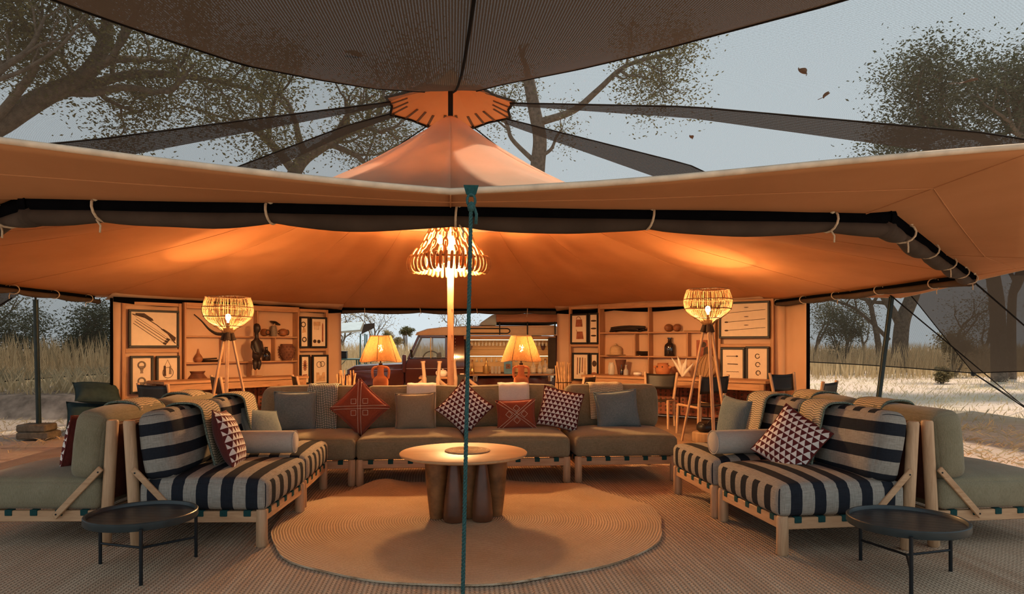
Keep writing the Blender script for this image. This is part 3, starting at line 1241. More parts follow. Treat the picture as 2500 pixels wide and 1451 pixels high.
def seam_pt(k, r):
    a = R(22.5 + 45 * k)
    pf = PROFN[k]
    z = pf[-1][1]
    for (ra, za), (rb, zb) in zip(pf, pf[1:]):
        if r <= rb:
            z = za + (zb - za) * (r - ra) / (rb - ra)
            break
    return Vector((TC.x + r * math.sin(a), TC.y - r * math.cos(a), z))


fly = thing('shade_net', 'dark shade net stretched from a peaked canvas cap over the tent', 'shade net', (0, 0, 0))


def surf(mb, grid):
    m, n = len(grid), len(grid[0])
    base = len(mb.v)
    U = [[0.0] * n for _ in range(m)]
    V = [[0.0] * n for _ in range(m)]
    for i in range(m):
        for j in range(n):
            if j:
                U[i][j] = U[i][j - 1] + (grid[i][j] - grid[i][j - 1]).length
            if i:
                V[i][j] = V[i - 1][j] + (grid[i][j] - grid[i - 1][j]).length
            mb.v.append(tuple(grid[i][j]))
    # ribs keep a constant spacing: centre the u coordinate
    for i in range(m):
        c = U[i][-1] / 2
        for j in range(n):
            U[i][j] -= c
    for i in range(m - 1):
        for j in range(n - 1):
            q = [(i, j), (i, j + 1), (i + 1, j + 1), (i + 1, j)]
            mb.f.append([base + a * n + b for a, b in q])
            mb.uv.append([(U[a][b], V[a][b]) for a, b in q])


def net_panel(ka, kb, ra, rb, m, name, sag=.06, arc=.05, r0=.8):
    rows, cols = 26, 15
    g = []
    for i in range(rows + 1):
        t = i / rows
        row = []
        for j in range(cols):
            w = j / (cols - 1)
            k = 4 * w * (1 - w)
            sc = 1 - arc * k * t * t
            pa = seam_pt(ka, r0 + (ra - r0) * t * sc)
            pb = seam_pt(kb, r0 + (rb - r0) * t * sc)
            p = pa.lerp(pb, w)
            p.z -= sag * k * math.sin(PI * min(1, t * 1.15)) * 1.0
            if t < .03:
                pc = p - TC
                pc.z = 0
                rr = pc.length
                if rr > 1e-6:
                    p.x = TC.x + pc.x / rr * (r0 - .03 * k)
                    p.y = TC.y + pc.y / rr * (r0 - .03 * k)
            row.append(p)
        g.append(row)
    mb = MB()
    surf(mb, g)
    o = mb.build(name, m, fly, ang=180)
    mb = MB()
    mb.tube(g[-1], .012, 5)
    mb.build('edge_rope', M['netedge'], o, ang=180)
    return g


net_panel(7, 0, 7.0, 7.0, M['netdense'], 'net_panel', sag=.08, arc=.04)
net_panel(0, 1, 7.6, 8.6, M['netdiag'], 'net_panel', sag=.05, arc=.03)
net_panel(1, 2, 8.6, 9.3, M['netdiag'], 'net_panel', sag=.02, arc=.0)
net_panel(1, 2, 11, 11.6, M['nethem'], 'net_skirt', sag=.0, arc=.045, r0=8.6)
net_panel(2, 3, 11.6, 11.6, M['netlow'], 'net_panel', sag=.03, arc=.055, r0=7.0)
net_panel(2, 3, 7.0, 7.0, M['netdiag'], 'net_panel', sag=.02, arc=.0)
net_panel(3, 4, 6.5, 6.5, M['netdiag'], 'net_panel', sag=.02, arc=.03)
net_panel(4, 5, 11.6, 11.6, M['netlow'], 'net_panel', sag=.03, arc=.07, r0=7.0)
net_panel(4, 5, 7.0, 7.0, M['net'], 'net_panel', sag=.02, arc=.0)
net_panel(5, 6, 11.6, 11, M['net'], 'net_panel', sag=.02, arc=.05)
net_panel(6, 7, 8.6, 7.6, M['net'], 'net_panel', sag=.05, arc=.03)
RMAX = {0: 7.6, 1: 11, 2: 11.6, 3: 11.6, 4: 11.6, 5: 11.6, 6: 11, 7: 7.6}
for k in range(8):
    mb = MB()
    mb.tube([seam_pt(k, .8 + (RMAX[k] - .8) * i / 30) for i in range(31)], .010, 5)
    mb.build('seam_rope', M['netedge'], fly, ang=180)
for k, wd in ((1, .042), (2, .085), (5, .07), (6, .055)):
    mb = MB()
    g = []
    for i in range(31):
        r = .8 + 7.4 * i / 30
        p = seam_pt(k, r)
        a = R(22.5 + 45 * k)
        off = Vector((math.cos(a), math.sin(a), 0)) * (.25 if k < 4 else -.25)
        q = p + (Vector((0, 0, -1)) + off) * wd * r
        g.append([p, p.lerp(q, .5), q])
    surf(mb, g)
    mb.build('seam_hem', M['nethem'], fly, ang=180)
# front seam down the middle of the dense panel
mb = MB()
mb.tube([(seam_pt(7, .8 + 6.2 * i / 30) + seam_pt(0, .8 + 6.2 * i / 30)) / 2 + Vector((.03 + .004 * i, 0, -.012 - .08 * math.sin(PI * min(1, i / 30 * 1.15)))) for i in range(31)], .012, 5)
mb.build('seam_rope', M['netedge'], fly, ang=180)
# guy line and peg at the visible corner
mb = MB()
c2 = seam_pt(2, 11.6)
peg = Vector((11.55, 13.05, 0.02))
mb.tube([c2, peg], .012, 5)
mb.build('guy_line', M['netedge'], fly, ang=180)
mb = MB()
mb.tube([c2 + Vector((-.02, .02, .03)), peg + Vector((.05, .03, .02))], .007, 5)
mb.build('guy_line', M['netedge'], fly, ang=180)
mb = MB()
mb.lathe([(0, -.07), (.04, -.05), (.05, 0), (.04, .05), (0, .07)], 8, c2)
mb.build('corner_shackle', M['blackmetal'], fly, ang=180)
mb = MB()
mb.tube([peg + Vector((0, 0, .06)), peg + Vector((.05, .02, -.15))], .02, 6)
mb.build('guy_peg', M['blackmetal'], fly, ang=180)
for a_, b_, nm in (((5.9, 8.9, 2.0), (11.55, 13.05, .03), 'r'), ((6.6, 6.9, 2.12), (10.2, 7.6, .05), 'r'), ((5.9, 7.4, 2.05), (10.4, 9.6, .05), 'r'), ((-6.1, 10.3, 1.98), (-9.6, 11.0, .02), 'l')):
    mb = MB()
    mb.tube([a_, b_], .010, 5)
    o = mb.build('guy_line', M['netedge'], ang=180)
    tag(o, {(5.9, 8.9): 'thin dark guy line from the right eave pole to the net corner peg', (6.6, 6.9): 'dark guy rope at the far right beside the grey tree trunk', (5.9, 7.4): 'dark guy rope crossing the right-hand net skirt',
            (-6.1, 10.3): 'thin dark guy line at far left beyond the eave pole'}[a_[:2]], 'rope', 'guy lines')

# peaked canvas cap with scalloped rim
mb = MB()
n = 96


def cap_pt(f, a):
    sc = abs(math.sin(a * 4 + PI / 8 * 0 + R(0)))          # 8 scallops, points at the seams
    d = (math.degrees(a) + 22.5) % 45 - 22.5                # 0 at panel middle
    rim = .86 * (1 - .13 * (1 - (abs(d) / 22.5) ** 1.6))
    r = .035 + (rim - .035) * f
    z = 4.84 - .46 * (f ** .75) - .02 * math.sin(f * PI)
    return Vector((TC.x + r * math.sin(a), TC.y - r * math.cos(a), z))


g = [[cap_pt(i / 12, 2 * PI * k / n) for k in range(n + 1)] for i in range(13)]
mb.sheet(g, .006)
mb.build('peak_cap', M['cap'], fly, ang=180)
mb = MB()
mb.tube([cap_pt(1.0, 2 * PI * k / n) + Vector((0, 0, -.004)) for k in range(n)], .017, 6, closed=True)
mb.build('cap_edging', M['netedge'], fly, ang=180)
for k in range(24):
    a = 2 * PI * (k + .5) / 24
    mb = MB()
    p0, p1 = cap_pt(.70, a) + Vector((0, 0, -.012)), cap_pt(1.0, a) + Vector((0, 0, -.012))
    mb.beam(p0, p1, .038, .006, b=.002)
    mb.build('cap_strap', M['strawdark'], fly)
# twigs and leaves lying on the net
rng = random.Random(4)
for i, (px, py, ka, kb, r_, w_, lab) in enumerate((
        (1815, 180, 0, 1, 4.9, .55, 'dead leaf with a stalk lying on the net, upper right'),
        (2035, 62, 0, 1, 5.0, .30, 'small dark leaf on the net near the top, right of the dark panel'),
        (2476, 120, 0, 1, 6.1, .46, 'curled leaf on the net at the far upper right'),
        (1628, 362, 1, 2, 3.4, .45, 'small leaf on the pale strip of net above the right eave'),
        (890, 150, 7, 0, 4.4, .3, 'thin twig on the dark front net left of the middle seam'))):
    p = seam_pt(ka, r_).lerp(seam_pt(kb, r_), w_) + Vector((0, 0, -.03))
    t = thing('fallen_leaf', lab, 'leaf', p, rng.uniform(0, 6), 'leaves caught on the shade net')
    g = []
    for q in range(7):
        f = q / 6
        wdt = .026 * math.sin(PI * f) ** .8 + .001
        g.append([(-.06 + .12 * f, -wdt, .012 * math.sin(f * 3)), (-.06 + .12 * f, 0, -.004), (-.06 + .12 * f, wdt, .012 * math.cos(f * 3))])
    mb = MB()
    mb.sheet(g, .003)
    mb.build('blade', M['strawdark'], t, ang=180)
    mb = MB()
    mb.tube([(.055, 0, 0), (.09, .01, .004), (.12, .03, .0)], .003, 5)
    mb.build('stalk', M['strawdark'], t, ang=180)

# ------------------------------------------------------------------ cushions and sofas
def block_cushion(w, d, h, r, puff, uvmode, nseg=9, lean_noise=0.0, seed=0, sidepuff=.012):
    """rounded box standing on z=0, centred in x and y"""
    mb = MB()
    hw, hd, hh = w / 2, d / 2, h / 2
    ts = [-1, -.985, -.95, -.88, -.7, -.4, 0, .4, .7, .88, .95, .985, 1]
    n = len(ts)

    def shape(x, y, z):
        p = Vector((x * hw, y * hd, z * hh))
        c = Vector((max(-hw + r, min(hw - r, p.x)), max(-hd + r, min(hd - r, p.y)), max(-hh + r, min(hh - r, p.z))))
        e = p - c
        if e.length > 1e-9:
            p = c + e.normalized() * r
        fx, fy, fz = 1 - x * x, 1 - y * y, 1 - z * z
        p.z += puff * (abs(fx) ** .5) * (abs(fy) ** .5) * z if z > -.5 else 0
        p.y += sidepuff * fx * fz * y
        p.x += sidepuff * fy * fz * x
        q = noise.noise(Vector((p.x * 3 + seed, p.y * 3, p.z * 3 + seed)))
        p += Vector((q, noise.noise(Vector((p.x * 2.5, seed + 3, p.z * 3))), q)) * lean_noise
        return (p.x, p.y, p.z + hh)

    for ax in range(3):
        for sg in (-1, 1):
            vs, fs, uvs, raw = [], [], [], []
            for a in ts:
                for b in ts:
                    co = [0, 0, 0]
                    co[ax] = sg
                    co[(ax + 1) % 3] = a
                    co[(ax + 2) % 3] = b
                    vs.append(shape(*co))
                    raw.append((co[0] * hw, co[1] * hd, co[2] * hh))
            for i in range(n - 1):
                for j in range(n - 1):
                    q = [i * n + j, (i + 1) * n + j, (i + 1) * n + j + 1, i * n + j + 1]
                    if sg < 0:
                        q = q[::-1]
                    fs.append(q)
                    uvs.append([uvmode(ax, sg, raw[k]) for k in q])
            mb.add(vs, fs, uvs)
    return mb


def uv_seat(ax, sg, p):
    if ax == 2:
        return (p[1], p[0])
    if ax == 1:
        return (p[0], p[2])
    return (p[1], p[2])


def uv_back(ax, sg, p):
    if ax == 2:
        return (p[0], p[1])
    if ax == 1:
        return (p[2] + .04, p[0])
    return (p[2] + .04, p[1])


def weld(o, dist=.0004):
    import bmesh
    bm = bmesh.new()
    bm.from_mesh(o.data)
    bmesh.ops.remove_doubles(bm, verts=bm.verts, dist=dist)
    bm.to_mesh(o.data)
    bm.free()
    o.data.polygons.foreach_set('use_smooth', [True] * len(o.data.polygons))
    o.data.update()
    return o


LEGD = .037


def sofa_module(label, kind, w, D, loc, rz, group, seed=0, ends=(True, True), lean=0.05, back_dx=0.0, tall=.83):
    """local: x along the sofa, seat faces -y, origin on the floor below the middle"""
    t = thing('sofa_module', label, 'sofa', loc, rz, group)
    hw, hd = w / 2, D / 2
    # legs
    for sx in (-1, 1):
        mb = MB()
        mb.lathe([(0, 0), (.028, 0), (LEGD, .012), (LEGD, .235), (.031, .248), (0, .25)], 16, (sx * (hw - LEGD), -hd + LEGD, 0))
        mb.build('leg', M['teakz'], t)
        mb = MB()
        x0, y0 = sx * (hw - LEGD), hd - LEGD
        mb.tube([(x0, y0 - .02, 0), (x0, y0 - .02, .012), (x0, y0 - .004, .25), (x0, y0 + lean * .6, tall - .012), (x0, y0 + lean * .6, tall)], [LEGD * .75, LEGD, LEGD, LEGD, LEGD * .85], 16)
        mb.build('back_post', M['teakz'], t)
    # rails
    zr0, zr1 = .165, .238
    mb = MB()
    mb.box(-hw + LEGD, hw - LEGD, -hd + .014, -hd + .050, zr0, zr1, .004)
    mb.build('front_rail', M['teak'], t)
    mb = MB()
    mb.box(-hw + LEGD, hw - LEGD, hd - .075, hd - .040, zr0, zr1, .004)
    mb.build('rear_rail', M['teak'], t)
    for sx in (-1, 1):
        mb = MB()
        x = sx * (hw - .030)
        mb.box(x - .017, x + .017, -hd + LEGD, hd - LEGD - .03, zr0, zr1, .004)
        mb.build('side_rail', M['teaky'], t)
    # webbing straps wrapped over the rails
    first = None
    ns = 5
    for i in range(ns):
        x = -hw + w * (i + .75) / (ns + .5)
        mb = MB()
        if first is None:
            mb.box(-.024, .024, -.022, .022, -.034, .006, .003)
            first = mb.build('strap', M['greenweb'], t, loc=(x, -hd + .032, zr1))
        else:
            share(first, 'strap', t, (x, -hd + .032, zr1))
    for sx in (-1, 1):
        for i in range(ns):
            y = -hd + D * (i + .8) / (ns + .9)
            share(first, 'strap', t, (sx * (hw - .030), y, zr1), (0, 0, PI / 2))
    # diagonal braces at free ends
    for q, sx in enumerate((-1, 1)):
        if ends[q]:
            mb = MB()
            x = sx * (hw + .010)
            mb.beam((x, hd - LEGD - .02, .52), (x, hd - .36, .20), .018, .04, up=(sx, 0, 0) if False else (0, 0, 1))
            br = mb.build('brace', M['teaky'], t)
            for (yy, zz) in ((hd - LEGD - .035, .495), (hd - .345, .22)):
                mb = MB()
                mb.lathe([(0, 0), (.006, 0), (.006, .003), (0, .004)], 6, M=Matrix.Translation((x + sx * .009, yy, zz)) @ Matrix.Rotation(sx * PI / 2, 4, 'Y'))
                mb.build('screw', M['blackmetal'], br)
    # sling back
    mb = MB()
    g = []
    for i in range(7):
        f = i / 6
        z = .30 + (tall - .34) * f
        g.append([(-hw + LEGD + (w - 2 * LEGD) * j / 4, hd - LEGD - .004 + lean * .6 * f + .012 * math.sin(PI * j / 4), z) for j in range(5)])
    mb.sheet(g, .012)
    mb.build('back_sling', M['sling'], t, ang=180)
    mb = MB()
    mb.tube([(-hw + LEGD, hd - LEGD + lean * .55, tall - .035), (hw - LEGD, hd - LEGD + lean * .55, tall - .035)], .014, 8)
    mb.build('top_rail', M['sling'], t)
    # cushions
    fab = M['stripe'] if kind == 'stripe' else M['greenlinen']
    sd = D - .075
    o = block_cushion(w - .008, sd, .195, .045, .045, uv_seat, lean_noise=.004, seed=seed).build('seat_cushion', fab, t, ang=180, loc=(0, -hd + sd / 2 - .004, .242))
    weld(o)
    o = block_cushion(w - .025, .215, .455, .068, .014, uv_back, lean_noise=.012, seed=seed + 9, sidepuff=.03).build('back_cushion', fab, t, ang=180)
    weld(o)
    o.rotation_euler = (-.13, 0, random.Random(seed).uniform(-.02, .02))
    o.location = (back_dx, hd - .205, .432)
    return t


def throw(label, name, m, w, loc, rz, edges=True, front=.40, rear=.22, skew=0.0, group=None, top=.905, depth=.255, fall=.075):
    """cloth laid over a back cushion. local: x along the sofa, -y is the front; origin at floor below the back cushion's middle"""
    t = thing(name, label, 'throw', loc, rz, group)
    yb, yf = depth / 2, -depth / 2
    prof = [(yb + .012, top - rear), (yb + .012, top - .08), (yb - .005, top - .03), (yb - .05, top + .002), (0, top + .010), (yf + .05, top + .002), (yf + .005, top - .03), (yf - .012, top - .08)]
    k = 5
    for i in range(1, k + 1):
        f = i / k
        prof.append((yf - .012 - fall * f * front / .4, top - .08 - (front - .08) * f))
    pr = smooth_path([(0, a, b) for a, b in prof], 3)
    g = []
    for i, p in enumerate(pr):
        row = []
        for j in range(9):
            f = j / 8 - .5
            row.append((f * w + skew * (i / len(pr) - .4), p.y + .004 * math.sin(j * 1.7 + i * .3), p.z + .003 * math.sin(j * 2.1)))
        g.append(row)
    mb = MB()
    mb.sheet(g, .007)
    mb.build('cloth', m, t, ang=180)
    if edges:
        for j in (0, 8):
            mb = MB()
            mb.tube([Vector(r[j]) for r in g], .008, 6)
            mb.build('braided_edge', M['edge2'], t, ang=180)
    return t


def pillow_mesh(w, h, t, n=15, seed=0):
    mb = MB()
    vs, fs, uvs = [], [], []
    P = {}
    for side in (1, -1):
        for i in range(n):
            for j in range(n):
                x, z = -1 + 2 * i / (n - 1), -1 + 2 * j / (n - 1)
                th = t / 2 * max(0, (1 - abs(x) ** 2.4) * (1 - abs(z) ** 2.4)) ** .55
                th *= 1 + .12 * noise.noise(Vector((x * 1.7 + seed, z * 1.7, seed)))
                px = w / 2 * x * (1 - .075 * (1 - z * z) * abs(x))
                pz = h / 2 * z * (1 - .075 * (1 - x * x) * abs(z))
                P[(side, i, j)] = len(vs)
                vs.append((px, -side * th - side * .001, pz))
    for side in (1, -1):
        for i in range(n - 1):
            for j in range(n - 1):
                q = [(i, j), (i + 1, j), (i + 1, j + 1), (i, j + 1)]
                if side < 0:
                    q = q[::-1]
                fs.append([P[(side, a, b)] for a, b in q])
                uvs.append([(a / (n - 1), b / (n - 1)) for a, b in q])
    mb.add(vs, fs, uvs)
    return mb


def rim_pts(w, h):
    pts = []
    N = 40
    for k in range(N):
        f = 4 * k / N
        s, e = int(f), f - int(f)
        x, z = [(-1 + 2 * e, -1), (1, -1 + 2 * e), (1 - 2 * e, 1), (-1, 1 - 2 * e)][s]
        px = w / 2 * x * (1 - .075 * (1 - z * z) * abs(x))
        pz = h / 2 * z * (1 - .075 * (1 - x * x) * abs(z))
        pts.append((px, 0, pz))
    return pts


def pillow(label, m, w, h, t, c, yaw=0, lean=0, roll=0, group='scatter cushions', back=None, piping=None, seed=0, emb=False):
    root = thing('scatter_cushion', label, 'cushion', c, group=group)
    root.rotation_euler = (Matrix.Rotation(yaw, 3, 'Z') @ Matrix.Rotation(lean, 3, 'X') @ Matrix.Rotation(roll, 3, 'Y')).to_euler()
    mb = pillow_mesh(w, h, t, seed=seed)
    if back is None:
        weld(mb.build('cover', m, root, ang=180), .0025)
    else:
        half = len(mb.f) // 2
        a, b = MB(), MB()
        a.v, a.f, a.uv = list(mb.v), mb.f[:half], mb.uv[:half]
        b.v, b.f, b.uv = list(mb.v), mb.f[half:], mb.uv[half:]
        a.build('front_cover', m, root, ang=180)
        b.build('back_cover', back, root, ang=180)
    mp = MB()
    mp.tube(rim_pts(w, h), .005, 6, closed=True)
    mp.build('seam_piping', piping or m, root, ang=180)
    if emb:
        def surf_y(x, z):
            x, z = x / (w / 2), z / (h / 2)
            th = t / 2 * max(0, (1 - abs(x) ** 2.4) * (1 - abs(z) ** 2.4)) ** .55
            return -th * (1 + .12 * noise.noise(Vector((x * 1.7 + seed, z * 1.7, seed)))) - .003

        def line(p, q, nm='stitched_line'):
            ms = MB()
            ms.tube([(p[0] + (q[0] - p[0]) * i / 12, surf_y(p[0] + (q[0] - p[0]) * i / 12, p[1] + (q[1] - p[1]) * i / 12), p[1] + (q[1] - p[1]) * i / 12) for i in range(13)], .0022, 4)
            ms.build(nm, M['stitch'], root, ang=180)
        hw, hh = w * .46, h * .46
        o = .022
        for sx in (-1, 1):
            for so in (-1, 1):
                line((-hw * sx + so * o, -hh), (hw * sx * .02 + so * o * .8, 0))
                line((hw * sx * .02 + so * o * .8, 0), (hw * sx + so * o, hh))
        for cx, cz in ((0, .42), (0, -.42), (.42, 0), (-.42, 0)):
            ccx, ccz = cx * hw, cz * hh
            s = .034
            sq = [(ccx, ccz + s), (ccx + s, ccz), (ccx, ccz - s), (ccx - s, ccz)]
            for i in range(4):
                line(sq[i], sq[(i + 1) % 4])
    return root


# --- the long sofa across the back: four olive modules
BW = 1.015
bx = [-1.39, -.375, .64, 1.695]
blabels = ['leftmost olive module of the long back sofa, with the checked throw', 'second olive module from the left of the back sofa, behind the coffee table',
           'third olive module from the left of the back sofa, right of the rope', 'rightmost olive module of the long back sofa, beside the right floor lamp']
for i, x in enumerate(bx):
    sofa_module(blabels[i], 'green', BW, .98, (x, 7.07, .012), 0.0, 'olive modules of the back sofa', seed=i * 3 + 1, ends=(i == 0, i == 3), back_dx=[-.02, 0, 0, .02][i])
throw('green and white checked throw over the leftmost back sofa module', 'checked_throw', M['check'], .30, (-1.30, 7.375, .012), 0, edges=False, front=.43, rear=.3, group='throws on the back sofa')
throw('plain white throw behind the taupe cushion on the back sofa', 'white_throw', M['whitelinen'], .30, (-.30, 7.375, .012), 0, edges=False, front=.42, rear=.3, group='throws on the back sofa')
throw('plain white throw behind the brick red cushion right of the rope', 'white_throw', M['whitelinen'], .32, (.66, 7.375, .012), 0, edges=False, front=.42, rear=.3, group='throws on the back sofa')
throw('cream woven throw behind the blue-grey cushion on the rightmost back module', 'woven_throw', M['rowthrow'], .36, (1.64, 7.375, .012), 0, edges=False, front=.36, rear=.3, group='throws on the back sofa')

# --- striped sofas at both sides, olive sofas back to back with them
SW = .92


def from_corner(F, rz, D, sx):
    """module centre from the floor position F of its near front leg (sx: which local end is the near one)"""
    lx, ly = sx * (SW / 2 - LEGD), -D / 2 + LEGD
    c, s_ = math.cos(rz), math.sin(rz)
    return (F[0] - (lx * c - ly * s_), F[1] - (lx * s_ + ly * c), .012)


def on_mod(mod, lx, ly, z=.012):
    c, s_ = math.cos(mod.rotation_euler.z), math.sin(mod.rotation_euler.z)
    return (mod.location.x + lx * c - ly * s_, mod.location.y + lx * s_ + ly * c, z)


SGR, OGR, RGR = 'charcoal striped modules', 'outward facing olive modules', 'rowed throws on the side sofas'
D1 = .91
a1, a2 = R(90 - 4.5), R(90 - 1.0)
LS1 = sofa_module('near striped module of the left sofa, with the maroon cushion', 'stripe', SW, D1, from_corner((-1.235, 4.70), a1, D1, -1), a1, SGR, seed=20, ends=(True, False))
LS2 = sofa_module('far striped module of the left sofa, next to the back sofa', 'stripe', SW, D1, from_corner((-1.175, 5.655), a2, D1, -1), a2, SGR, seed=21, ends=(False, True))
g1, g2 = R(-90 - 4.5), R(-90 - 1.0)
LG1 = sofa_module('olive module facing left, at the left picture edge', 'green', SW, .97, (-2.665, 5.27, .012), g1, OGR, seed=30, ends=(False, True))
LG2 = sofa_module('olive module facing left, behind the one at the left picture edge', 'green', SW, .97, (-2.60, 6.22, .012), g2, OGR, seed=31, ends=(True, False))
b1, b2 = R(-90 + 3.0), R(-90 + 1.0)
D2 = .95
RS1 = sofa_module('near striped module of the right sofa, behind the right tray table', 'stripe', SW, D2, from_corner((2.085, 4.225), b1, D2, 1), b1, SGR, seed=40, ends=(False, True))
RS2 = sofa_module('far striped module of the right sofa, with the blue-grey cushion', 'stripe', SW, D2, from_corner((2.025, 5.185), b2, D2, 1), b2, SGR, seed=41, ends=(True, False))
h1, h2 = R(90 + 3.0), R(90 + 1.0)
RG1 = sofa_module('olive module facing right, at the right picture edge', 'green', SW, .97, (3.57, 4.76, .012), h1, OGR, seed=50, ends=(True, False))
RG2 = sofa_module('olive module facing right, behind the one at the right picture edge', 'green', SW, .97, (3.52, 5.71, .012), h2, OGR, seed=51, ends=(False, True))


def side_throw(label, mod, lx, w, front):
    D_ = .91 if mod in (LS1, LS2) else (.95 if mod in (RS1, RS2) else .97)
    return throw(label, 'rowed_throw', M['rowthrow'], w, on_mod(mod, lx, D_ / 2 - .205), mod.rotation_euler.z, front=front, group=RGR)


side_throw('cream rowed throw with braided edge on the near left striped back', LS1, .06, .30, .45)
side_throw('cream rowed throw on the far left striped back', LS2, .02, .30, .40)
side_throw('cream rowed throw over the near left olive back, behind the striped one', LG1, -.20, .34, .25)
side_throw('cream rowed throw over the far left olive back, below the picture frames', LG2, -.10, .32, .25)
side_throw('cream rowed throw with braided edge on the near right striped back', RS1, -.20, .30, .45)
side_throw('cream rowed throw on the far right striped back beside the blue-grey cushion', RS2, -.10, .32, .44)
side_throw('cream rowed throw over the near right olive back', RG1, .28, .34, .25)
side_throw('cream rowed throw over the far right olive back, below the leather chairs', RG2, .22, .32, .25)

# scatter cushions on the back sofa
ZS = .012 + .242 + .20 + .015
pillow('square blue-grey cushion at the left end of the back sofa', M['bluelinen'], .42, .41, .15, (-1.55, 7.13, ZS + .195), yaw=.05, lean=-.18, seed=1)
pillow('brick red cushion stood on its corner, with stitched cross and squares', M['redcloth'], .42, .42, .14, (-.90, 7.06, ZS + .235), yaw=.02, lean=-.20, roll=R(44), emb=True, seed=2)
pillow('taupe cushion in front of the left white throw', M['taupelinen'], .41, .39, .15, (-.355, 7.10, ZS + .185), lean=-.2, roll=-.02, seed=3)
pillow('white and maroon triangle cushion stood on its corner behind the rope', M['tri'], .42, .42, .14, (.14, 7.04, ZS + .225), yaw=-.02, lean=-.2, roll=R(42), seed=4, piping=M['maroon'])
pillow('small brick red oblong cushion with stitched diamonds', M['redcloth'], .40, .31, .14, (.665, 7.06, ZS + .15), yaw=.0, lean=-.2, roll=-.04, emb=True, seed=5)
pillow('white and maroon triangle cushion tilted at the right of the red one', M['tri'], .42, .41, .14, (1.12, 7.06, ZS + .205), yaw=-.05, lean=-.22, roll=R(13), seed=6, piping=M['maroon'])
pillow('square blue-grey cushion at the right end of the back sofa', M['bluelinen'], .45, .40, .15, (1.72, 7.10, ZS + .19), yaw=-.06, lean=-.22, roll=R(-5), seed=7)
# on the side sofas
pillow('maroon cushion with white triangles on one face, on the left striped sofa', M['tri'], .46, .44, .16, (-1.60, 5.22, ZS + .185), yaw=R(98), lean=-.34, roll=R(6), back=M['maroon'], piping=M['maroon'], seed=8)
pillow('blue-grey cushion slumped on the far left striped module', M['bluelinen'], .44, .42, .15, (-1.60, 6.12, ZS + .135), yaw=R(62), lean=-.55, roll=R(12), seed=9)
pillow('white triangle cushion at the near end of the right striped sofa', M['tri'], .43, .43, .15, (2.46, 4.86, ZS + .165), yaw=R(-52), lean=-.42, roll=R(28), back=M['maroon'], piping=M['maroon'], seed=10)
pillow('blue-grey cushion on the far right striped module', M['bluelinen'], .42, .42, .16, (2.50, 5.98, ZS + .185), yaw=R(-78), lean=-.15, roll=R(4), seed=11)
pillow('triangle cushion leaning on the olive sofa at the left picture edge', M['tri'], .42, .42, .14, (-2.66, 5.30, ZS + .17), yaw=R(-92), lean=-.2, back=M['maroon'], piping=M['maroon'], seed=12)
pillow('olive cushion leaning on the sofa at the right picture edge', M['greenlinen'], .42, .42, .16, (3.64, 5.12, ZS + .17), yaw=R(92), lean=-.2, seed=13)


def bolster(label, c, rz, L, r):
    t = thing('bolster', label, 'bolster', c, rz, 'grey bolsters')
    mb = MB()
    prof = [(0, -L / 2), (r * .8, -L / 2), (r * .97, -L / 2 + .012), (r, -L / 2 + .04), (r * 1.01, 0), (r, L / 2 - .04), (r * .97, L / 2 - .012), (r * .8, L / 2), (0, L / 2)]
    Mx = Matrix.Rotation(PI / 2, 4, 'Y')
    mb.lathe(prof, 28, M=Mx)
    mb.build('cover', M['boltlinen'], t, ang=60)
    for s in (-1, 1):
        mb = MB()
        mb.tube([(s * (L / 2 - .006), math.cos(a) * r * .985, math.sin(a) * r * .985) for a in [2 * PI * k / 24 for k in range(24)]], .004, 5, closed=True)
        mb.build('piping', M['boltlinen'], t, ang=180)
    return t


bolster('grey bolster lying across the left striped sofa', (-1.52, 5.62, ZS + .105), R(-3), .62, .088)
bolster('grey bolster lying across the right striped sofa', (2.36, 5.30, ZS + .108), R(6), .66, .092)


# ------------------------------------------------------------------ coffee table and mats
def coffee_table():
    t = thing('coffee_table', 'round pale wooden coffee table on a cluster of turned legs', 'table', (.10, 5.38, .032))
    mb = MB()
    rr = .49
    mb.lathe([(0, .452), (rr - .03, .452), (rr - .004, .462), (rr, .470), (rr, .476), (rr - .006, .481), (0, .482)], 72)
    mb.build('table_top', M['tabletop'], t, ang=40)
    cone = [(0, 0), (.070, 0), (.078, .012), (.078, .06), (.070, .16), (.052, .30), (.036, .42), (.032, .452), (0, .452)]
    drum = [(0, 0), (.050, 0), (.054, .03), (.066, .14), (.080, .28), (.088, .40), (.088, .452), (0, .452)]
    for (x, y, p, m) in ((-.075, -.215, cone, 'hide'), (.135, -.205, cone, 'hide'), (.035, -.10, drum, 'hide2'), (-.205, -.10, drum, 'hide2'), (.245, -.055, drum, 'hide2'), (-.10, .12, cone, 'hide'), (.14, .13, drum, 'hide2')):
        mb = MB()
        mb.lathe(p, 28, (x, y, 0))
        mb.build('turned_leg', M[m], t, ang=40)
    return t


coffee_table()
mb = MB()
prof = [(0, 0)]
for i in range(1, 15):
    prof += [(.175 * (i - .5) / 14, .010), (.175 * i / 14, .0065)]
mb.lathe([(0, 0), (.172, 0), (.176, .004)] + prof[1:][::-1] + [(0, .009)], 48)
o = mb.build('woven_placemat', M['basket'], loc=(.13, 5.40, .515), ang=180)
tag(o, 'round coiled grass mat lying on the coffee table', 'placemat')


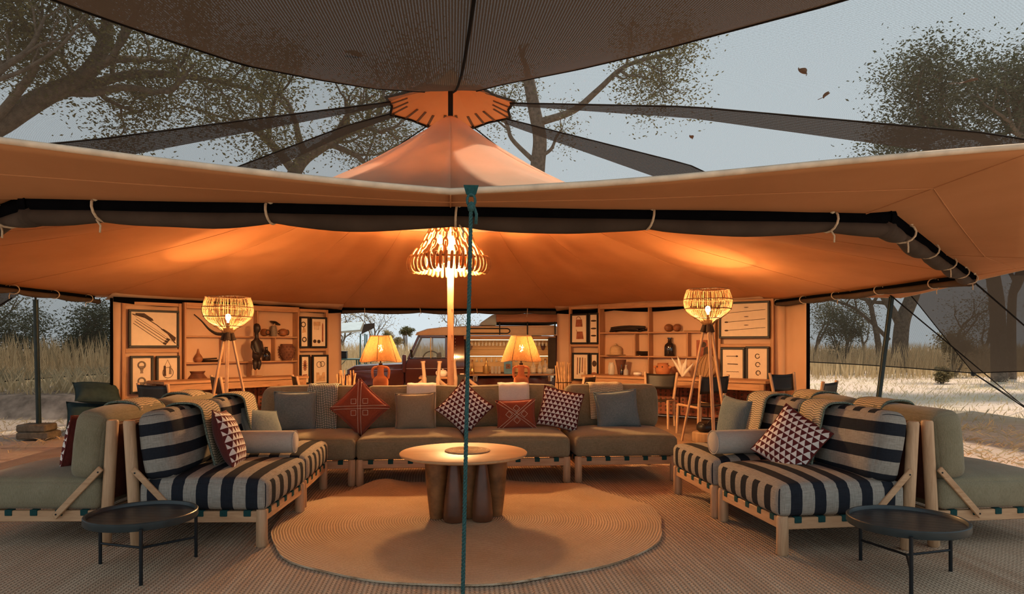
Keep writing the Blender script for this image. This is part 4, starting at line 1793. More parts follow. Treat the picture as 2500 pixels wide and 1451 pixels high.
def tray_table(label, c, r, ztop, angs, rot):
    t = thing('tray_table', label, 'table', (c[0], c[1], .012), 0, 'black tray tables')
    mb = MB()
    z = ztop - .012
    mb.lathe([(r - .022, z - .045), (r - .004, z - .045), (r, z - .038), (r, z - .004), (r - .004, z), (r - .016, z), (r - .020, z - .006), (r - .022, z - .045)], 64)
    mb.build('tray_rim', M['blackrim'], t, ang=40)
    nb = 9
    ri = r - .021
    for i in range(nb):
        x0, x1 = -ri + 2 * ri * i / nb + .0015, -ri + 2 * ri * (i + 1) / nb - .0015
        top = []
        K = 6
        for q in range(K + 1):
            x = x0 + (x1 - x0) * q / K
            top.append((x, math.sqrt(max(0, ri * ri - x * x))))
        poly = top + [(x, -y) for x, y in top[::-1]]
        mb = MB()
        mb.prism(poly, .012, Matrix.Translation((0, 0, z - .026)) @ Matrix.Rotation(rot, 4, 'Z') @ Matrix.Rotation(-PI / 2, 4, 'X'))
        mb.build('tray_board', M['blackboard'], t, ang=30)
    for a in angs:
        x, y = (r - .008) * math.cos(R(a)), (r - .008) * math.sin(R(a))
        x0, y0 = (r + .010) * math.cos(R(a)), (r + .010) * math.sin(R(a))
        mb = MB()
        mb.tube([(x0, y0, 0), (x0, y0, z - .03)], .0105, 8)
        mb.build('leg', M['blackmetal'], t)
        mb = MB()
        mb.tube([(x0, y0, .125), (0, 0, .125)], .0075, 8)
        mb.build('stretcher', M['blackmetal'], t)
    return t


tray_table('black round tray table in front of the left sofa', (-1.82, 4.30), .305, .352, (158, -68, 42), R(80))
tray_table('black round tray table in front of the right sofa', (2.60, 3.77), .315, .352, (105, 12, -121), R(60))

# ------------------------------------------------------------------ lamps
BULB = [(0, -.045), (.012, -.045), (.014, -.02), (.026, 0), (.034, .022), (.034, .036), (.026, .055), (.012, .064), (0, .066)]


def bulb(parent, loc, m='bulb', s=1.0):
    mb = MB()
    mb.lathe([(r * s, z * s) for r, z in BULB], 14)
    o = mb.build('bulb', M[m], parent, ang=180, loc=loc)
    return o


def basket_lamp(label, loc, H, rz):
    """tripod floor lamp with an upturned basket shade; H = height of the shade's rim"""
    t = thing('floor_lamp', label, 'lamp', loc, rz, 'tripod floor lamps')
    z0 = H - .47
    shp = [(.07, 0.0), (.105, .045), (.17, .085), (.245, .14), (.295, .20), (.32, .275), (.318, .335), (.305, .395), (.285, .45), (.278, .47)]
    path = smooth_path([(r, 0, z0 + z) for r, z in shp], 3)
    rng = random.Random(int(H * 1000))
    mb = MB()
    n = 120
    for k in range(n):
        a = 2 * PI * (k + rng.uniform(-.35, .35)) / n
        tw = rng.uniform(-.04, .04)
        top = len(path) - (rng.randint(0, 3) if rng.random() < .1 else 0)
        pts = []
        for i, p in enumerate(path[:top:2] if top == len(path) else path[:top]):
            aa = a + tw * i / len(path)
            pts.append((p.x * math.cos(aa), p.x * math.sin(aa), p.z))
        mb.tube(pts, rng.uniform(.0014, .0026), 4, caps=False)
    st = mb.build('cane_strands', M['straw'], t, ang=180)
    tag(st, kind='stuff')
    for z, rad in ((.085, .17), (.21, .30), (.335, .318), (.47, .28)):
        mb = MB()
        mb.tube([((rad + .003) * math.cos(2 * PI * k / 36), (rad + .003) * math.sin(2 * PI * k / 36), z0 + z + .004 * math.sin(k * .7)) for k in range(36)], .0055, 6, closed=True)
        mb.build('cane_hoop', M['strawdark'], t, ang=180)
    for k in range(3):
        a = 2 * PI * k / 3 - PI / 2
        top = Vector((.035 * math.cos(a), .035 * math.sin(a), z0 + .05))
        foot = Vector((.36 * math.cos(a), .36 * math.sin(a), 0))
        mb = MB()
        mb.beam(top, foot, .042, .026, b=.005)
        lg = mb.build('tripod_leg', M['teakz'], t)
        mb = MB()
        d = (foot - top).normalized()
        mb.tube([top - d * .01, top + d * .06, top + d * .11, top + d * .155], [.030, .030, .037, .042], 12)
        mb.build('grass_binding', M['wrap'], lg, ang=50)
    mb = MB()
    mb.lathe([(0, z0 - .01), (.05, z0 - .01), (.055, z0 + .02), (.02, z0 + .04), (.014, z0 + .12), (.02, z0 + .13), (0, z0 + .13)], 14)
    mb.build('bulb_holder', M['wrap'], t)
    bulb(t, (0, 0, z0 + .18), 'bulbfloor')
    return t


basket_lamp('tripod floor lamp with basket shade in front of the left shelves', (-2.93, 9.50, .012), 1.945, R(12))
basket_lamp('tripod floor lamp with basket shade in front of the right shelves', (3.43, 9.05, .012), 2.055, R(-8))


def clay_lamp(label, loc, rz=0):
    t = thing('table_lamp', label, 'lamp', loc, rz, 'clay jar table lamps')
    mb = MB()
    mb.lathe([(0, 0), (.055, 0), (.07, .02), (.082, .10), (.088, .18), (.084, .225), (.060, .245), (.040, .262), (.036, .30), (.038, .36), (.042, .372), (.030, .376), (0, .376)], 28)
    jar = mb.build('clay_jar', M['clay'], t, ang=50)
    for s in (-1, 1):
        mb = MB()
        mb.tube(smooth_path([(s * .038, 0, .355), (s * .07, 0, .352), (s * .092, 0, .325), (s * .092, 0, .27), (s * .082, 0, .225)], 4), .0145, 8)
        mb.build('jar_handle', M['clay'], jar, ang=180)
    mb = MB()
    mb.lathe([(0, .37), (.022, .37), (.022, .40), (.008, .405), (.008, .50), (.014, .505), (.014, .53), (0, .53)], 10)
    mb.build('lamp_stem', M['wrap'], t)
    mb = MB()
    rp = lambda a, f: 1 + .018 * math.cos(72 * a)
    prof = [(.235, .425), (.205, .50), (.168, .60), (.118, .715)]
    vs, fs = [], []
    n = 144
    for i, (r, z) in enumerate(prof):
        for k in range(n):
            a = 2 * PI * k / n
            seg = .97 + .03 * abs(math.cos(a * 3)) ** .5
            rr = r * rp(a, 0) * seg
            vs.append((rr * math.cos(a), rr * math.sin(a), z + (.010 * math.sin(a * 3) if i == 0 else 0)))
    for i in range(len(prof) - 1):
        for k in range(n):
            fs.append([i * n + k, i * n + (k + 1) % n, (i + 1) * n + (k + 1) % n, (i + 1) * n + k])
    mb.add(vs, fs)
    mb.build('raffia_shade', M['raffia'], t, ang=180)
    for r, z in ((.232, .425), (.118, .715)):
        mb = MB()
        mb.tube([(r * math.cos(2 * PI * k / 36) * (.97 + .03 * abs(math.cos(2 * PI * k / 36 * 3)) ** .5), r * math.sin(2 * PI * k / 36) * (.97 + .03 * abs(math.cos(2 * PI * k / 36 * 3)) ** .5), z + (.010 * math.sin(2 * PI * k / 12) if z < .5 else 0)) for k in range(36)], .004, 5, closed=True)
        mb.build('shade_ring', M['stick'], t, ang=180)
    for k in range(6):
        a = 2 * PI * k / 6 + .3
        mb = MB()
        mb.tube([(.234 * math.cos(a), .234 * math.sin(a), .42), (.120 * math.cos(a), .120 * math.sin(a), .72)], .003, 5)
        mb.build('shade_rib', M['strawdark'], t, ang=180)
    bulb(t, (0, 0, .55), 'bulbtable')
    return t


# console table behind the back sofa carries the clay lamps
ct = thing('console_table', 'long narrow wooden console table hidden behind the back sofa', 'table', (.0, 8.08, .012))
mb = MB()
mb.box(-1.35, 1.35, -.22, .22, .665, .705, .005)
mb.build('table_top', M['shelfx'], ct)
for sx in (-1, 1):
    for sy in (-1, 1):
        mb = MB()
        mb.box(sx * 1.28 - .03, sx * 1.28 + .03, sy * .17 - .03, sy * .17 + .03, 0, .665, .005)
        mb.build('leg', M['shelf'], ct)
clay_lamp('clay jar lamp with raffia shade standing left of the pole', (-.80, 8.10, .717), R(8))
clay_lamp('clay jar lamp with raffia shade in front of the bar', (.82, 8.08, .717), R(-20))


def chandelier():
    t = thing('fibre_chandelier', 'chandelier of coiled fibre rings and chains hung around the pole', 'chandelier', (-.02, 9.0, 2.10))
    rng = random.Random(11)
    n = 46
    ring_a = None
    rr = .475
    # two mesh variants of a wrapped ring, shared by all
    protos = []
    for m in ('bead', 'beadlight'):
        mb = MB()
        mb.tube([(0, .055 * math.cos(2 * PI * k / 18) * .95, .098 * math.sin(2 * PI * k / 18)) for k in range(18)], .019, 8, closed=True)
        o = mb.build('fibre_ring', M[m], t, ang=180)
        protos.append(o)
    used = [False, False]
    for k in range(n):
        a = 2 * PI * k / n
        v = 1 if rng.random() < .4 else 0
        loc = (rr * math.cos(a), rr * math.sin(a), .26 + .012 * math.sin(a * 3) + rng.uniform(-.008, .008))
        rot = (rng.uniform(-.12, .12), rng.uniform(-.08, .08), a + PI / 2 + rng.uniform(-.12, .12))
        if not used[v]:
            protos[v].location, protos[v].rotation_euler = loc, rot
            used[v] = True
        else:
            share(protos[v], 'fibre_ring', t, loc, rot)
    mb = MB()
    mb.tube([(rr * math.cos(2 * PI * k / 40), rr * math.sin(2 * PI * k / 40), .325) for k in range(40)], .012, 6, closed=True)
    mb.build('hoop', M['strawdark'], t, ang=180)
    mb = MB()
    mb.tube([(.19 * math.cos(2 * PI * k / 30), .19 * math.sin(2 * PI * k / 30), .86) for k in range(30)], .012, 6, closed=True)
    mb.build('hoop', M['strawdark'], t, ang=180)
    mb = MB()
    mb.tube([(.028 * math.cos(2 * PI * k / 14), 0, .072 * math.sin(2 * PI * k / 14)) for k in range(14)], .0145, 6, closed=True)
    link = mb.build('chain_link', M['beadlight'], t, ang=180)
    first = True
    nc = 14
    for c in range(nc):
        a = 2 * PI * c / nc + .1
        p0 = Vector((rr * math.cos(a), rr * math.sin(a), .34))
        p1 = Vector((.19 * math.cos(a), .19 * math.sin(a), .86))
        d = (p1 - p0)
        q = d.to_track_quat('Z', 'X')
        K = 5
        for i in range(K):
            f = (i + .5) / K
            p = p0.lerp(p1, f) - Vector((math.cos(a), math.sin(a), 0)) * .05 * math.sin(PI * f)
            e = (q @ Euler((0, 0, (PI / 2) * (i % 2) + .4)).to_quaternion()).to_euler()
            if first:
                link.location, link.rotation_euler = p, e
                first = False
            else:
                share(link, 'chain_link', t, p, e)
    for k in range(4):
        a = PI / 4 + k * PI / 2
        mb = MB()
        mb.tube([(.19 * math.cos(a), .19 * math.sin(a), .86), (.045 * math.cos(a), .045 * math.sin(a), 1.18)], .006, 5)
        mb.build('hanging_cord', M['wrap'], t, ang=180)
    for (x, y, z) in ((.045, -.16, .545), (-.11, -.14, .56), (.14, .0, .225), (-.14, .0, .225), (.0, .14, .225), (.0, -.14, .225)):  # the four low bulbs are added to brighten the seats and rug
        mb = MB()
        mb.tube([(x, y, z + .07), (x * .6, y * .6, .86)], .006, 6)
        fx = mb.build('bulb_flex', M['wrap'], t)
        mb = MB()
        mb.lathe([(0, z + .06), (.018, z + .06), (.018, z + .11), (0, z + .12)], 8, (x, y, 0))
        mb.build('bulb_socket', M['wrap'], fx)
        mb2 = MB()
        mb2.lathe([(r, -z_) for r, z_ in BULB][::-1], 14)
        mb2.build('bulb', M['bulb' if z > .4 else 'bulbadded'], t, ang=180, loc=(x, y, z + .01))
    return t


chandelier()

# ------------------------------------------------------------------ shelving with pictures and curios
# local frame of a shelving unit: x = u along the unit, -y = towards the room, z up
def unit_frame(A, B):
    A, B = Vector(A), Vector(B)
    e = (B - A).normalized()
    return A, math.atan2(e.y, e.x)


L_A, L_RZ = unit_frame((-5.2, 11.1), (-2.3, 14.0))       # u runs away from the left corner; room is on the -y side
R_A, R_RZ = unit_frame((5.2, 11.1), (2.3, 14.0))          # u runs leftwards; room is on the +y side


def to_world(A, rz, p):
    c, s = math.cos(rz), math.sin(rz)
    return Vector((A.x + p[0] * c - p[1] * s, A.y + p[0] * s + p[1] * c, p[2]))


def board(parent, name, u0, u1, y0, y1, z0, z1, m='shelf', b=.004):
    mb = MB()
    mb.box(min(u0, u1), max(u0, u1), min(y0, y1), max(y0, y1), z0, z1, b)
    return mb.build(name, M[m], parent)


def shelving(label, A, rz, f, bays, zoff, shelf_div, back_dir):
    """f = front sign in local y (-1: room side is -y)"""
    t = thing('shelving_unit', label, 'shelves', (A[0], A[1], 0), rz, 'curio shelving units')
    (p0, p1), (s0, s1), (q0, q1) = bays
    ztop, zmid, zbot = 2.0 + zoff, 1.225 + zoff, .50 + zoff
    dF, dB = f * .0, -f * .20      # front plane, rear plane
    w = .05
    # picture bays: posts and rails
    for (a, b) in ((p0, p1), (q0, q1)):
        for x in (a, b - w):
            board(t, 'upright', x, x + w, dF, -f * .06, .012, ztop, 'shelf')
        for z in (ztop - .055, zmid - .03, zbot - .06):
            board(t, 'rail', a + w, b - w, dF, -f * .055, z, z + .055, 'shelfx')
    # shelf bay: deep side panels, top, shelves
    for x in (s0, s1 - .03):
        board(t, 'side_panel', x, x + .03, f * .06, dB, .012, ztop + .02, 'shelf')
    board(t, 'top_board', s0 + .03, s1 - .03, f * .06, dB, ztop - .075, ztop + .02, 'shelfx')
    for z in (1.445, 1.0, .52):
        board(t, 'shelf', s0 + .03, s1 - .03, f * .05, dB, z + zoff, z + zoff + .026, 'shelfx')
    for (x, z0, z1) in shelf_div:
        board(t, 'divider', x, x + .026, f * .03, dB, z0 + zoff, z1 + zoff, 'shelf')
    return t


LB = ((.206, 1.125), (1.14, 3.29), (3.295, 3.98))
RB = ((-.12, .84), (.86, 3.24), (3.245, 3.99))
shelving('left shelving unit with framed pictures at both ends', L_A, L_RZ, -1, LB, 0.0, ((1.80, 1.026, 1.445), (2.45, 1.471, 1.95), (2.80, 1.026, 1.445), (2.32, .546, 1.0)), -1)
shelving('right shelving unit with framed pictures at both ends', R_A, R_RZ, 1, RB, .085, ((2.155, .546, 1.93), (1.38, 1.026, 1.445), (2.44, 1.026, 1.445)), 1)


def put(side, u, z, dy=0.0):
    """world point at unit coordinate u, height z, dy metres into the room from the unit's front"""
    if side == 'L':
        return to_world(L_A, L_RZ, (u, -dy, z))
    return to_world(R_A, R_RZ, (u, dy, z))


def rz_of(side):
    """z rotation so that local -y faces the room, local x runs to the viewer's right"""
    return L_RZ if side == 'L' else R_RZ + PI


# --- framed pictures: black frame (four bars), cream mount, objects mounted on it, glass left off (none is seen to reflect)
def picture(label, side, u0, u1, z0, z1, art, dy=.03):
    w, h = abs(u1 - u0), z1 - z0
    c = put(side, (u0 + u1) / 2, z0, dy)
    t = thing('framed_picture', label, 'picture', c, rz_of(side), 'framed artefacts on the shelving')
    b = .035
    for (x0, x1, za, zb) in ((-w / 2, w / 2, 0, b), (-w / 2, w / 2, h - b, h), (-w / 2, -w / 2 + b, b, h - b), (w / 2 - b, w / 2, b, h - b)):
        mb = MB()
        mb.box(x0, x1, -.022, .018, za, zb, .004)
        mb.build('frame_bar', M['frame'], t)
    mb = MB()
    mb.box(-w / 2 + b - .004, w / 2 - b + .004, .0, .012, b - .004, h - b + .004, .001)
    mb.build('mount_board', M['paper'], t)
    iw, ih = w - 2 * b, h - 2 * b

    def X(fx):
        return -w / 2 + b + fx * iw

    def Zc(fz):
        return b + fz * ih

    def tube(pts, r, m, nm):
        q = MB()
        q.tube([(X(x), -.006, Zc(z)) for x, z in pts], r, 6)
        q.build(nm, M[m], t, ang=180)

    def poly(pts, m, nm, th=.008):
        q = MB()
        q.prism([(X(x), Zc(z)) for x, z in pts], th, Matrix.Translation((0, -.005, 0)))
        q.build(nm, M[m], t)

    def ring(cx, cz, r, tr, m, nm, a0=0, a1=2 * PI):
        q = MB()
        n = 22
        full = abs(a1 - a0 - 2 * PI) < 1e-3
        q.tube([(X(cx) + r * math.cos(a0 + (a1 - a0) * k / n), -.007, Zc(cz) + r * math.sin(a0 + (a1 - a0) * k / n)) for k in range(n if full else n + 1)], tr, 6, closed=full)
        q.build(nm, M[m], t, ang=180)

    def disc(cx, cz, r, m, nm, sx=1.0, sz=1.0, th=.008):
        q = MB()
        q.prism([(X(cx) + sx * r * math.cos(2 * PI * k / 18), Zc(cz) + sz * r * math.sin(2 * PI * k / 18)) for k in range(18)], th, Matrix.Translation((0, -.005, 0)))
        q.build(nm, M[m], t)
    art(tube, poly, ring, disc)
    return t


def art_bow(tube, poly, ring, disc):
    tube([(.03, .93), (.30, .83), (.55, .62), (.78, .38), (.97, .06)], .006, 'artdark', 'bow')
    tube([(.03, .93), (.50, .50), (.97, .06)], .0018, 'artdark', 'bow_string')
    for i in range(3):
        o = i * .06
        tube([(.05 + o * .5, .66 + o), (.72 + o * .6, .05 + o * 1.0)], .0035, 'artdark', 'arrow')
        poly([(.70 + o * .6, .10 + o), (.78 + o * .6, .07 + o), (.75 + o * .6, .01 + o), (.69 + o * .6, .05 + o)], 'artdark', 'arrow_feather')
    poly([(.10, .96), (.28, .96), (.46, .80), (.48, .74), (.42, .74), (.28, .85), (.10, .90)], 'artdark', 'feather_tuft')
    poly([(.64, .50), (.70, .50), (.82, .40), (.98, .24), (.96, .14), (.90, .14), (.80, .34)], 'artdark', 'feather_tuft')


def art_belts(tube, poly, ring, disc):
    for z in (.74, .26):
        ring(.5, z + .05, .052, .012, 'artgrey', 'beaded_collar')
        poly([(.36, z + .02), (.64, z + .02), (.56, z - .14), (.58, z - .20), (.42, z - .20), (.45, z - .14)], 'artgrey', 'beaded_tail')


def art_necklace(tube, poly, ring, disc):
    ring(.5, .55, .085, .0035, 'artdark', 'bead_string')
    tube([(.30, .72), (.48, .94), (.66, .72)], .003, 'artdark', 'bead_string')
    poly([(.26, .45), (.40, .45), (.38, .76), (.28, .76)], 'artdark', 'tassel')
    poly([(.56, .50), (.68, .50), (.66, .74), (.58, .74)], 'artgrey', 'tassel')
    tube([(.44, .34), (.46, .12)], .009, 'artdark', 'pendant')
    tube([(.2, .07), (.78, .07)], .005, 'artdark', 'rod')


def art_bags(tube, poly, ring, disc):
    ring(.45, .86, .05, .006, 'artred', 'bag_strap', 0, PI)
    poly([(.25, .58), (.72, .58), (.68, .85), (.30, .85)], 'artred', 'woven_bag')
    poly([(.30, .12), (.80, .12), (.72, .40), (.34, .40)], 'artred', 'woven_bag')
    tube([(.34, .40), (.30, .47)], .006, 'artred', 'strap_end')


def art_leaves(tube, poly, ring, disc):
    for z in (.78, .50, .24):
        disc(.5, z, .05, 'artdark', 'leaf_blade', 1.3, .35)


def art_combs(tube, poly, ring, disc):
    poly([(.15, .75), (.62, .75), (.62, .90), (.15, .90)], 'arttan', 'comb')
    for i in range(4):
        tube([(.2 + i * .1, .75), (.2 + i * .1, .60)], .004, 'arttan', 'comb_tooth')
    poly([(.74, .16), (.84, .16), (.84, .78), (.80, .86), (.76, .78)], 'artred', 'blade')
    disc(.22, .18, .035, 'artdark', 'bead_disc')
    disc(.52, .17, .035, 'artdark', 'bead_disc')


def art_mask(tube, poly, ring, disc):
    ring(.35, .78, .045, .009, 'artdark', 'bangle')
    poly([(.2, .48), (.75, .50), (.62, .66), (.35, .68)], 'arttan', 'leather_flap')
    ring(.5, .24, .04, .010, 'artdark', 'bangle')


def art_flower(tube, poly, ring, disc):
    for k in range(14):
        a = 2 * PI * k / 14
        tube([(.5 + .08 * math.cos(a), .66 + .05 * math.sin(a)), (.5 + .34 * math.cos(a), .66 + .21 * math.sin(a))], .006, 'artred', 'quill')
    disc(.5, .66, .03, 'artdark', 'rosette')
    poly([(.2, .27), (.8, .28), (.8, .32), (.2, .31)], 'artred', 'bar')


def art_beads(tube, poly, ring, disc):
    ring(.42, .70, .055, .005, 'artdark', 'bead_loop')
    ring(.66, .72, .05, .005, 'artdark', 'bead_loop')
    poly([(.22, .06), (.85, .06), (.85, .40), (.70, .40), (.62, .28), (.46, .28), (.40, .40), (.22, .40)], 'arttan', 'hide_panel')


def art_spears(tube, poly, ring, disc):
    for z in (.74, .46, .20):
        tube([(.12, z - .02), (.95, z + .06)], .0035, 'artdark', 'spear_shaft')
        disc(.12, z - .02, .022, 'artdark', 'spear_blade', 1.5, .6)
        disc(.55, z + .14, .028, 'artdark', 'knife', 1.4, .22)


def art_spoons(tube, poly, ring, disc):
    tube([(.2, .78), (.62, .78)], .0045, 'artdark', 'spoon_handle')
    disc(.7, .78, .018, 'artdark', 'spoon_bowl', 1.2, .8)
    poly([(.24, .51), (.76, .50), (.74, .53), (.26, .535)], 'artdark', 'hair_pin')
    tube([(.2 + .06 * i, .26 + .012 * (i % 2)) for i in range(11)], .0035, 'artdark', 'bead_chain')


def art_bangles(tube, poly, ring, disc):
    for i, z in enumerate((.76, .50, .24)):
        ring(.5 + .02 * i, z, .036, .006, 'artdark', 'bangle', .5 - .6 * i, 6.2 - .6 * i)


def art_sticks(tube, poly, ring, disc):
    for i, x in enumerate((.25, .42, .60)):
        tube([(x, .18 + .05 * i), (x + .03, .88)], .009, 'artred' if i != 1 else 'artdark', 'club')
    poly([(.72, .2), (.86, .2), (.84, .86), (.76, .86)], 'arttan', 'hide_strip')


def art_pods(tube, poly, ring, disc):
    disc(.5, .64, .05, 'artdark', 'seed_pod', 1.0, 1.2)
    disc(.45, .22, .06, 'artred', 'seed_pod', 1.1, .6)


picture('large framed bow and arrows on the left shelving', 'L', .285, 1.06, 1.277, 1.876, art_bow)
picture('framed pair of beaded collars at the far left of the shelving', 'L', .307, .655, .554, 1.15, art_belts)
picture('framed bead necklace and tassels right of the beaded collars', 'L', .70, 1.07, .545, 1.145, art_necklace)
picture('framed bangles and hide flap right of the shelf curios', 'L', 3.31, 3.52, 1.255, 1.853, art_mask)
picture('framed comb, blade and two discs near the left tent opening', 'L', 3.545, 3.92, 1.255, 1.850, art_combs)
picture('framed quill rosette above a red bar', 'L', 3.32, 3.54, .566, 1.126, art_flower)
picture('framed bead loops and hide panel near the left tent opening', 'L', 3.585, 3.953, .545, 1.123, art_beads)
picture('large framed spears at the right end of the right shelving', 'R', -.072, .80, 1.43, 2.05, art_spears)
picture('framed spoon, pin and bead chain behind the right floor lamp', 'R', .345, .774, .69, 1.275, art_spoons)
picture('framed three open bangles at the right end of the shelving', 'R', -.063, .333, .69, 1.295, art_bangles)
picture('framed two woven bags at the left end of the right shelving', 'R', 3.50, 3.92, 1.33, 1.935, art_bags)
picture('framed three leaf blades beside the woven bags', 'R', 3.255, 3.485, 1.33, 1.94, art_leaves)
picture('framed clubs and hide strip below the woven bags', 'R', 3.47, 3.875, .60, 1.157, art_sticks)
picture('framed seed pods below the leaf blades', 'R', 3.255, 3.45, .60, 1.157, art_pods)


# --- curios
def lathe_thing(name, label, cat, loc, prof, m, n=24, group=None, rot=None, ang=50):
    mb = MB()
    mb.lathe(prof, n)
    o = mb.build(name, m, loc=loc, ang=ang, rot=rot)
    return tag(o, label, cat, group)


S1, S2, S3 = 1.471, 1.026, .546
OFF = .085
G = 'curios on the shelves'
# left unit, upper shelf
t = thing('antelope_horn', 'long curved ridged horn resting on the upper left shelf', 'horn', put('L', 1.35, 1.471, -.05), L_RZ, G)
mb = MB()
pts = smooth_path([(0, 0, .36), (.13, 0, .25), (.25, 0, .12), (.38, 0, .045), (.5, 0, .035)], 6)
mb.tube(pts, [.008 + .020 * i / (len(pts) - 1) for i in range(len(pts))], 10)
mb.build('horn_curve', M['ebony'], t, ang=180)
for i in range(4, len(pts) - 2, 2):
    mb = MB()
    rr = .008 + .020 * i / (len(pts) - 1)
    mb.tube([pts[i] + Vector((0, rr * math.cos(a), rr * math.sin(a))) for a in [2 * PI * k / 10 for k in range(10)]], .003, 5, closed=True)
    mb.build('horn_ridge', M['ebony'], t, ang=180)
lathe_thing('wooden_mortar', 'squat dark wooden mortar on the upper left shelf', 'mortar', put('L', 1.98, S1, -.08), [(0, 0), (.085, 0), (.09, .02), (.07, .06), (.075, .12), (.09, .19), (.075, .19), (.05, .10), (0, .09)], M['ebony'], group=G)


def rattle(label, loc, rz, s=1.0, handle=1):
    t = thing('gourd_rattle', label, 'rattle', loc, rz, G)
    mb = MB()
    mb.lathe([(0, -.095), (.035, -.095), (.055, -.075), (.072, -.02), (.070, .03), (.050, .07), (.030, .085), (0, .088)], 20, M=Matrix.Translation((0, 0, .072 * s)) @ Matrix.Rotation(PI / 2, 4, 'Y') @ Matrix.Scale(s, 4))
    mb.build('gourd_bowl', M['gourd'], t, ang=50)
    mb = MB()
    mb.tube([(-.098 * s, .046 * s * math.cos(a), .072 * s + .046 * s * math.sin(a)) for a in [2 * PI * k / 16 for k in range(16)]], .007, 6, closed=True)
    mb.build('gourd_rim', M['ebony'], t, ang=180)
    if handle:
        mb = MB()
        mb.tube([(.08 * s, 0, .072 * s), (.2 * s, 0, .06 * s), (.30 * s, .01, .055 * s)], .009, 6)
        mb.build('handle', M['stick'], t, ang=180)
    return t


rattle('round gourd lying open end forward beside the hatted jar', put('L', 2.64, S1 + .004, -.05), L_RZ + R(100), .95, 0)
rattle('gourd with a pale neck right of the hatted jar', put('L', 3.02, S1 + .004, -.06), L_RZ + R(180), 1.0, 1)
t = thing('hatted_jar', 'patterned jar wearing a tilted dark brimmed lid', 'jar', put('L', 2.80, S1, -.01), L_RZ, G)
mb = MB()
mb.lathe([(0, 0), (.05, 0), (.058, .02), (.062, .12), (.050, .17), (.045, .19), (0, .19)], 20)
mb.build('jar_body', M['artgrey'], t)
mb = MB()
mb.lathe([(0, -.012), (.085, -.008), (.10, 0), (.085, .008), (.03, .03), (0, .035)], 24, M=Matrix.Translation((.03, 0, .245)) @ Matrix.Rotation(R(24), 4, 'Y'))
mb.build('brimmed_lid', M['ebony'], t)
mb = MB()
mb.tube([(.005, 0, .18), (.022, 0, .235)], .012, 6)
mb.build('lid_stem', M['stick'], t)
# left unit, middle shelf
lathe_thing('small_gourd', 'small teardrop gourd at the left of the middle shelf', 'gourd', put('L', 1.42, S2, -.05), [(0, 0), (.045, 0), (.07, .03), (.075, .065), (.055, .11), (.025, .15), (.014, .19), (.010, .225), (0, .228)], M['gourd'], group=G)
t = thing('wooden_tray', 'low dark carved tray with sticks on the middle left shelf', 'tray', put('L', 1.615, S2 + .002, -.05), L_RZ, G)
mb = MB()
mb.lathe([(0, 0), (.10, 0), (.125, .035), (.118, .04), (.095, .012), (0, .01)], 20, M=Matrix.Scale(1.35, 4, (1, 0, 0)))
mb.build('tray_bowl', M['ebony'], t)
for i in range(4):
    mb = MB()
    mb.tube([(-.12 + .02 * i, -.02 + .015 * i, .05), (.10 + .01 * i, .0, .06)], .012, 6)
    mb.build('stick', M['artdark'], t, ang=180)
lathe_thing('dark_bottle', 'dark glass bottle in the right of the left middle shelf', 'bottle', put('L', 2.68, S2 + .002, -.06), [(0, 0), (.070, 0), (.078, .01), (.078, .12), (.070, .15), (.030, .19), (.026, .235), (.031, .24), (.031, .252), (0, .252)], M['darkglass'], group=G)
t = thing('spiked_pot', 'dark clay pot covered in knobs at the right end of the middle shelf', 'pot', put('L', 3.08, S2 + .002, -.03), L_RZ, G)
mb = MB()
mb.lathe([(0, 0), (.085, 0), (.11, .05), (.14, .14), (.145, .2), (.125, .26), (.105, .29), (.11, .305), (.09, .305), (.08, .27), (0, .25)], 24)
mb.build('pot_body', M['claydark'], t)
kn = None
for r_ in range(5):
    for k in range(12):
        a = 2 * PI * (k + .5 * (r_ % 2)) / 12
        z = .055 + .05 * r_
        rad = .113 + .032 * math.sin(PI * (z - .0) / .32)
        if kn is None:
            mb = MB()
            mb.lathe([(0, -.004), (.013, 0), (.008, .012), (0, .017)], 6)
            kn = mb.build('knob', M['claydark'], t, loc=(rad * math.cos(a), rad * math.sin(a), z), rot=(0, PI / 2, a))
        else:
            share(kn, 'knob', t, (rad * math.cos(a), rad * math.sin(a), z), (0, PI / 2, a))
# left unit, bottom
lathe_thing('clay_pot', 'large brown clay pot with flared lip on the bottom left shelf', 'pot', put('L', 1.42, S3 + .002, -.10), [(0, 0), (.10, 0), (.15, .05), (.175, .13), (.165, .21), (.125, .26), (.11, .285), (.135, .325), (.125, .33), (.10, .295), (0, .28)], M['claydark'], group=G)
# tall carved figure on a post, standing on the desk in front of the left unit
t = thing('carved_figure', 'tall dark carved standing figure mounted on a wooden post', 'sculpture', put('L', 2.33, 0.78, .22), L_RZ + R(20), G)
t.location.z = .757
mb = MB()
mb.box(-.08, .08, -.07, .07, 0, .022, .006)
mb.build('plinth', M['shelfx'], t)
mb = MB()
mb.tube([(0, .02, .02), (0, .02, .34)], .018, 8)
mb.build('support_post', M['shelf'], t)
fig = MB()
ell = []
for (z, rx, ry, cy) in ((.0, .0, .0, 0), (.005, .05, .045, 0), (.08, .085, .07, 0), (.15, .088, .085, -.015), (.22, .075, .075, -.01), (.30, .09, .065, 0), (.355, .105, .055, 0), (.385, .06, .045, 0), (.41, .034, .034, 0), (.50, .032, .034, 0), (.525, .05, .052, -.004), (.57, .058, .064, -.01), (.62, .055, .060, -.006), (.66, .036, .042, 0), (.672, 0, 0, 0)):
    ell.append((z, rx, ry, cy))
nn = 20
vs, fs = [], []
for (z, rx, ry, cy) in ell:
    for k in range(nn):
        a = 2 * PI * k / nn
        vs.append((rx * math.cos(a), cy + ry * math.sin(a), z))
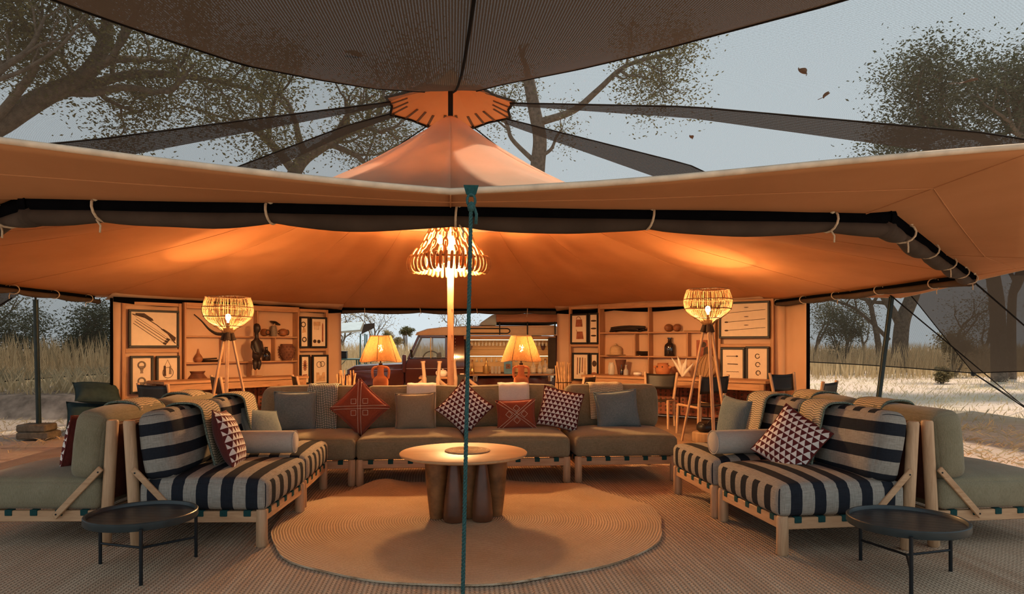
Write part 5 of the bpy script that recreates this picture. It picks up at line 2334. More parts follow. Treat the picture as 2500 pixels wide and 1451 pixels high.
for i in range(len(ell) - 1):
    for k in range(nn):
        fs.append([i * nn + k, i * nn + (k + 1) % nn, (i + 1) * nn + (k + 1) % nn, (i + 1) * nn + k])
fig.add(vs, fs)
fo = fig.build('torso_and_head', M['ebony'], t, ang=180, loc=(0, 0, .27))
for s in (-1, 1):
    mb = MB()
    mb.tube([(s * .045, 0, .30), (s * .05, -.01, .22), (s * .045, .0, .15), (s * .05, -.02, .135)], [.045, .042, .032, .02], 10)
    mb.build('carved_leg', M['ebony'], t, ang=180)
    mb = MB()
    mb.tube([(s * .098, 0, .62), (s * .125, -.01, .52), (s * .11, -.05, .43), (s * .05, -.085, .41)], [.03, .026, .022, .02], 8)
    mb.build('carved_arm', M['ebony'], t, ang=180)
mb = MB()
mb.lathe([(0, -.01), (.012, 0), (.008, .02), (0, .026)], 8, M=Matrix.Translation((0, -.07, .835)) @ Matrix.Rotation(PI / 2, 4, 'X'))
mb.build('carved_nose', M['ebony'], t)
# right unit, upper shelf
rng = random.Random(3)
t = thing('bark_bundle', 'bundle of dark bark strips lying on the upper right shelf', 'bundle', put('R', 2.66, S1 + OFF, -.05), rz_of('R'), G)
for i in range(12):
    mb = MB()
    y, z = rng.uniform(-.07, .07), .02 + .016 * (i % 5)
    mb.tube(smooth_path([(-.40 + rng.uniform(0, .12), y, z), (-.15, y + rng.uniform(-.02, .02), z + .02), (.12, y, z + rng.uniform(0, .03)), (.42 - rng.uniform(0, .15), y, z + rng.uniform(-.005, .02))], 3), rng.uniform(.012, .02), 6)
    mb.build('bark_strip', M['ebony'], t, ang=180)
rattle('gourd rattle lying left of the pair on the upper right shelf', put('R', 1.80, S1 + OFF, -.06), rz_of('R') + R(-100), 1.0, 0)
rattle('gourd rattle lying right of the pair on the upper right shelf', put('R', 1.62, S1 + OFF, -.03), rz_of('R') + R(-70), 1.0, 0)
t = thing('wooden_pipe', 'thin wooden stick beside the two gourds on the upper right shelf', 'stick', put('R', 1.30, S1 + OFF, .0), rz_of('R'), G)
mb = MB()
mb.tube([(-.17, 0, .012), (.1, .02, .012), (.17, .03, .014)], [.010, .008, .006], 6)
mb.build('stick_length', M['stick'], t, ang=180)
# right unit, middle shelf
t = thing('lidded_basket', 'domed straw basket with knob on a flat straw plate', 'basket', put('R', 2.90, S2 + OFF, -.03), 0, G)
mb = MB()
mb.lathe([(0, 0), (.17, 0), (.19, .012), (.17, .02), (0, .02)], 28)
mb.build('straw_plate', M['basket'], t)
mb = MB()
mb.lathe([(0, .018), (.115, .018), (.12, .06), (.115, .13), (.095, .17), (.05, .19), (0, .195)], 28)
mb.build('domed_lid', M['basket'], t)
mb = MB()
mb.lathe([(0, .19), (.018, .192), (.024, .21), (.016, .228), (0, .232)], 12)
mb.build('lid_knob', M['basket'], t)
lathe_thing('dark_bowl', 'small dark wooden bowl in the middle of the right shelves', 'bowl', put('R', 2.30, S2 + OFF, -.04), [(0, 0), (.06, 0), (.11, .03), (.135, .085), (.125, .088), (.10, .04), (0, .02)], M['ebony'], group=G)
lathe_thing('dark_bottle', 'dark brown glass bottle in the right shelves', 'bottle', put('R', 1.77, S2 + OFF, -.04), [(0, 0), (.090, 0), (.098, .012), (.098, .17), (.088, .21), (.038, .25), (.034, .31), (.044, .318), (.044, .338), (0, .338)], M['darkglass'], group=G)
t = thing('small_print', 'small unframed print of a dark figure leaning on the right shelf', 'picture', put('R', 1.12, S2 + OFF + .002, -.08), rz_of('R'), G)
mb = MB()
mb.box(-.15, .15, -.006, .006, 0, .29, .003)
mb.build('panel', M['artred'], t)
mb = MB()
mb.prism([(-.02, .0), (.12, .0), (.11, .14), (.06, .17), (.0, .15)], .004, Matrix.Translation((0, -.008, .006)))
mb.build('painted_body', M['artdark'], t)
mb = MB()
mb.prism([(-.02 + .06 * math.cos(2 * PI * k / 16), .21 + .05 * math.sin(2 * PI * k / 16)) for k in range(16)], .004, Matrix.Translation((0, -.008, 0)))
mb.build('painted_head', M['artdark'], t)


# ------------------------------------------------------------------ desks with carved fronts, and leather chairs
def desk(label, side, u0, u1, dy0, dy1, ztop, panels):
    c = put(side, (u0 + u1) / 2, 0, (dy0 + dy1) / 2)
    w, d = abs(u1 - u0), dy1 - dy0
    t = thing('writing_desk', label, 'desk', (c.x, c.y, .012), rz_of(side), 'wooden desks below the shelving')
    nb = 4
    for i in range(nb):
        y0 = -d / 2 + d * i / nb
        mb = MB()
        mb.box(-w / 2, w / 2, y0 + .002, y0 + d / nb - .002, ztop - .045, ztop, .004)
        mb.build('top_plank', M['shelfx'], t)
    mb = MB()
    mb.box(-w / 2 + .05, w / 2 - .05, -d / 2 + .03, -d / 2 + .06, ztop - .16, ztop - .05, .004)
    mb.build('apron', M['shelfx'], t)
    for sx in (-1, 1):
        for sy in (-1, 1):
            mb = MB()
            mb.box(sx * (w / 2 - .07) - .035, sx * (w / 2 - .07) + .035, sy * (d / 2 - .06) - .035, sy * (d / 2 - .06) + .035, 0, ztop - .045, .006)
            mb.build('leg', M['shelf'], t)
    for i in range(panels):
        x0 = -w / 2 + .12 + (w - .24) * i / panels
        x1 = -w / 2 + .12 + (w - .24) * (i + 1) / panels - .03
        mb = MB()
        mb.box(x0, x1, d / 2 - .08, d / 2 - .05, .06, ztop - .06, .004)
        pn = mb.build('carved_panel', M['artred'], t)
        kn = None
        nx, nz = 5, 8
        for a in range(nx):
            for b in range(nz):
                lc = (x0 + (x1 - x0) * (a + .5) / nx, d / 2 - .085, .10 + (ztop - .2) * (b + .5) / nz)
                if kn is None:
                    mb = MB()
                    mb.lathe([(0, 0), (.022, 0), (.014, .010), (0, .013)], 6)
                    kn = mb.build('carved_boss', M['darkwood'], pn, loc=lc, rot=(PI / 2, 0, 0))
                else:
                    share(kn, 'carved_boss', pn, lc, (PI / 2, 0, 0))
    return t


desk('wooden desk below the left shelving', 'L', .55, 3.1, .06, .66, .745, 4)
desk('long wooden desk below the right shelving', 'R', -.25, 3.2, .06, .72, .745, 6)


def leather_chair(label, loc, rz, back_h=.86, w=.50):
    """local: sits facing +y, backrest at -y (towards the viewer when rz=0)"""
    t = thing('leather_chair', label, 'chair', (loc[0], loc[1], .012), rz, 'black leather sling chairs')
    for sx in (-1, 1):
        mb = MB()
        mb.tube([(sx * (w / 2 - .02), .24, 0), (sx * (w / 2 - .03), .22, .44)], [.018, .022], 10)
        mb.build('leg', M['teakz'], t)
        mb = MB()
        mb.tube([(sx * (w / 2 - .01), -.20, 0), (sx * (w / 2 - .03), -.20, .42), (sx * (w / 2 + .015), -.28, back_h)], [.018, .023, .022], 10)
        mb.build('back_post', M['teakz'], t)
        mb = MB()
        mb.tube([(sx * (w / 2 - .03), -.20, .41), (sx * (w / 2 - .03), .22, .43)], .020, 8)
        mb.build('side_rail', M['teaky'], t)
    mb = MB()
    g = []
    for i in range(6):
        f = i / 5
        g.append([((j / 4 - .5) * (w - .05), -.2 + .42 * f, .435 - .02 * math.sin(PI * j / 4)) for j in range(5)])
    mb.sheet(g, .016, flip=True)
    mb.build('seat_sling', M['leather'], t, ang=180)
    mb = MB()
    g = []
    for i in range(6):
        f = i / 5
        z = back_h - .27 + .25 * f
        hw = (w / 2 - .035) + .055 * (f * .25 + .70)
        y = -.225 - .055 * (.35 + .65 * f)
        g.append([((j / 6 * 2 - 1) * hw, y - .012 + .03 * math.sin(PI * j / 6), z - .012 * math.sin(PI * j / 6) * f) for j in range(7)])
    mb.sheet(g, .012)
    mb.build('back_sling', M['leather'], t, ang=180)
    return t


def chair_at(label, px, py_top, Y, rz, bh=.86, w=.5):
    p = at(px, py_top, Y)
    return leather_chair(label, (p.x, p.y), rz, bh, w)


chair_at('black leather chair in front of the left framed collars', 417, 940, 9.55, R(-28), .82)
chair_at('black leather chair behind the left floor lamp', 576, 930, 10.6, R(-60), .86, .56)
chair_at('black leather chair just left of the tent opening', 762, 939, 11.9, R(-70), .80)
chair_at('black leather chair just right of the tent opening', 1400, 930, 11.3, R(60), .80)
chair_at('black leather chair at the right desk beside the clay pot', 1604, 917, 10.9, R(150), .86)
chair_at('black leather chair with wooden legs behind the right floor lamp', 1710, 928, 9.95, R(25), .88, .52)
chair_at('black leather chair against the right canvas wall', 1948, 908, 9.7, R(205), .90)
chair_at('nearer black leather chair beyond the right striped sofa', 1972, 925, 8.6, R(40), .86, .42)

# things standing on the desks and the bottom shelves, right side
DZ = .758
zr = S3 + OFF
lathe_thing('glass_jar', 'tall clear glass jar on the bottom right shelf', 'jar', put('R', 2.80, DZ, .30), [(0, 0), (.055, 0), (.062, .01), (.062, .17), (.045, .2), (.05, .225), (.046, .225), (.04, .2), (.057, .165), (.057, .015), (0, .01)], M['clear'], group='vessels on the right desk')
lathe_thing('brown_vase', 'brown vase flaring upward behind the glass jar', 'vase', put('R', 2.68, DZ, .16), [(0, 0), (.055, 0), (.06, .05), (.075, .15), (.105, .28), (.098, .28), (.065, .15), (0, .03)], M['claydark'], group='vessels on the right desk')
lathe_thing('small_bottle', 'small dark bottle right of the glass jar', 'bottle', put('R', 2.56, DZ, .33), [(0, 0), (.028, 0), (.03, .01), (.03, .10), (.012, .14), (.012, .19), (0, .19)], M['darkglass'], group='vessels on the right desk')
lathe_thing('stemmed_glass', 'small clear glass with a brass stopper on the right desk', 'glass', put('R', 2.46, DZ, .34), [(0, 0), (.04, 0), (.045, .02), (.045, .09), (.02, .12), (.012, .16), (.03, .19), (0, .19)], M['clear'], group='vessels on the right desk')
lathe_thing('white_bowl', 'small white bowl on the right desk', 'bowl', put('R', 2.15, DZ, .45), [(0, 0), (.05, 0), (.08, .03), (.075, .06), (.05, .07), (0, .07)], M['china'], group='vessels on the right desk')
t = thing('clay_face_pot', 'round clay pot with two ears on the right desk', 'pot', put('R', 1.75, DZ, .26), rz_of('R'), 'vessels on the right desk')
mb = MB()
mb.lathe([(0, 0), (.07, 0), (.12, .05), (.14, .11), (.12, .18), (.09, .215), (.10, .235), (.085, .235), (.07, .2), (0, .18)], 26)
mb.build('pot_body', M['clay'], t)
for sx in (-1, 1):
    mb = MB()
    mb.lathe([(0, -.01), (.03, 0), (.02, .04), (0, .06)], 8, M=Matrix.Translation((sx * .13, -.01, .15)) @ Matrix.Rotation(sx * R(65), 4, 'Y'))
    mb.build('ear', M['clay'], t)
    mb = MB()
    mb.lathe([(0, 0), (.014, 0), (.010, .008), (0, .01)], 8, M=Matrix.Translation((sx * .05, -.118, .17)) @ Matrix.Rotation(PI / 2, 4, 'X'))
    mb.build('eye_dot', M['ebony'], t)
t = thing('plume_spray', 'spray of white plumes leaning beside the clay face pot', 'plumes', put('R', 1.35, DZ, .30), rz_of('R'), 'vessels on the right desk')
for i, (dx, dz) in enumerate(((-.16, .33), (-.07, .36), (.06, .32), (.16, .24), (.02, .24))):
    g = []
    for q in range(8):
        f = q / 7
        wd = .032 * math.sin(PI * min(1, f * .9 + .1)) ** .7 + .003
        g.append([(dx * f * (1 + .3 * f) - wd, -.004 * i, dz * f), (dx * f * (1 + .3 * f), -.012 - .004 * i, dz * f + .005), (dx * f * (1 + .3 * f) + wd, -.004 * i, dz * f)])
    mb = MB()
    mb.sheet(g, .004)
    mb.build('plume', M['feather'], t, ang=180)
t = thing('woven_fan', 'large woven leaf-shaped fan basket leaning on the right shelving', 'basket', put('R', 1.02, DZ + .004, .17), rz_of('R'), 'vessels on the right desk')
mb = MB()
g = []
for q in range(12):
    f = q / 11
    wd = .22 * math.sin(PI * (f * .8 + .16)) ** .8
    g.append([((j / 6 - .5) * 2 * wd + .06 * f, .02 + .05 * f - .04 * (1 - (j / 3 - 1) ** 2), .40 * f) for j in range(7)])
mb.sheet(g, .010)
mb.build('fan_body', M['basketdark'], t, ang=180)
for j in range(1, 6):
    mb = MB()
    mb.tube([Vector(r[j]) + Vector((0, -.008, 0)) for r in g], .004, 5)
    mb.build('fan_rib', M['strawdark'], t, ang=180)
# log slab and bag under the right lamp
t = thing('log_slab', 'thick slice of tree trunk on the floor below the right floor lamp', 'log', (3.46, 9.10, .012), 0)
mb = MB()
mb.lathe([(0, 0), (.19, 0), (.205, .02), (.205, .13), (.19, .145), (0, .145)], 20, ripple=lambda a, f: 1 + .05 * math.sin(3 * a) + .03 * math.sin(7 * a))
mb.build('trunk_slice', M['log'], t)
t = thing('black_bag', 'black leather bag lying on the log slice', 'bag', (3.46, 9.12, .162), R(20))
o = block_cushion(.30, .18, .12, .05, .015, uv_seat, lean_noise=.02, seed=77).build('bag_body', M['leather'], t, ang=180)
weld(o)
mb = MB()
mb.tube(smooth_path([(-.1, -.09, .1), (-.06, -.12, .16), (.06, -.12, .16), (.1, -.09, .1)], 4), .008, 6)
mb.build('bag_handle', M['leather'], t, ang=180)
# dark cushions stacked outside the left wall
for i, (p, r_, lab) in enumerate((((-5.38, 10.95, .24), (R(78), 0, R(60)), 'lower large dark teal cushion propped outside the left wall'), ((-5.30, 11.0, .60), (R(60), R(10), R(55)), 'upper large dark teal cushion slumped outside the left wall'))):
    t = thing('floor_cushion', lab, 'cushion', p, 0, 'dark floor cushions', rot=r_)
    mb = pillow_mesh(0.62, .5, .24, seed=20 + i)
    t.rotation_euler = (R(-35 - 25 * i), R(6), R(35))
    weld(mb.build('cover', M['teal'], t, ang=180), .0025)
    mp = MB()
    mp.tube(rim_pts(.62, .5), .006, 6, closed=True)
    mp.build('seam_piping', M['teal'], t, ang=180)

# ------------------------------------------------------------------ the vehicle with a bar built into its side
def loft(mb, secs, closed=True):
    """secs: list of polygons (same count), joined in order, capped"""
    n = len(secs[0])
    vs = [p for s in secs for p in s]
    fs = []
    for i in range(len(secs) - 1):
        for k in range(n):
            fs.append([i * n + k, i * n + (k + 1) % n, (i + 1) * n + (k + 1) % n, (i + 1) * n + k])
    fs.append(list(range(n))[::-1])
    fs.append([(len(secs) - 1) * n + k for k in range(n)])
    return mb.add(vs, fs)


def side_extrude(parent, name, poly, y0, y1, m, bev=.02):
    """poly in (x,z), extruded from y0 to y1 with softened near and far edges"""
    cx = sum(p[0] for p in poly) / len(poly)
    cz = sum(p[1] for p in poly) / len(poly)

    def shrink(d):
        out = []
        for x, z in poly:
            l = math.hypot(x - cx, z - cz) or 1
            out.append((x - (x - cx) / l * d, z - (z - cz) / l * d))
        return out
    mb = MB()
    secs = []
    for y, d in ((y0, bev), (y0 + bev * .4, bev * .4), (y0 + bev, 0), (y1 - bev, 0), (y1 - bev * .4, bev * .4), (y1, bev)):
        secs.append([(x, y, z) for x, z in shrink(d)])
    loft(mb, secs)
    return mb.build(name, m, parent, ang=35)


car = thing('safari_vehicle', 'old maroon off-road vehicle with cream roof, parked behind the tent opening', 'car', (0, 14.92, -.2))
G0 = .2          # local z = world z + .2
# world heights measured in the photo: bonnet .88, sill 1.03, roof gutter 1.52, roof top 1.72
Z = lambda z: z + G0
W = 1.62
side_extrude(car, 'front_wing', [(-2.30, Z(.10)), (-2.32, Z(.52)), (-2.22, Z(.68)), (-2.02, Z(.76)), (-.98, Z(.80)), (-.98, Z(.10)), (-1.22, Z(.10)), (-1.26, Z(.34)), (-1.45, Z(.48)), (-1.75, Z(.48)), (-1.94, Z(.34)), (-1.98, Z(.10))], 0, .34, M['carred'], .03)
side_extrude(car, 'front_wing', [(-2.30, Z(.10)), (-2.32, Z(.52)), (-2.22, Z(.68)), (-2.02, Z(.76)), (-.98, Z(.80)), (-.98, Z(.10)), (-1.22, Z(.10)), (-1.26, Z(.34)), (-1.45, Z(.48)), (-1.75, Z(.48)), (-1.94, Z(.34)), (-1.98, Z(.10))], W - .34, W, M['carred'], .03)
side_extrude(car, 'bonnet', [(-2.22, Z(.50)), (-2.20, Z(.78)), (-2.05, Z(.865)), (-1.0, Z(.905)), (-.93, Z(.90)), (-.93, Z(.5))], .17, W - .17, M['carred'], .05)
side_extrude(car, 'door', [(-.96, Z(.10)), (-.96, Z(.90)), (-.90, Z(1.02)), (-.04, Z(1.02)), (-.04, Z(.10))], .0, .10, M['carred'], .02)
side_extrude(car, 'far_door', [(-.96, Z(.10)), (-.96, Z(.90)), (-.90, Z(1.02)), (-.04, Z(1.02)), (-.04, Z(.10))], W - .10, W, M['carred'], .02)
side_extrude(car, 'scuttle', [(-.98, Z(.5)), (-.98, Z(.93)), (-.88, Z(1.03)), (-.80, Z(1.03)), (-.80, Z(.5))], .08, W - .08, M['carred'], .02)
# window frame: pillars and header
for y in (0.03, W - .07):
    for nm, a, b, wd in (('windscreen_pillar', (-.90, Z(1.0)), (-.66, Z(1.53)), .05), ('door_pillar', (-.07, Z(1.0)), (-.07, Z(1.55)), .09), ('quarter_bar', (-.42, Z(1.02)), (-.42, Z(1.47)), .022)):
        mb = MB()
        mb.beam((a[0], y + .02, a[1]), (b[0], y + .02, b[1]), wd, .045, up=(0, 1, 0), b=.008)
        mb.build(nm, M['carred'] if nm != 'quarter_bar' else M['gold'], car)
    mb = MB()
    mb.beam((-.68, y + .02, Z(1.50)), (-.03, y + .02, Z(1.50)), .045, .07, b=.008)
    mb.build('window_header', M['carred'], car)
    mb = MB()
    mb.add([(-.87, y + .02, Z(1.03)), (-.10, y + .02, Z(1.03)), (-.10, y + .02, Z(1.47)), (-.66, y + .02, Z(1.47))], [[0, 1, 2, 3]])
    mb.build('side_window', M['window'], car)
mb = MB()
mb.add([(-.92, .08, Z(1.03)), (-.92, W - .08, Z(1.03)), (-.67, W - .10, Z(1.50)), (-.67, .10, Z(1.50))], [[0, 1, 2, 3]])
mb.build('windscreen', M['window'], car)
mb = MB()
mb.tube([(-.42 + .19 * math.cos(2 * PI * k / 24), .42 + .0, Z(.98) + .19 * math.sin(2 * PI * k / 24)) for k in range(24)], .014, 6, closed=True)
o = mb.build('steering_wheel', M['rubber'], car, ang=180)
for y in (.35, 1.0):
    side_extrude(car, 'seat_back', [(-.35, Z(.62)), (-.30, Z(1.12)), (-.22, Z(1.14)), (-.16, Z(.62))], y, y + .42, M['leather'], .04)
# roof: long pressed cream cap with rounded front
side_extrude(car, 'roof', [(-.74, Z(1.525)), (-.72, Z(1.58)), (-.50, Z(1.655)), (-.10, Z(1.70)), (.5, Z(1.725)), (2.25, Z(1.735)), (2.32, Z(1.70)), (2.32, Z(1.525))], .0, W, M['carcream'], .06)
mb = MB()
mb.box(-.74, 2.34, -.025, .03, Z(1.515), Z(1.54), .006)
mb.build('rain_gutter', M['carcream'], car)
mb = MB()
mb.box(-.2, 2.26, -.014, .02, Z(1.675), Z(1.69), .003)
mb.build('roof_bead', M['carcream'], car)
for k in range(9):
    mb = MB()
    mb.lathe([(0, 0), (.010, 0), (.007, .006), (0, .008)], 6, M=Matrix.Translation((.1 + k * .25, -.016, Z(1.682))) @ Matrix.Rotation(PI / 2, 4, 'X'))
    mb.build('rivet', M['carcream'], car)
# alpine window, a long pill with black rubber
pill = [(.42 + .07 * math.cos(a), Z(1.61) + .05 * math.sin(a)) for a in [PI / 2 + PI * k / 10 for k in range(11)]] + [(1.20 + .07 * math.cos(a), Z(1.61) + .05 * math.sin(a)) for a in [-PI / 2 + PI * k / 10 for k in range(11)]]
mb = MB()
mb.prism(pill, .02, Matrix.Translation((0, -.004, 0)))
mb.build('roof_window', M['barwood'], car)
mb = MB()
mb.tube([(x, -.016, z) for x, z in pill], .012, 6, closed=True)
mb.build('window_rubber', M['rubber'], car, ang=180)
# hard body behind the cab, with an opening for the bar
side_extrude(car, 'rear_quarter', [(-.02, Z(.10)), (-.02, Z(1.52)), (.30, Z(1.52)), (.30, Z(.10))], .0, .12, M['carred'], .015)
for k in range(8):
    mb = MB()
    mb.lathe([(0, 0), (.008, 0), (.005, .005), (0, .006)], 6, M=Matrix.Translation((.10, -.002, Z(.95) + k * .07)) @ Matrix.Rotation(PI / 2, 4, 'X'))
    mb.build('rivet', M['chrome'], car)
side_extrude(car, 'rear_quarter', [(2.24, Z(.10)), (2.24, Z(1.52)), (2.36, Z(1.52)), (2.36, Z(.10))], .0, .14, M['carred'], .015)
mb = MB()
mb.box(2.10, 2.26, -.05, .03, Z(.80), Z(1.47), .01)
mb.build('rear_tarp_strip', M['roll'], car)
side_extrude(car, 'lower_side', [(.28, Z(.10)), (.28, Z(.60)), (2.26, Z(.60)), (2.26, Z(.10)), (1.75, Z(.10)), (1.70, Z(.36)), (1.52, Z(.48)), (1.24, Z(.48)), (1.06, Z(.36)), (1.0, Z(.10))], .0, .16, M['carred'], .03)
side_extrude(car, 'far_side', [(-.02, Z(.10)), (-.02, Z(1.52)), (2.36, Z(1.52)), (2.36, Z(.10))], W - .06, W, M['carred'], .015)
mb = MB()
mb.box(-.9, 2.3, .1, W - .1, Z(.12), Z(.20), .01)
mb.build('floor_pan', M['rubber'], car)
# waist line trim
mb = MB()
mb.box(-.95, .28, -.008, .01, Z(.80), Z(.815), .002)
mb.build('waist_trim', M['chrome'], car)
# mirror, hinge stack, snorkel
mb = MB()
mb.box(-1.02, -.94, -.05, .02, Z(.72), Z(1.10), .015)
mb.build('hinge_post', M['carred'], car)
mb = MB()
mb.lathe([(0, -.01), (.05, -.01), (.055, 0), (.05, .02), (0, .03)], 14, M=Matrix.Translation((-.83, -.10, Z(1.12))) @ Matrix.Rotation(R(80), 4, 'Y') @ Matrix.Scale(1.7, 4, (1, 0, 0)))
mb.build('door_mirror', M['rubber'], car)
# wheels
for x in (-1.60, 1.38):
    for y in (.13, W - .13):
        mb = MB()
        mb.lathe([(.17, -.10), (.33, -.10), (.375, -.07), (.385, 0), (.375, .07), (.33, .10), (.17, .10)], 28, M=Matrix.Translation((x, y, .375)) @ Matrix.Rotation(PI / 2, 4, 'X'))
        wl = mb.build('wheel', M['rubber'], car)
        mb = MB()
        mb.lathe([(0, -.08), (.10, -.08), (.18, -.05), (.18, .05), (0, .05)], 20, M=Matrix.Translation((x, y, .375)) @ Matrix.Rotation(PI / 2, 4, 'X'))
        mb.build('wheel_hub', M['carcream'], wl)
mb = MB()
mb.box(-2.46, -2.30, .05, W - .05, Z(.22), Z(.36), .02)
mb.build('front_bumper', M['blackmetal'], car)
mb = MB()
mb.lathe([(0, 0), (.09, 0), (.10, .03), (.07, .05), (0, .055)], 18, M=Matrix.Translation((-2.30, .26, Z(.50))) @ Matrix.Rotation(-PI / 2, 4, 'Y'))
mb.build('headlamp', M['clear'], car)
# roof rack box and ladder
mb = MB()
mb.box(.98, 2.36, .02, .06, Z(1.80), Z(1.985), .006)
rk = mb.build('rack_board', M['reddeck'], car)
mb = MB()
mb.box(.98, 2.36, W - .06, W - .02, Z(1.80), Z(1.985), .006)
mb.build('rack_board', M['reddeck'], car)
for x in (.98, 2.32):
    mb = MB()
    mb.box(x, x + .04, .06, W - .06, Z(1.80), Z(1.985), .006)
    mb.build('rack_board', M['reddeck'], car)
mb = MB()
mb.box(1.0, 2.34, .05, W - .05, Z(1.77), Z(1.80), .004)
mb.build('rack_floor', M['rubber'], car)
for x in (1.05, 1.65, 2.25):
    mb = MB()
    mb.box(x - .012, x + .012, -.03, .03, Z(1.53), Z(1.81), .003)
    mb.build('rack_bracket', M['rubber'], car)
mb = MB()
mb.prism([(.62, Z(1.74)), (.99, Z(1.74)), (.99, Z(1.98)), (.90, Z(1.96)), (.66, Z(1.80))], W - .2, Matrix.Translation((0, W / 2, 0)))
mb.build('rack_cover', M['camptent'], car)
for x in (2.42, 2.50):
    mb = MB()
    mb.tube([(x, .05, Z(1.98)), (x + .05, .02, Z(.92))], .012, 6)
    mb.build('ladder_rail', M['rubber'], car)
for k in range(6):
    mb = MB()
    zz = Z(1.90) - .17 * k
    mb.tube([(2.42 + .006 * k, .045, zz), (2.50 + .006 * k, .045, zz)], .007, 6)
    mb.build('ladder_rung', M['chrome'], car)

# --- the bar set into the side: boards, shelf, counter
bar = thing('vehicle_bar', 'lit wooden bar cabinet set into the side of the maroon vehicle', 'bar', (0, 14.92, -.2))
nb = 6
for i in range(nb):
    z0 = Z(.70) + (Z(1.46) - Z(.70)) * i / nb
    mb = MB()
    mb.box(.36, 2.20, .40, .42, z0 + .001, z0 + (1.46 - .70) / nb - .002, .003)
    mb.build('back_board', M['barwood'], bar)
mb = MB()
mb.box(.28, 2.26, -.02, .42, Z(1.43), Z(1.50), .006)
mb.build('head_board', M['shelfx'], bar)
for x in (.33, 2.19):
    mb = MB()
    mb.box(x, x + .035, -.01, .42, Z(.69), Z(1.43), .005)
    mb.build('side_board', M['barwood'], bar)
mb = MB()
mb.box(.36, 2.19, .22, .40, Z(1.075), Z(1.095), .004)
mb.build('bar_shelf', M['barwood'], bar)
mb = MB()
mb.box(.28, 2.40, -.28, .40, Z(.66), Z(.69), .005)
mb.build('counter', M['shelfx'], bar)
for (z, y) in ((1.425, .06), (1.07, .26)):
    mb = MB()
    mb.box(.40, 2.16, y, y + .012, Z(z) - .012, Z(z), .002)
    mb.build('light_strip', M['bulbsmall'], bar)
gl = None
for z, n in ((1.415, 22), (1.06, 16)):
    for k in range(n):
        x = .46 + (2.08 - .46) * k / (n - 1)
        if gl is None:
            mb = MB()
            mb.lathe([(0, 0), (.030, 0), (.030, -.004), (.005, -.008), (.005, -.05), (.022, -.065), (.030, -.10), (.026, -.125), (.024, -.125), (.027, -.10), (.018, -.068), (0, -.055)], 12)
            gl = mb.build('hanging_glass', M['clear'], bar, loc=(x, .16, Z(z)), ang=50)
        else:
            share(gl, 'hanging_glass', bar, (x, .16 if z > 1.2 else .30, Z(z)))
for x in (.43, 2.04):
    mb = MB()
    mb.prism([(x - .05, Z(1.33)), (x + .05, Z(1.33)), (x + .05, Z(1.27)), (x + .025, Z(1.20)), (x, Z(1.185)), (x - .025, Z(1.20)), (x - .05, Z(1.27))], .02, Matrix.Translation((0, .385, 0)))
    mb.build('shield_plaque', M['hide'], bar)
# bottles and vessels on the counter
CZ = .694
BG = 'bottles and vessels on the bar counter'


def bottle(label, px, Y, h, r, m, lab=None, neck=.35, cap=None):
    p = at(px, 900, Y)
    t = thing('bar_bottle', label, 'bottle', (p.x, p.y, .492), 0, BG)
    mb = MB()
    hn = h * (1 - neck)
    mb.lathe([(0, 0), (r * .95, 0), (r, .01), (r, hn - .02), (r * .8, hn + .01), (r * .3, hn + .05), (r * .28, h - .02), (r * .34, h - .015), (r * .34, h), (0, h)], 18)
    mb.build('glass_body', m, t, ang=50)
    if lab:
        mb = MB()
        mb.lathe([(r * 1.02, hn * .2), (r * 1.03, hn * .21), (r * 1.03, hn * .72), (r * 1.02, hn * .73)], 18)
        mb.build('paper_label', lab, t)
    mb = MB()
    mb.lathe([(0, h - .005), (r * .38, h - .005), (r * .38, h + .03), (0, h + .03)], 12)
    mb.build('stopper', cap or M['gourd'], t)
    t.location.z = CZ - .2 + .2
    return t


bottle('slim gilt bottle at the left of the bar counter behind the rope', 1153, 14.82, .27, .045, M['gold'], None, .55)
t = thing('wine_cooler', 'brass wine cooler with a bottle neck standing out', 'cooler', (at(1187, 900, 14.82).x, 14.82, CZ), 0, BG)
mb = MB()
mb.lathe([(0, 0), (.068, 0), (.07, .01), (.075, .17), (.07, .17), (.064, .02), (0, .01)], 22)
mb.build('cooler_cup', M['gold'], t)
mb = MB()
mb.lathe([(0, .02), (.038, .02), (.04, .17), (.034, .20), (.014, .25), (.013, .33), (.017, .335), (0, .345)], 16)
mb.build('bottle_in_cooler', M['gold'], t)
for i, px in enumerate((1202, 1210.5, 1219)):
    p = at(px, 905, 14.86)
    t = thing('ice_jar', ['first clear jar left of the blue bottle', 'second clear jar left of the blue bottle', 'clear jar touching the blue bottle'][i], 'jar', (p.x, p.y, CZ), 0, BG)
    mb = MB()
    mb.lathe([(0, 0), (.033, 0), (.035, .01), (.035, .16), (.031, .16), (.031, .015), (0, .01)], 16)
    mb.build('jar_glass', M['clear'], t)
    mb = MB()
    mb.lathe([(0, .07), (.022, .08), (.030, .10), (.022, .12), (0, .13)], 12)
    mb.build('round_contents', M['gourd'], t)
t = thing('blue_bottle', 'broad pale blue square bottle with a picture label on the counter', 'bottle', (at(1240, 900, 14.80).x, 14.80, CZ), 0, BG)
mb = MB()
mb.prism([(-.085, 0), (.085, 0), (.088, .02), (.088, .26), (.07, .31), (.05, .335), (-.05, .335), (-.07, .31), (-.088, .26), (-.088, .02)], .11)
mb.build('bottle_body', M['blueglass'], t)
mb = MB()
mb.box(-.05, .05, -.062, -.056, .11, .21, .002)
mb.build('square_label', M['labeldark'], t)
mb = MB()
mb.prism([(.014 * math.cos(PI * k / 4) * (1 if k % 2 else .5), .16 + .018 * math.sin(PI * k / 4) * (1 if k % 2 else .5)) for k in range(8)], .004, Matrix.Translation((0, -.064, 0)))
mb.build('label_star', M['frame'], t)
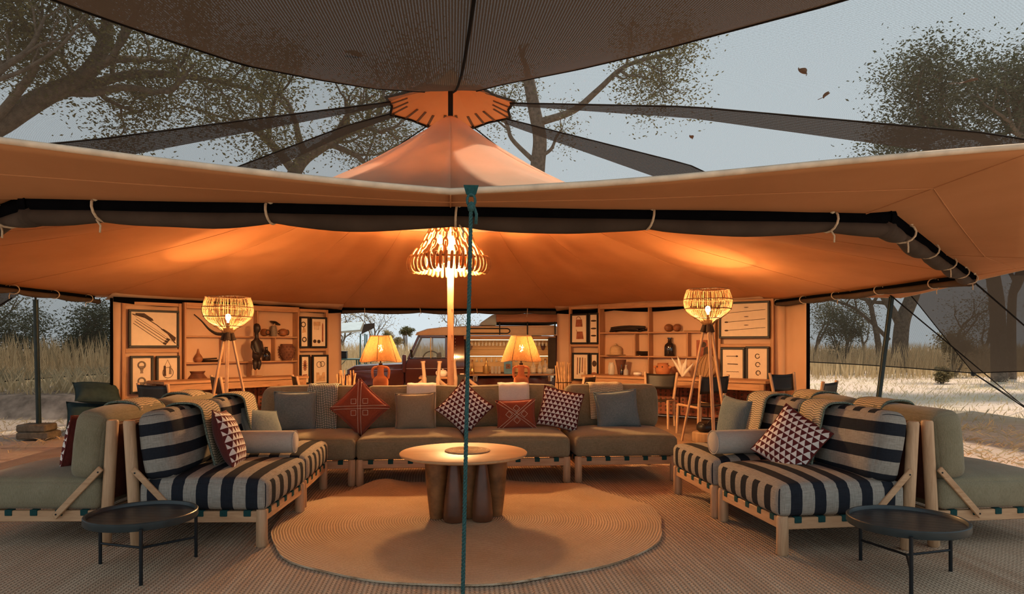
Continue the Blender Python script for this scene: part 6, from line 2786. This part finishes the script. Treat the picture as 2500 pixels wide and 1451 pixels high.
for sx in (-.012, .012):
    mb = MB()
    mb.tube([(sx, 0, .33), (sx, -.01, .42)], .006, 6)
    mb.build('pourer', M['chrome'], t)
bottle('clear labelled bottle right of the clay lamp, leftmost of three', 1302, 14.84, .27, .058, M['clear'], M['label'], .38)
bottle('clear labelled bottle, middle of the three on the counter', 1318, 14.80, .28, .05, M['clear'], M['label'], .45)
bottle('clear labelled bottle, rightmost of the three on the counter', 1331, 14.86, .29, .055, M['clear'], M['label'], .4)
lathe_thing('garnish_bowl', 'small gilt bowl of garnish at the left end of the counter', 'bowl', (at(1146, 905, 14.70).x, 14.70, CZ), [(0, 0), (.03, 0), (.06, .02), (.075, .055), (.06, .05), (0, .04)], M['gold'], group=BG)
lathe_thing('garnish_jar', 'round open jar at the right end of the counter', 'jar', (at(1341, 905, 14.71).x, 14.71, CZ), [(0, 0), (.05, 0), (.075, .03), (.08, .07), (.06, .105), (.05, .105), (.07, .07), (0, .02)], M['clear'], group=BG)
for i, (px, lab) in enumerate(((1160, 'steel cup hanging under the left of the counter'), (1342, 'steel cup hanging under the right of the counter'))):
    p = at(px, 925, 14.66)
    lathe_thing('steel_cup', lab, 'cup', (p.x, p.y, .655 - .115), [(0, 0), (.045, 0), (.05, .01), (.055, .115), (.05, .115), (.045, .015), (0, .01)], M['chrome'], group=BG)

# ------------------------------------------------------------------ seating between sofa and vehicle
def post_chair(label, x, y, rz, w, zt):
    t = thing('carved_post_chair', label, 'chair', (x, y, .012), rz, 'bleached carved post chairs')
    for sx in (-1, 1):
        mb = MB()
        pts = smooth_path([(sx * w / 2, 0, 0), (sx * w / 2, .0, .45), (sx * (w / 2 - .01), -.01, .75), (sx * (w / 2 + .008), .0, zt - .07), (sx * (w / 2 + .012), .0, zt)], 4)
        n = len(pts)
        mb.tube(pts, [.045 if i < n * .5 else (.030 if i < n * .8 else .040) for i in range(n)], 10)
        mb.build('carved_post', M['whitewood'], t, ang=180)
        mb = MB()
        mb.tube([(sx * w / 2, -.02, .0), (sx * w / 2, -.62, .0 + .02)], .02, 6)
        mb.build('runner', M['whitewood'], t)
        mb = MB()
        mb.beam((sx * w / 2, .0, .72), (sx * (w / 2 + .30), -.42, .50), .05, .045, b=.008)
        mb.build('sloping_arm', M['whitewood'], t)
    mb = MB()
    mb.box(-w / 2 + .02, w / 2 - .02, -.03, .01, .42, .80, .008)
    mb.build('leather_back', M['leather'], t)
    mb = MB()
    mb.box(-w / 2, w / 2, -.62, -.03, .36, .42, .02)
    mb.build('leather_seat', M['leather'], t)
    return t


p = at(1053, 920, 11.6)
post_chair('bleached carved post chair left of the centre pole', p.x, p.y, 0, .25, 1.04)
p = at(1126, 920, 11.9)
post_chair('bleached carved post chair right of the centre pole', p.x, p.y, 0, .22, 1.05)
tt = thing('tea_table', 'low wooden table behind the carved chairs holding the tea set', 'table', (at(1085, 915, 12.7).x, 12.7, .012))
mb = MB()
mb.box(-.45, .45, -.3, .3, .70, .735, .006)
mb.build('table_top', M['shelfx'], tt)
for sx in (-1, 1):
    for sy in (-1, 1):
        mb = MB()
        mb.box(sx * .38 - .025, sx * .38 + .025, sy * .23 - .025, sy * .23 + .025, 0, .70, .005)
        mb.build('leg', M['shelf'], tt)
t = thing('teapot', 'small white teapot on the table behind the centre pole', 'teapot', (at(1081, 910, 12.6).x, 12.6, .748), R(20))
mb = MB()
mb.lathe([(0, 0), (.05, 0), (.08, .03), (.085, .07), (.06, .11), (.03, .12), (0, .122)], 20)
mb.build('pot_body', M['china'], t)
mb = MB()
mb.lathe([(0, .118), (.012, .12), (.016, .135), (0, .145)], 10)
mb.build('lid_knob', M['china'], t)
mb = MB()
mb.tube(smooth_path([(.075, 0, .05), (.115, 0, .07), (.135, 0, .11)], 4), [.018, .016, .014, .013, .012, .011, .010, .009, .009], 8)
mb.build('spout', M['china'], t, ang=180)
mb = MB()
mb.tube(smooth_path([(-.07, 0, .09), (-.12, 0, .09), (-.12, 0, .04), (-.08, 0, .03)], 4), .008, 6)
mb.build('handle', M['china'], t, ang=180)
for i, px in enumerate((1101, 1128)):
    lathe_thing('tea_cup', ['white cup right of the teapot', 'white cup right of the centre pole'][i], 'cup', (at(px, 915, 12.55).x, 12.55, .748), [(0, 0), (.025, 0), (.03, .01), (.042, .055), (.038, .055), (.026, .012), (0, .01)], M['china'])

# upright stick bundles
for i, (px, py, Y, n, wd, lab) in enumerate(((846, 911, 12.0, 13, .27, 'bundle of upright peeled sticks at the left of the tent opening'), (1376, 888, 12.6, 13, .25, 'bundle of upright peeled sticks at the right of the tent opening'))):
    p = at(px, py, Y)
    t = thing('stick_bundle', lab, 'sticks', (p.x, p.y, .012), 0, 'upright stick bundles')
    rng = random.Random(40 + i)
    for k in range(n):
        a = 2 * PI * k / n
        r0 = wd / 2
        h = p.z + rng.uniform(-.06, .04)
        mb = MB()
        mb.tube([(r0 * math.cos(a), r0 * .7 * math.sin(a), 0), (r0 * math.cos(a) * 1.02 + rng.uniform(-.02, .02), r0 * .7 * math.sin(a), h * .6), (r0 * math.cos(a) * 1.08 + rng.uniform(-.03, .03), r0 * .75 * math.sin(a), h)], [rng.uniform(.014, .022), .018, .012], 7)
        mb.build('stick', M['stick'], t, ang=180)
    for z in (.25, .62):
        mb = MB()
        mb.tube([((wd / 2 + .02) * math.cos(2 * PI * k / 20), (wd * .35 + .02) * math.sin(2 * PI * k / 20), z) for k in range(20)], .008, 5, closed=True)
        mb.build('binding', M['wrap'], t, ang=180)

# ------------------------------------------------------------------ camp furniture beyond the opening
t = thing('camp_canopy', 'pale blue-grey camp canopy on thin poles beyond the tent opening, left', 'canopy', (0, 0, 0))
pa, pb = at(812, 815, 24), at(912, 803, 24)
g = []
for i in range(5):
    f = i / 4
    g.append([Vector((pa.x - .6 + (pb.x - pa.x + .2) * f, 23.6 + .9 * j, 1.66 + .13 * f + (.30 if j == 1 else .0))) for j in range(3)])
mb = MB()
mb.sheet(g, .02)
mb.build('canopy_cloth', M['camptent'], t, ang=30)
mb = MB()
q0 = at(882, 815, 23.6)
mb.sheet([[Vector((q0.x, 23.55, 1.64)), Vector((q0.x + .1, 23.55, 1.98))], [Vector((q0.x + .45, 23.5, 1.86)), Vector((q0.x + .45, 23.5, 2.02))]], .02)
mb.build('canopy_flap', M['roll'], t, ang=30)
for x, z1 in ((pa.x - .3, 1.62), (q0.x - .05, 1.66), (q0.x + .1, 1.66)):
    for y in (23.62, 25.4):
        mb = MB()
        mb.tube([(x, y, 0), (x + .02, y, z1)], .022, 6)
        mb.build('canopy_pole', M['campgreen'], t)
t = thing('camp_table', 'green folding camp table beyond the tent opening, left of the clay lamp', 'table', (at(845, 880, 18.6).x, 18.6, 0))
zt = at(845, 876, 18.6).z
mb = MB()
mb.box(-.35, .55, -.3, .3, zt - .03, zt, .006)
mb.build('table_top', M['campgreen'], t)
for x in (-.28, .3):
    for y in (-.22, .22):
        mb = MB()
        mb.tube([(x, y, 0), (x, y, zt - .03)], .018, 6)
        mb.build('leg', M['campgreen'], t)
mb = MB()
mb.beam((-.28, -.22, zt - .35), (.02, -.22, zt - .04), .015, .015)
mb.build('brace', M['campgreen'], t)
t = thing('cool_box', 'black box standing on the green camp table', 'box', (at(832, 870, 18.6).x, 18.6, zt), 0)
mb = MB()
mb.box(-.16, .16, -.12, .12, 0, .17, .012)
mb.build('box_body', M['rubber'], t)
mb = MB()
mb.box(-.165, .165, -.125, .125, .17, .20, .008)
mb.build('box_lid', M['leather'], t)


# ------------------------------------------------------------------ trees
def grow(mb, p, d, L, r, lvl, rng, tips, wander=.25, up=.10, ratio=.72, kids=(2, 3), spread=.75, keep=None):
    n = 5
    pts, rs = [p.copy()], [r]
    q, dd = p.copy(), d.normalized()
    r1 = r * .62
    for i in range(n):
        dd = (dd + Vector((rng.uniform(-1, 1), rng.uniform(-1, 1), rng.uniform(-1, 1))) * wander + Vector((0, 0, up))).normalized()
        q = q + dd * (L / n)
        pts.append(q.copy())
        rs.append(r + (r1 - r) * (i + 1) / n)
    mb.tube(pts, rs, 8 if r > .06 else (6 if r > .02 else 4), caps=False)
    if lvl == 0:
        tips.append((q, dd))
        return
    if lvl <= 2:
        tips.append((pts[3], dd))
    k = rng.randint(*kids)
    for i in range(k):
        ax = dd.orthogonal().normalized()
        ax.rotate(Matrix.Rotation(rng.uniform(0, 2 * PI), 3, dd))
        nd_ = (dd + ax * rng.uniform(.45, 1.0) * spread).normalized()
        st = q if i < 2 else pts[rng.randint(2, 4)]
        grow(mb, st, nd_, L * ratio * rng.uniform(.8, 1.15), r1 * (.95 if i == 0 else .75), lvl - 1, rng, tips, wander, up, ratio, kids, spread)


def leaves(mb, tips, per, rad, size, rng, droop=.0, flat=.7):
    for (c, d) in tips:
        for _ in range(int(per * 3.4)):
            o = Vector((rng.gauss(0, 1), rng.gauss(0, 1), rng.gauss(0, flat))) * rad * .36
            p = c + o + Vector((0, 0, -droop * rng.random()))
            a, b = rng.uniform(0, 2 * PI), rng.uniform(-1, 1)
            u = Vector((math.cos(a), math.sin(a), b * .8)).normalized()
            v = u.cross(Vector((rng.uniform(-1, 1), rng.uniform(-1, 1), rng.uniform(-1, 1)))).normalized()
            s = size * .48 * rng.uniform(.6, 1.3)
            n = len(mb.v)
            mb.v += [tuple(p - u * s), tuple(p + v * s * .42), tuple(p + u * s), tuple(p - v * s * .42)]
            mb.f.append([n, n + 1, n + 2, n + 3])
            mb.uv.append(None)


def tree(label, base, d, L, r, lvl, seed, leaf=None, per=0, rad=.5, size=.08, group='trees', limbs=None, droop=0.0, name='tree', **kw):
    rng = random.Random(seed)
    t = thing(name, label, 'tree' if name != 'bush' else 'bush', base, 0, group)
    mb = MB()
    tips = []
    if limbs:
        for pts, r0, r1, sub in limbs:
            pts = [Vector(p) - Vector(base) for p in pts]
            sp = smooth_path(pts, 5)
            mb.tube(sp, [r0 + (r1 - r0) * i / (len(sp) - 1) for i in range(len(sp))], 10, caps=False)
            if sub:
                for j in range(sub['n']):
                    i = int(len(sp) * (sub.get('from', .4) + (1 - sub.get('from', .4)) * (j + .6) / sub['n']))
                    i = min(i, len(sp) - 1)
                    dd = (sp[i] - sp[max(0, i - 2)]).normalized()
                    ax = dd.orthogonal().normalized()
                    ax.rotate(Matrix.Rotation(rng.uniform(0, 2 * PI), 3, dd))
                    rr = (r0 + (r1 - r0) * i / len(sp)) * .6
                    grow(mb, sp[i], (dd * .6 + ax + Vector((0, 0, sub.get('up', .2)))).normalized(), sub['L'] * rng.uniform(.7, 1.2), rr, sub['lvl'], rng, tips, **kw)
    else:
        grow(mb, Vector((0, 0, -.05)), Vector(d), L, r, lvl, rng, tips, **kw)
    mb.build('trunk_and_branches', M['bark'], t, ang=180)
    if leaf and per:
        mf = MB()
        leaves(mf, tips, per, rad, size, rng, droop)
        o = mf.build('foliage', M[leaf], t, ang=None)
        tag(o, kind='stuff')
    return t


TG = 'trees around the camp'
# big tree at the upper left, leaning branch crossing behind the net
Yt = 17.0
tree('large tree at upper left with a thick curved branch seen through the net', (at(-260, 900, Yt).x, Yt, 0), None, 0, 0, 0, 5, 'leafolive', 60, 1.15, .10, TG, limbs=[
    ([at(-260, 900, Yt) * Vector((1, 1, 0)), at(-190, 560, Yt), at(-60, 350, Yt), at(20, 290, Yt), at(110, 235, Yt), at(200, 190, Yt), at(245, 130, Yt), at(262, 60, Yt), at(250, 0, Yt)], .34, .10, dict(n=6, L=1.5, lvl=2, **{'from': .5})),
    ([at(110, 235, Yt), at(200, 215, Yt + .5), at(330, 180, Yt + 1), at(480, 190, Yt + 1.5), at(620, 220, Yt + 2)], .15, .05, dict(n=8, L=1.1, lvl=2, up=-.1, **{'from': .15})),
    ([at(-60, 350, Yt), at(40, 230, Yt - .5), at(90, 150, Yt - 1), at(60, 60, Yt - 1)], .12, .04, dict(n=5, L=1.0, lvl=2, **{'from': .3})),
], droop=.5, wander=.3, spread=.8, ratio=.7)
tree('bare twisted tree top at the far upper left behind the net', (at(-40, 900, 15).x, 15, 0), None, 0, 0, 0, 8, None, 0, 0, 0, TG, limbs=[
    ([at(-60, 900, 15) * Vector((1, 1, 0)), at(-90, 400, 15), at(-20, 200, 15), at(70, 120, 15), at(110, 40, 15)], .12, .025, dict(n=7, L=.9, lvl=3, **{'from': .5})),
    ([at(-20, 200, 15), at(60, 170, 15), at(150, 110, 15), at(205, 40, 15)], .05, .015, dict(n=5, L=.6, lvl=2, **{'from': .3})),
], wander=.42, spread=.9)
tree('leafy tree behind the tent, left of the peak cap', (at(760, 900, 20).x, 20, 0), None, 0, 0, 0, 12, 'leafolive', 26, .9, .10, TG, limbs=[
    ([at(700, 900, 20) * Vector((1, 1, 0)), at(690, 600, 20), at(720, 420, 20), at(800, 350, 20), at(900, 300, 20), at(980, 270, 20)], .28, .07, dict(n=8, L=1.2, lvl=2, up=-.05, **{'from': .45})),
    ([at(720, 420, 20), at(640, 330, 20), at(560, 290, 20)], .14, .05, dict(n=5, L=1.1, lvl=2, **{'from': .3})),
    ([at(800, 350, 20), at(870, 380, 20), at(900, 410, 20.5)], .09, .05, dict(n=3, L=.9, lvl=2, **{'from': .3})),
], droop=.5, wander=.3)
tree('tall tree with a thick bare trunk behind the tent, right of the peak', (at(1300, 900, 24).x, 24, 0), None, 0, 0, 0, 21, 'leafolive', 20, 1.0, .11, TG, limbs=[
    ([at(1300, 900, 24) * Vector((1, 1, 0)), at(1305, 600, 24), at(1312, 420, 24), at(1318, 340, 24), at(1305, 270, 24), at(1290, 190, 24)], .30, .20, dict(n=2, L=.8, lvl=1, **{'from': .9})),
    ([at(1315, 385, 24), at(1345, 365, 24), at(1358, 335, 24), at(1372, 315, 24)], .07, .03, dict(n=2, L=.7, lvl=1, **{'from': .6})),
    ([at(1312, 300, 24), at(1400, 270, 23.5), at(1460, 220, 23), at(1530, 160, 22.5), at(1640, 130, 22)], .14, .05, dict(n=9, L=.8, lvl=2, up=-.45, **{'from': .62})),
    ([at(1300, 390, 24), at(1250, 340, 24), at(1235, 300, 24), at(1190, 260, 24)], .09, .04, dict(n=3, L=.8, lvl=2, **{'from': .4})),
], droop=.8, wander=.3)
tree('big leafy tree crown at the far right behind the net', (at(2560, 900, 20).x, 20, 0), None, 0, 0, 0, 31, 'leafdark', 60, 1.5, .12, TG, limbs=[
    ([at(2600, 900, 20) * Vector((1, 1, 0)), at(2580, 600, 20), at(2540, 430, 20), at(2500, 330, 20), at(2480, 260, 20)], .3, .10, dict(n=7, L=1.2, lvl=2, **{'from': .6})),
    ([at(2520, 420, 20), at(2420, 350, 20), at(2310, 310, 20), at(2240, 280, 20)], .14, .06, dict(n=7, L=1.0, lvl=2, **{'from': .4})),
], droop=.2, wander=.3)
tree('thin sparse tree crown just above the right eave', (at(2150, 900, 30).x, 30, 0), (0, 0, 1), 3.2, .16, 4, 44, 'leafdry', 5, .8, .09, TG, wander=.25, up=.2, spread=.7, ratio=.78)
# right side trunks under the eave
Yr = 31.0
tree('forked grey tree trunk beyond the right eave pole', (at(2190, 860, Yr).x, Yr, 0), None, 0, 0, 0, 51, 'leafolive', 8, .8, .09, TG, limbs=[
    ([at(2195, 900, Yr) * Vector((1, 1, 0)), at(2198, 835, Yr), at(2205, 780, Yr), at(2225, 730, Yr), at(2245, 660, Yr), at(2250, 560, Yr)], .36, .26, dict(n=3, L=1.6, lvl=3, **{'from': .6})),
    ([at(2200, 800, Yr), at(2180, 760, Yr), at(2150, 715, Yr), at(2110, 660, Yr)], .20, .12, dict(n=4, L=1.2, lvl=3, **{'from': .4})),
    ([at(2170, 830, Yr), at(2130, 790, Yr), at(2080, 750, Yr), at(2020, 730, Yr)], .10, .05, dict(n=5, L=.9, lvl=2, **{'from': .4})),
], wander=.35)
tree('straight grey trunk at the far right beyond the net skirt', (at(2430, 860, 23).x, 23, 0), None, 0, 0, 0, 57, 'leafolive', 10, .9, .1, TG, limbs=[
    ([at(2440, 880, 23) * Vector((1, 1, 0)), at(2435, 760, 23), at(2425, 680, 23), at(2405, 560, 23)], .26, .20, dict(n=4, L=1.6, lvl=3, **{'from': .5})),
], wander=.3)
tree('slimmer grey trunk beside it at the far right picture edge', (at(2480, 860, 24).x, 24, 0), None, 0, 0, 0, 58, 'leafolive', 10, .9, .1, TG, limbs=[
    ([at(2470, 880, 24) * Vector((1, 1, 0)), at(2470, 760, 24), at(2480, 690, 24), at(2520, 600, 24)], .16, .11, dict(n=4, L=1.6, lvl=3, **{'from': .4})),
], wander=.3)
rng0 = random.Random(9)
for i, (px, Y, h, lf, per, lab) in enumerate((
        (1990, 34, 3.6, 'leafolive', 22, 'olive tree right beside the right canvas wall'),
        (2055, 36, 4.2, 'leafdark', 30, 'dark bushy tree left of the right eave pole'),
        (2120, 40, 3.8, 'leafolive', 16, 'open olive tree just left of the right eave pole'),
        (2290, 38, 4.6, 'leafolive', 20, 'olive tree beyond the right net skirt'),
        (2400, 42, 5.0, 'leafolive', 18, 'olive tree far behind the right trunks'),
        (170, 27, 3.3, 'leafdark', 70, 'dense dark tree right of the left eave pole'),
        (60, 30, 3.8, 'leafdark', 36, 'dark tree at the left picture edge'),
        (-40, 28, 4.2, 'leafolive', 30, 'olive tree just outside the left picture edge'),
        (262, 38, 3.8, 'leafolive', 6, 'sparse tree beside the left canvas wall'),
        (845, 46, 3.6, 'leafdry', 3, 'bare tree at the left of the tent opening'),
        (905, 50, 4.2, 'leafdry', 2, 'bare branching tree above the camp canopy'),
        (1135, 42, 4.2, 'leafdry', 2, 'bare twisted tree right of the centre pole'))):
    b = at(px, 860, Y)
    tree(lab, (b.x, Y, 0), (rng0.uniform(-.1, .1), 0, 1), h * .36, .06 + h * .02, 3 if per > 4 else 4, 100 + i, lf, per, h * .30, .085 + Y * .001, TG, wander=.28, up=.08, spread=.9, ratio=.74)
for i, (px, py, Y, s, lf, lab) in enumerate(((992, 808, 40, .42, 'leafolive', 'small round leafy tree against the sky in the tent opening'), (945, 822, 44, .5, 'leafdry', 'dry bush left of the small round tree'), (970, 834, 46, .4, 'leafdry', 'dry bush below the small round tree'),
                                          (2050, 790, 30, 1.1, 'leafdark', 'dark low bush below the right trees'), (2330, 830, 26, .9, 'leafdry', 'dry brown bush beyond the right net skirt'), (2300, 918, 22, .30, 'leafdry', 'small dry shrub on the ground beyond the right net'), (30, 800, 26, 1.2, 'leafdark', 'dark bush at the left picture edge'))):
    b = at(px, py, Y)
    rg = random.Random(300 + i)
    t = thing('bush', lab, 'bush', (b.x, Y, 0), 0, 'bushes around the camp')
    mb = MB()
    tips = []
    h = max(.3, b.z - s * .5)
    for k in range(3):
        grow(mb, Vector((rg.uniform(-.05, .05), 0, 0)), Vector((rg.uniform(-.3, .3) * s, rg.uniform(-.3, .3) * s, 1)), h, .05, 2, rg, tips, ratio=.2, wander=.12)
    mb.build('stems', M['bark'], t, ang=180)
    mf = MB()
    leaves(mf, [(Vector((rg.gauss(0, s * .35), rg.gauss(0, s * .35), b.z + rg.gauss(0, s * .3))), None) for _ in range(40)] + (tips if s > .85 else []), 22, s * .5, .10, rg)
    tag(mf.build('foliage', M[lf], t, ang=None), kind='stuff')


# ------------------------------------------------------------------ grass
def blades(mb, n, xr, yr, hr, wd, rng, zf=lambda x, y: 0.0, lean=.35, skip=None):
    for _ in range(n):
        x, y = rng.uniform(*xr), rng.uniform(*yr)
        if skip and skip(x, y):
            continue
        h = rng.uniform(*hr)
        z = zf(x, y)
        a = rng.uniform(0, 2 * PI)
        dx, dy = math.cos(a) * h * lean * rng.random(), math.sin(a) * h * lean * rng.random()
        w = wd * rng.uniform(.6, 1.4)
        b = rng.uniform(0, PI)
        ux, uy = math.cos(b) * w, math.sin(b) * w
        k = len(mb.v)
        mb.v += [(x - ux, y - uy, z - .02), (x + ux, y + uy, z - .02), (x + dx * .5 + ux * .6, y + dy * .5 + uy * .6, z + h * .6), (x + dx, y + dy, z + h)]
        mb.f += [[k, k + 1, k + 2], [k, k + 2, k + 3]]
        mb.uv += [None, None]


rng = random.Random(77)
mb = MB()
bankz = lambda x, y: .34 if (x < -6 and 13.9 < y < 20) else (.30 if x < -6 else 0)
blades(mb, 16000, (-40, -5.5), (17.5, 36), (.7, 1.35), .016, rng, bankz, .3)
blades(mb, 15000, (8, 42), (25, 46), (.7, 1.5), .020, rng, lambda x, y: 0, .3)
blades(mb, 9000, (-9, 9), (26, 44), (.8, 1.5), .022, rng, lambda x, y: 0, .3)
o = mb.build('tall_grass', M['tallgrass'], ang=None)
tag(o, 'tall dry golden grass growing all around behind the tent', 'grass', kind='stuff')
mb = MB()
blades(mb, 9000, (-22, -5.6), (13.75, 18.5), (.15, .6), .012, rng, lambda x, y: .32, .9)
blades(mb, 2500, (-16, -5.4), (9.0, 13.4), (.02, .06), .006, rng, lambda x, y: 0, 4.0)
blades(mb, 6000, (6.2, 22), (10, 27), (.03, .14), .009, rng, lambda x, y: 0, 1.6)
blades(mb, 1800, (5.2, 9), (5.5, 10.5), (.02, .06), .005, rng, lambda x, y: 0, 5.0)
blades(mb, 5000, (-6, 7), (19.5, 27), (.1, .5), .012, rng, lambda x, y: 0, .8)
o = mb.build('short_straw', M['drygrass'], ang=None)
tag(o, 'short pale straw grass and loose hay on the ground outside', 'grass', kind='stuff')
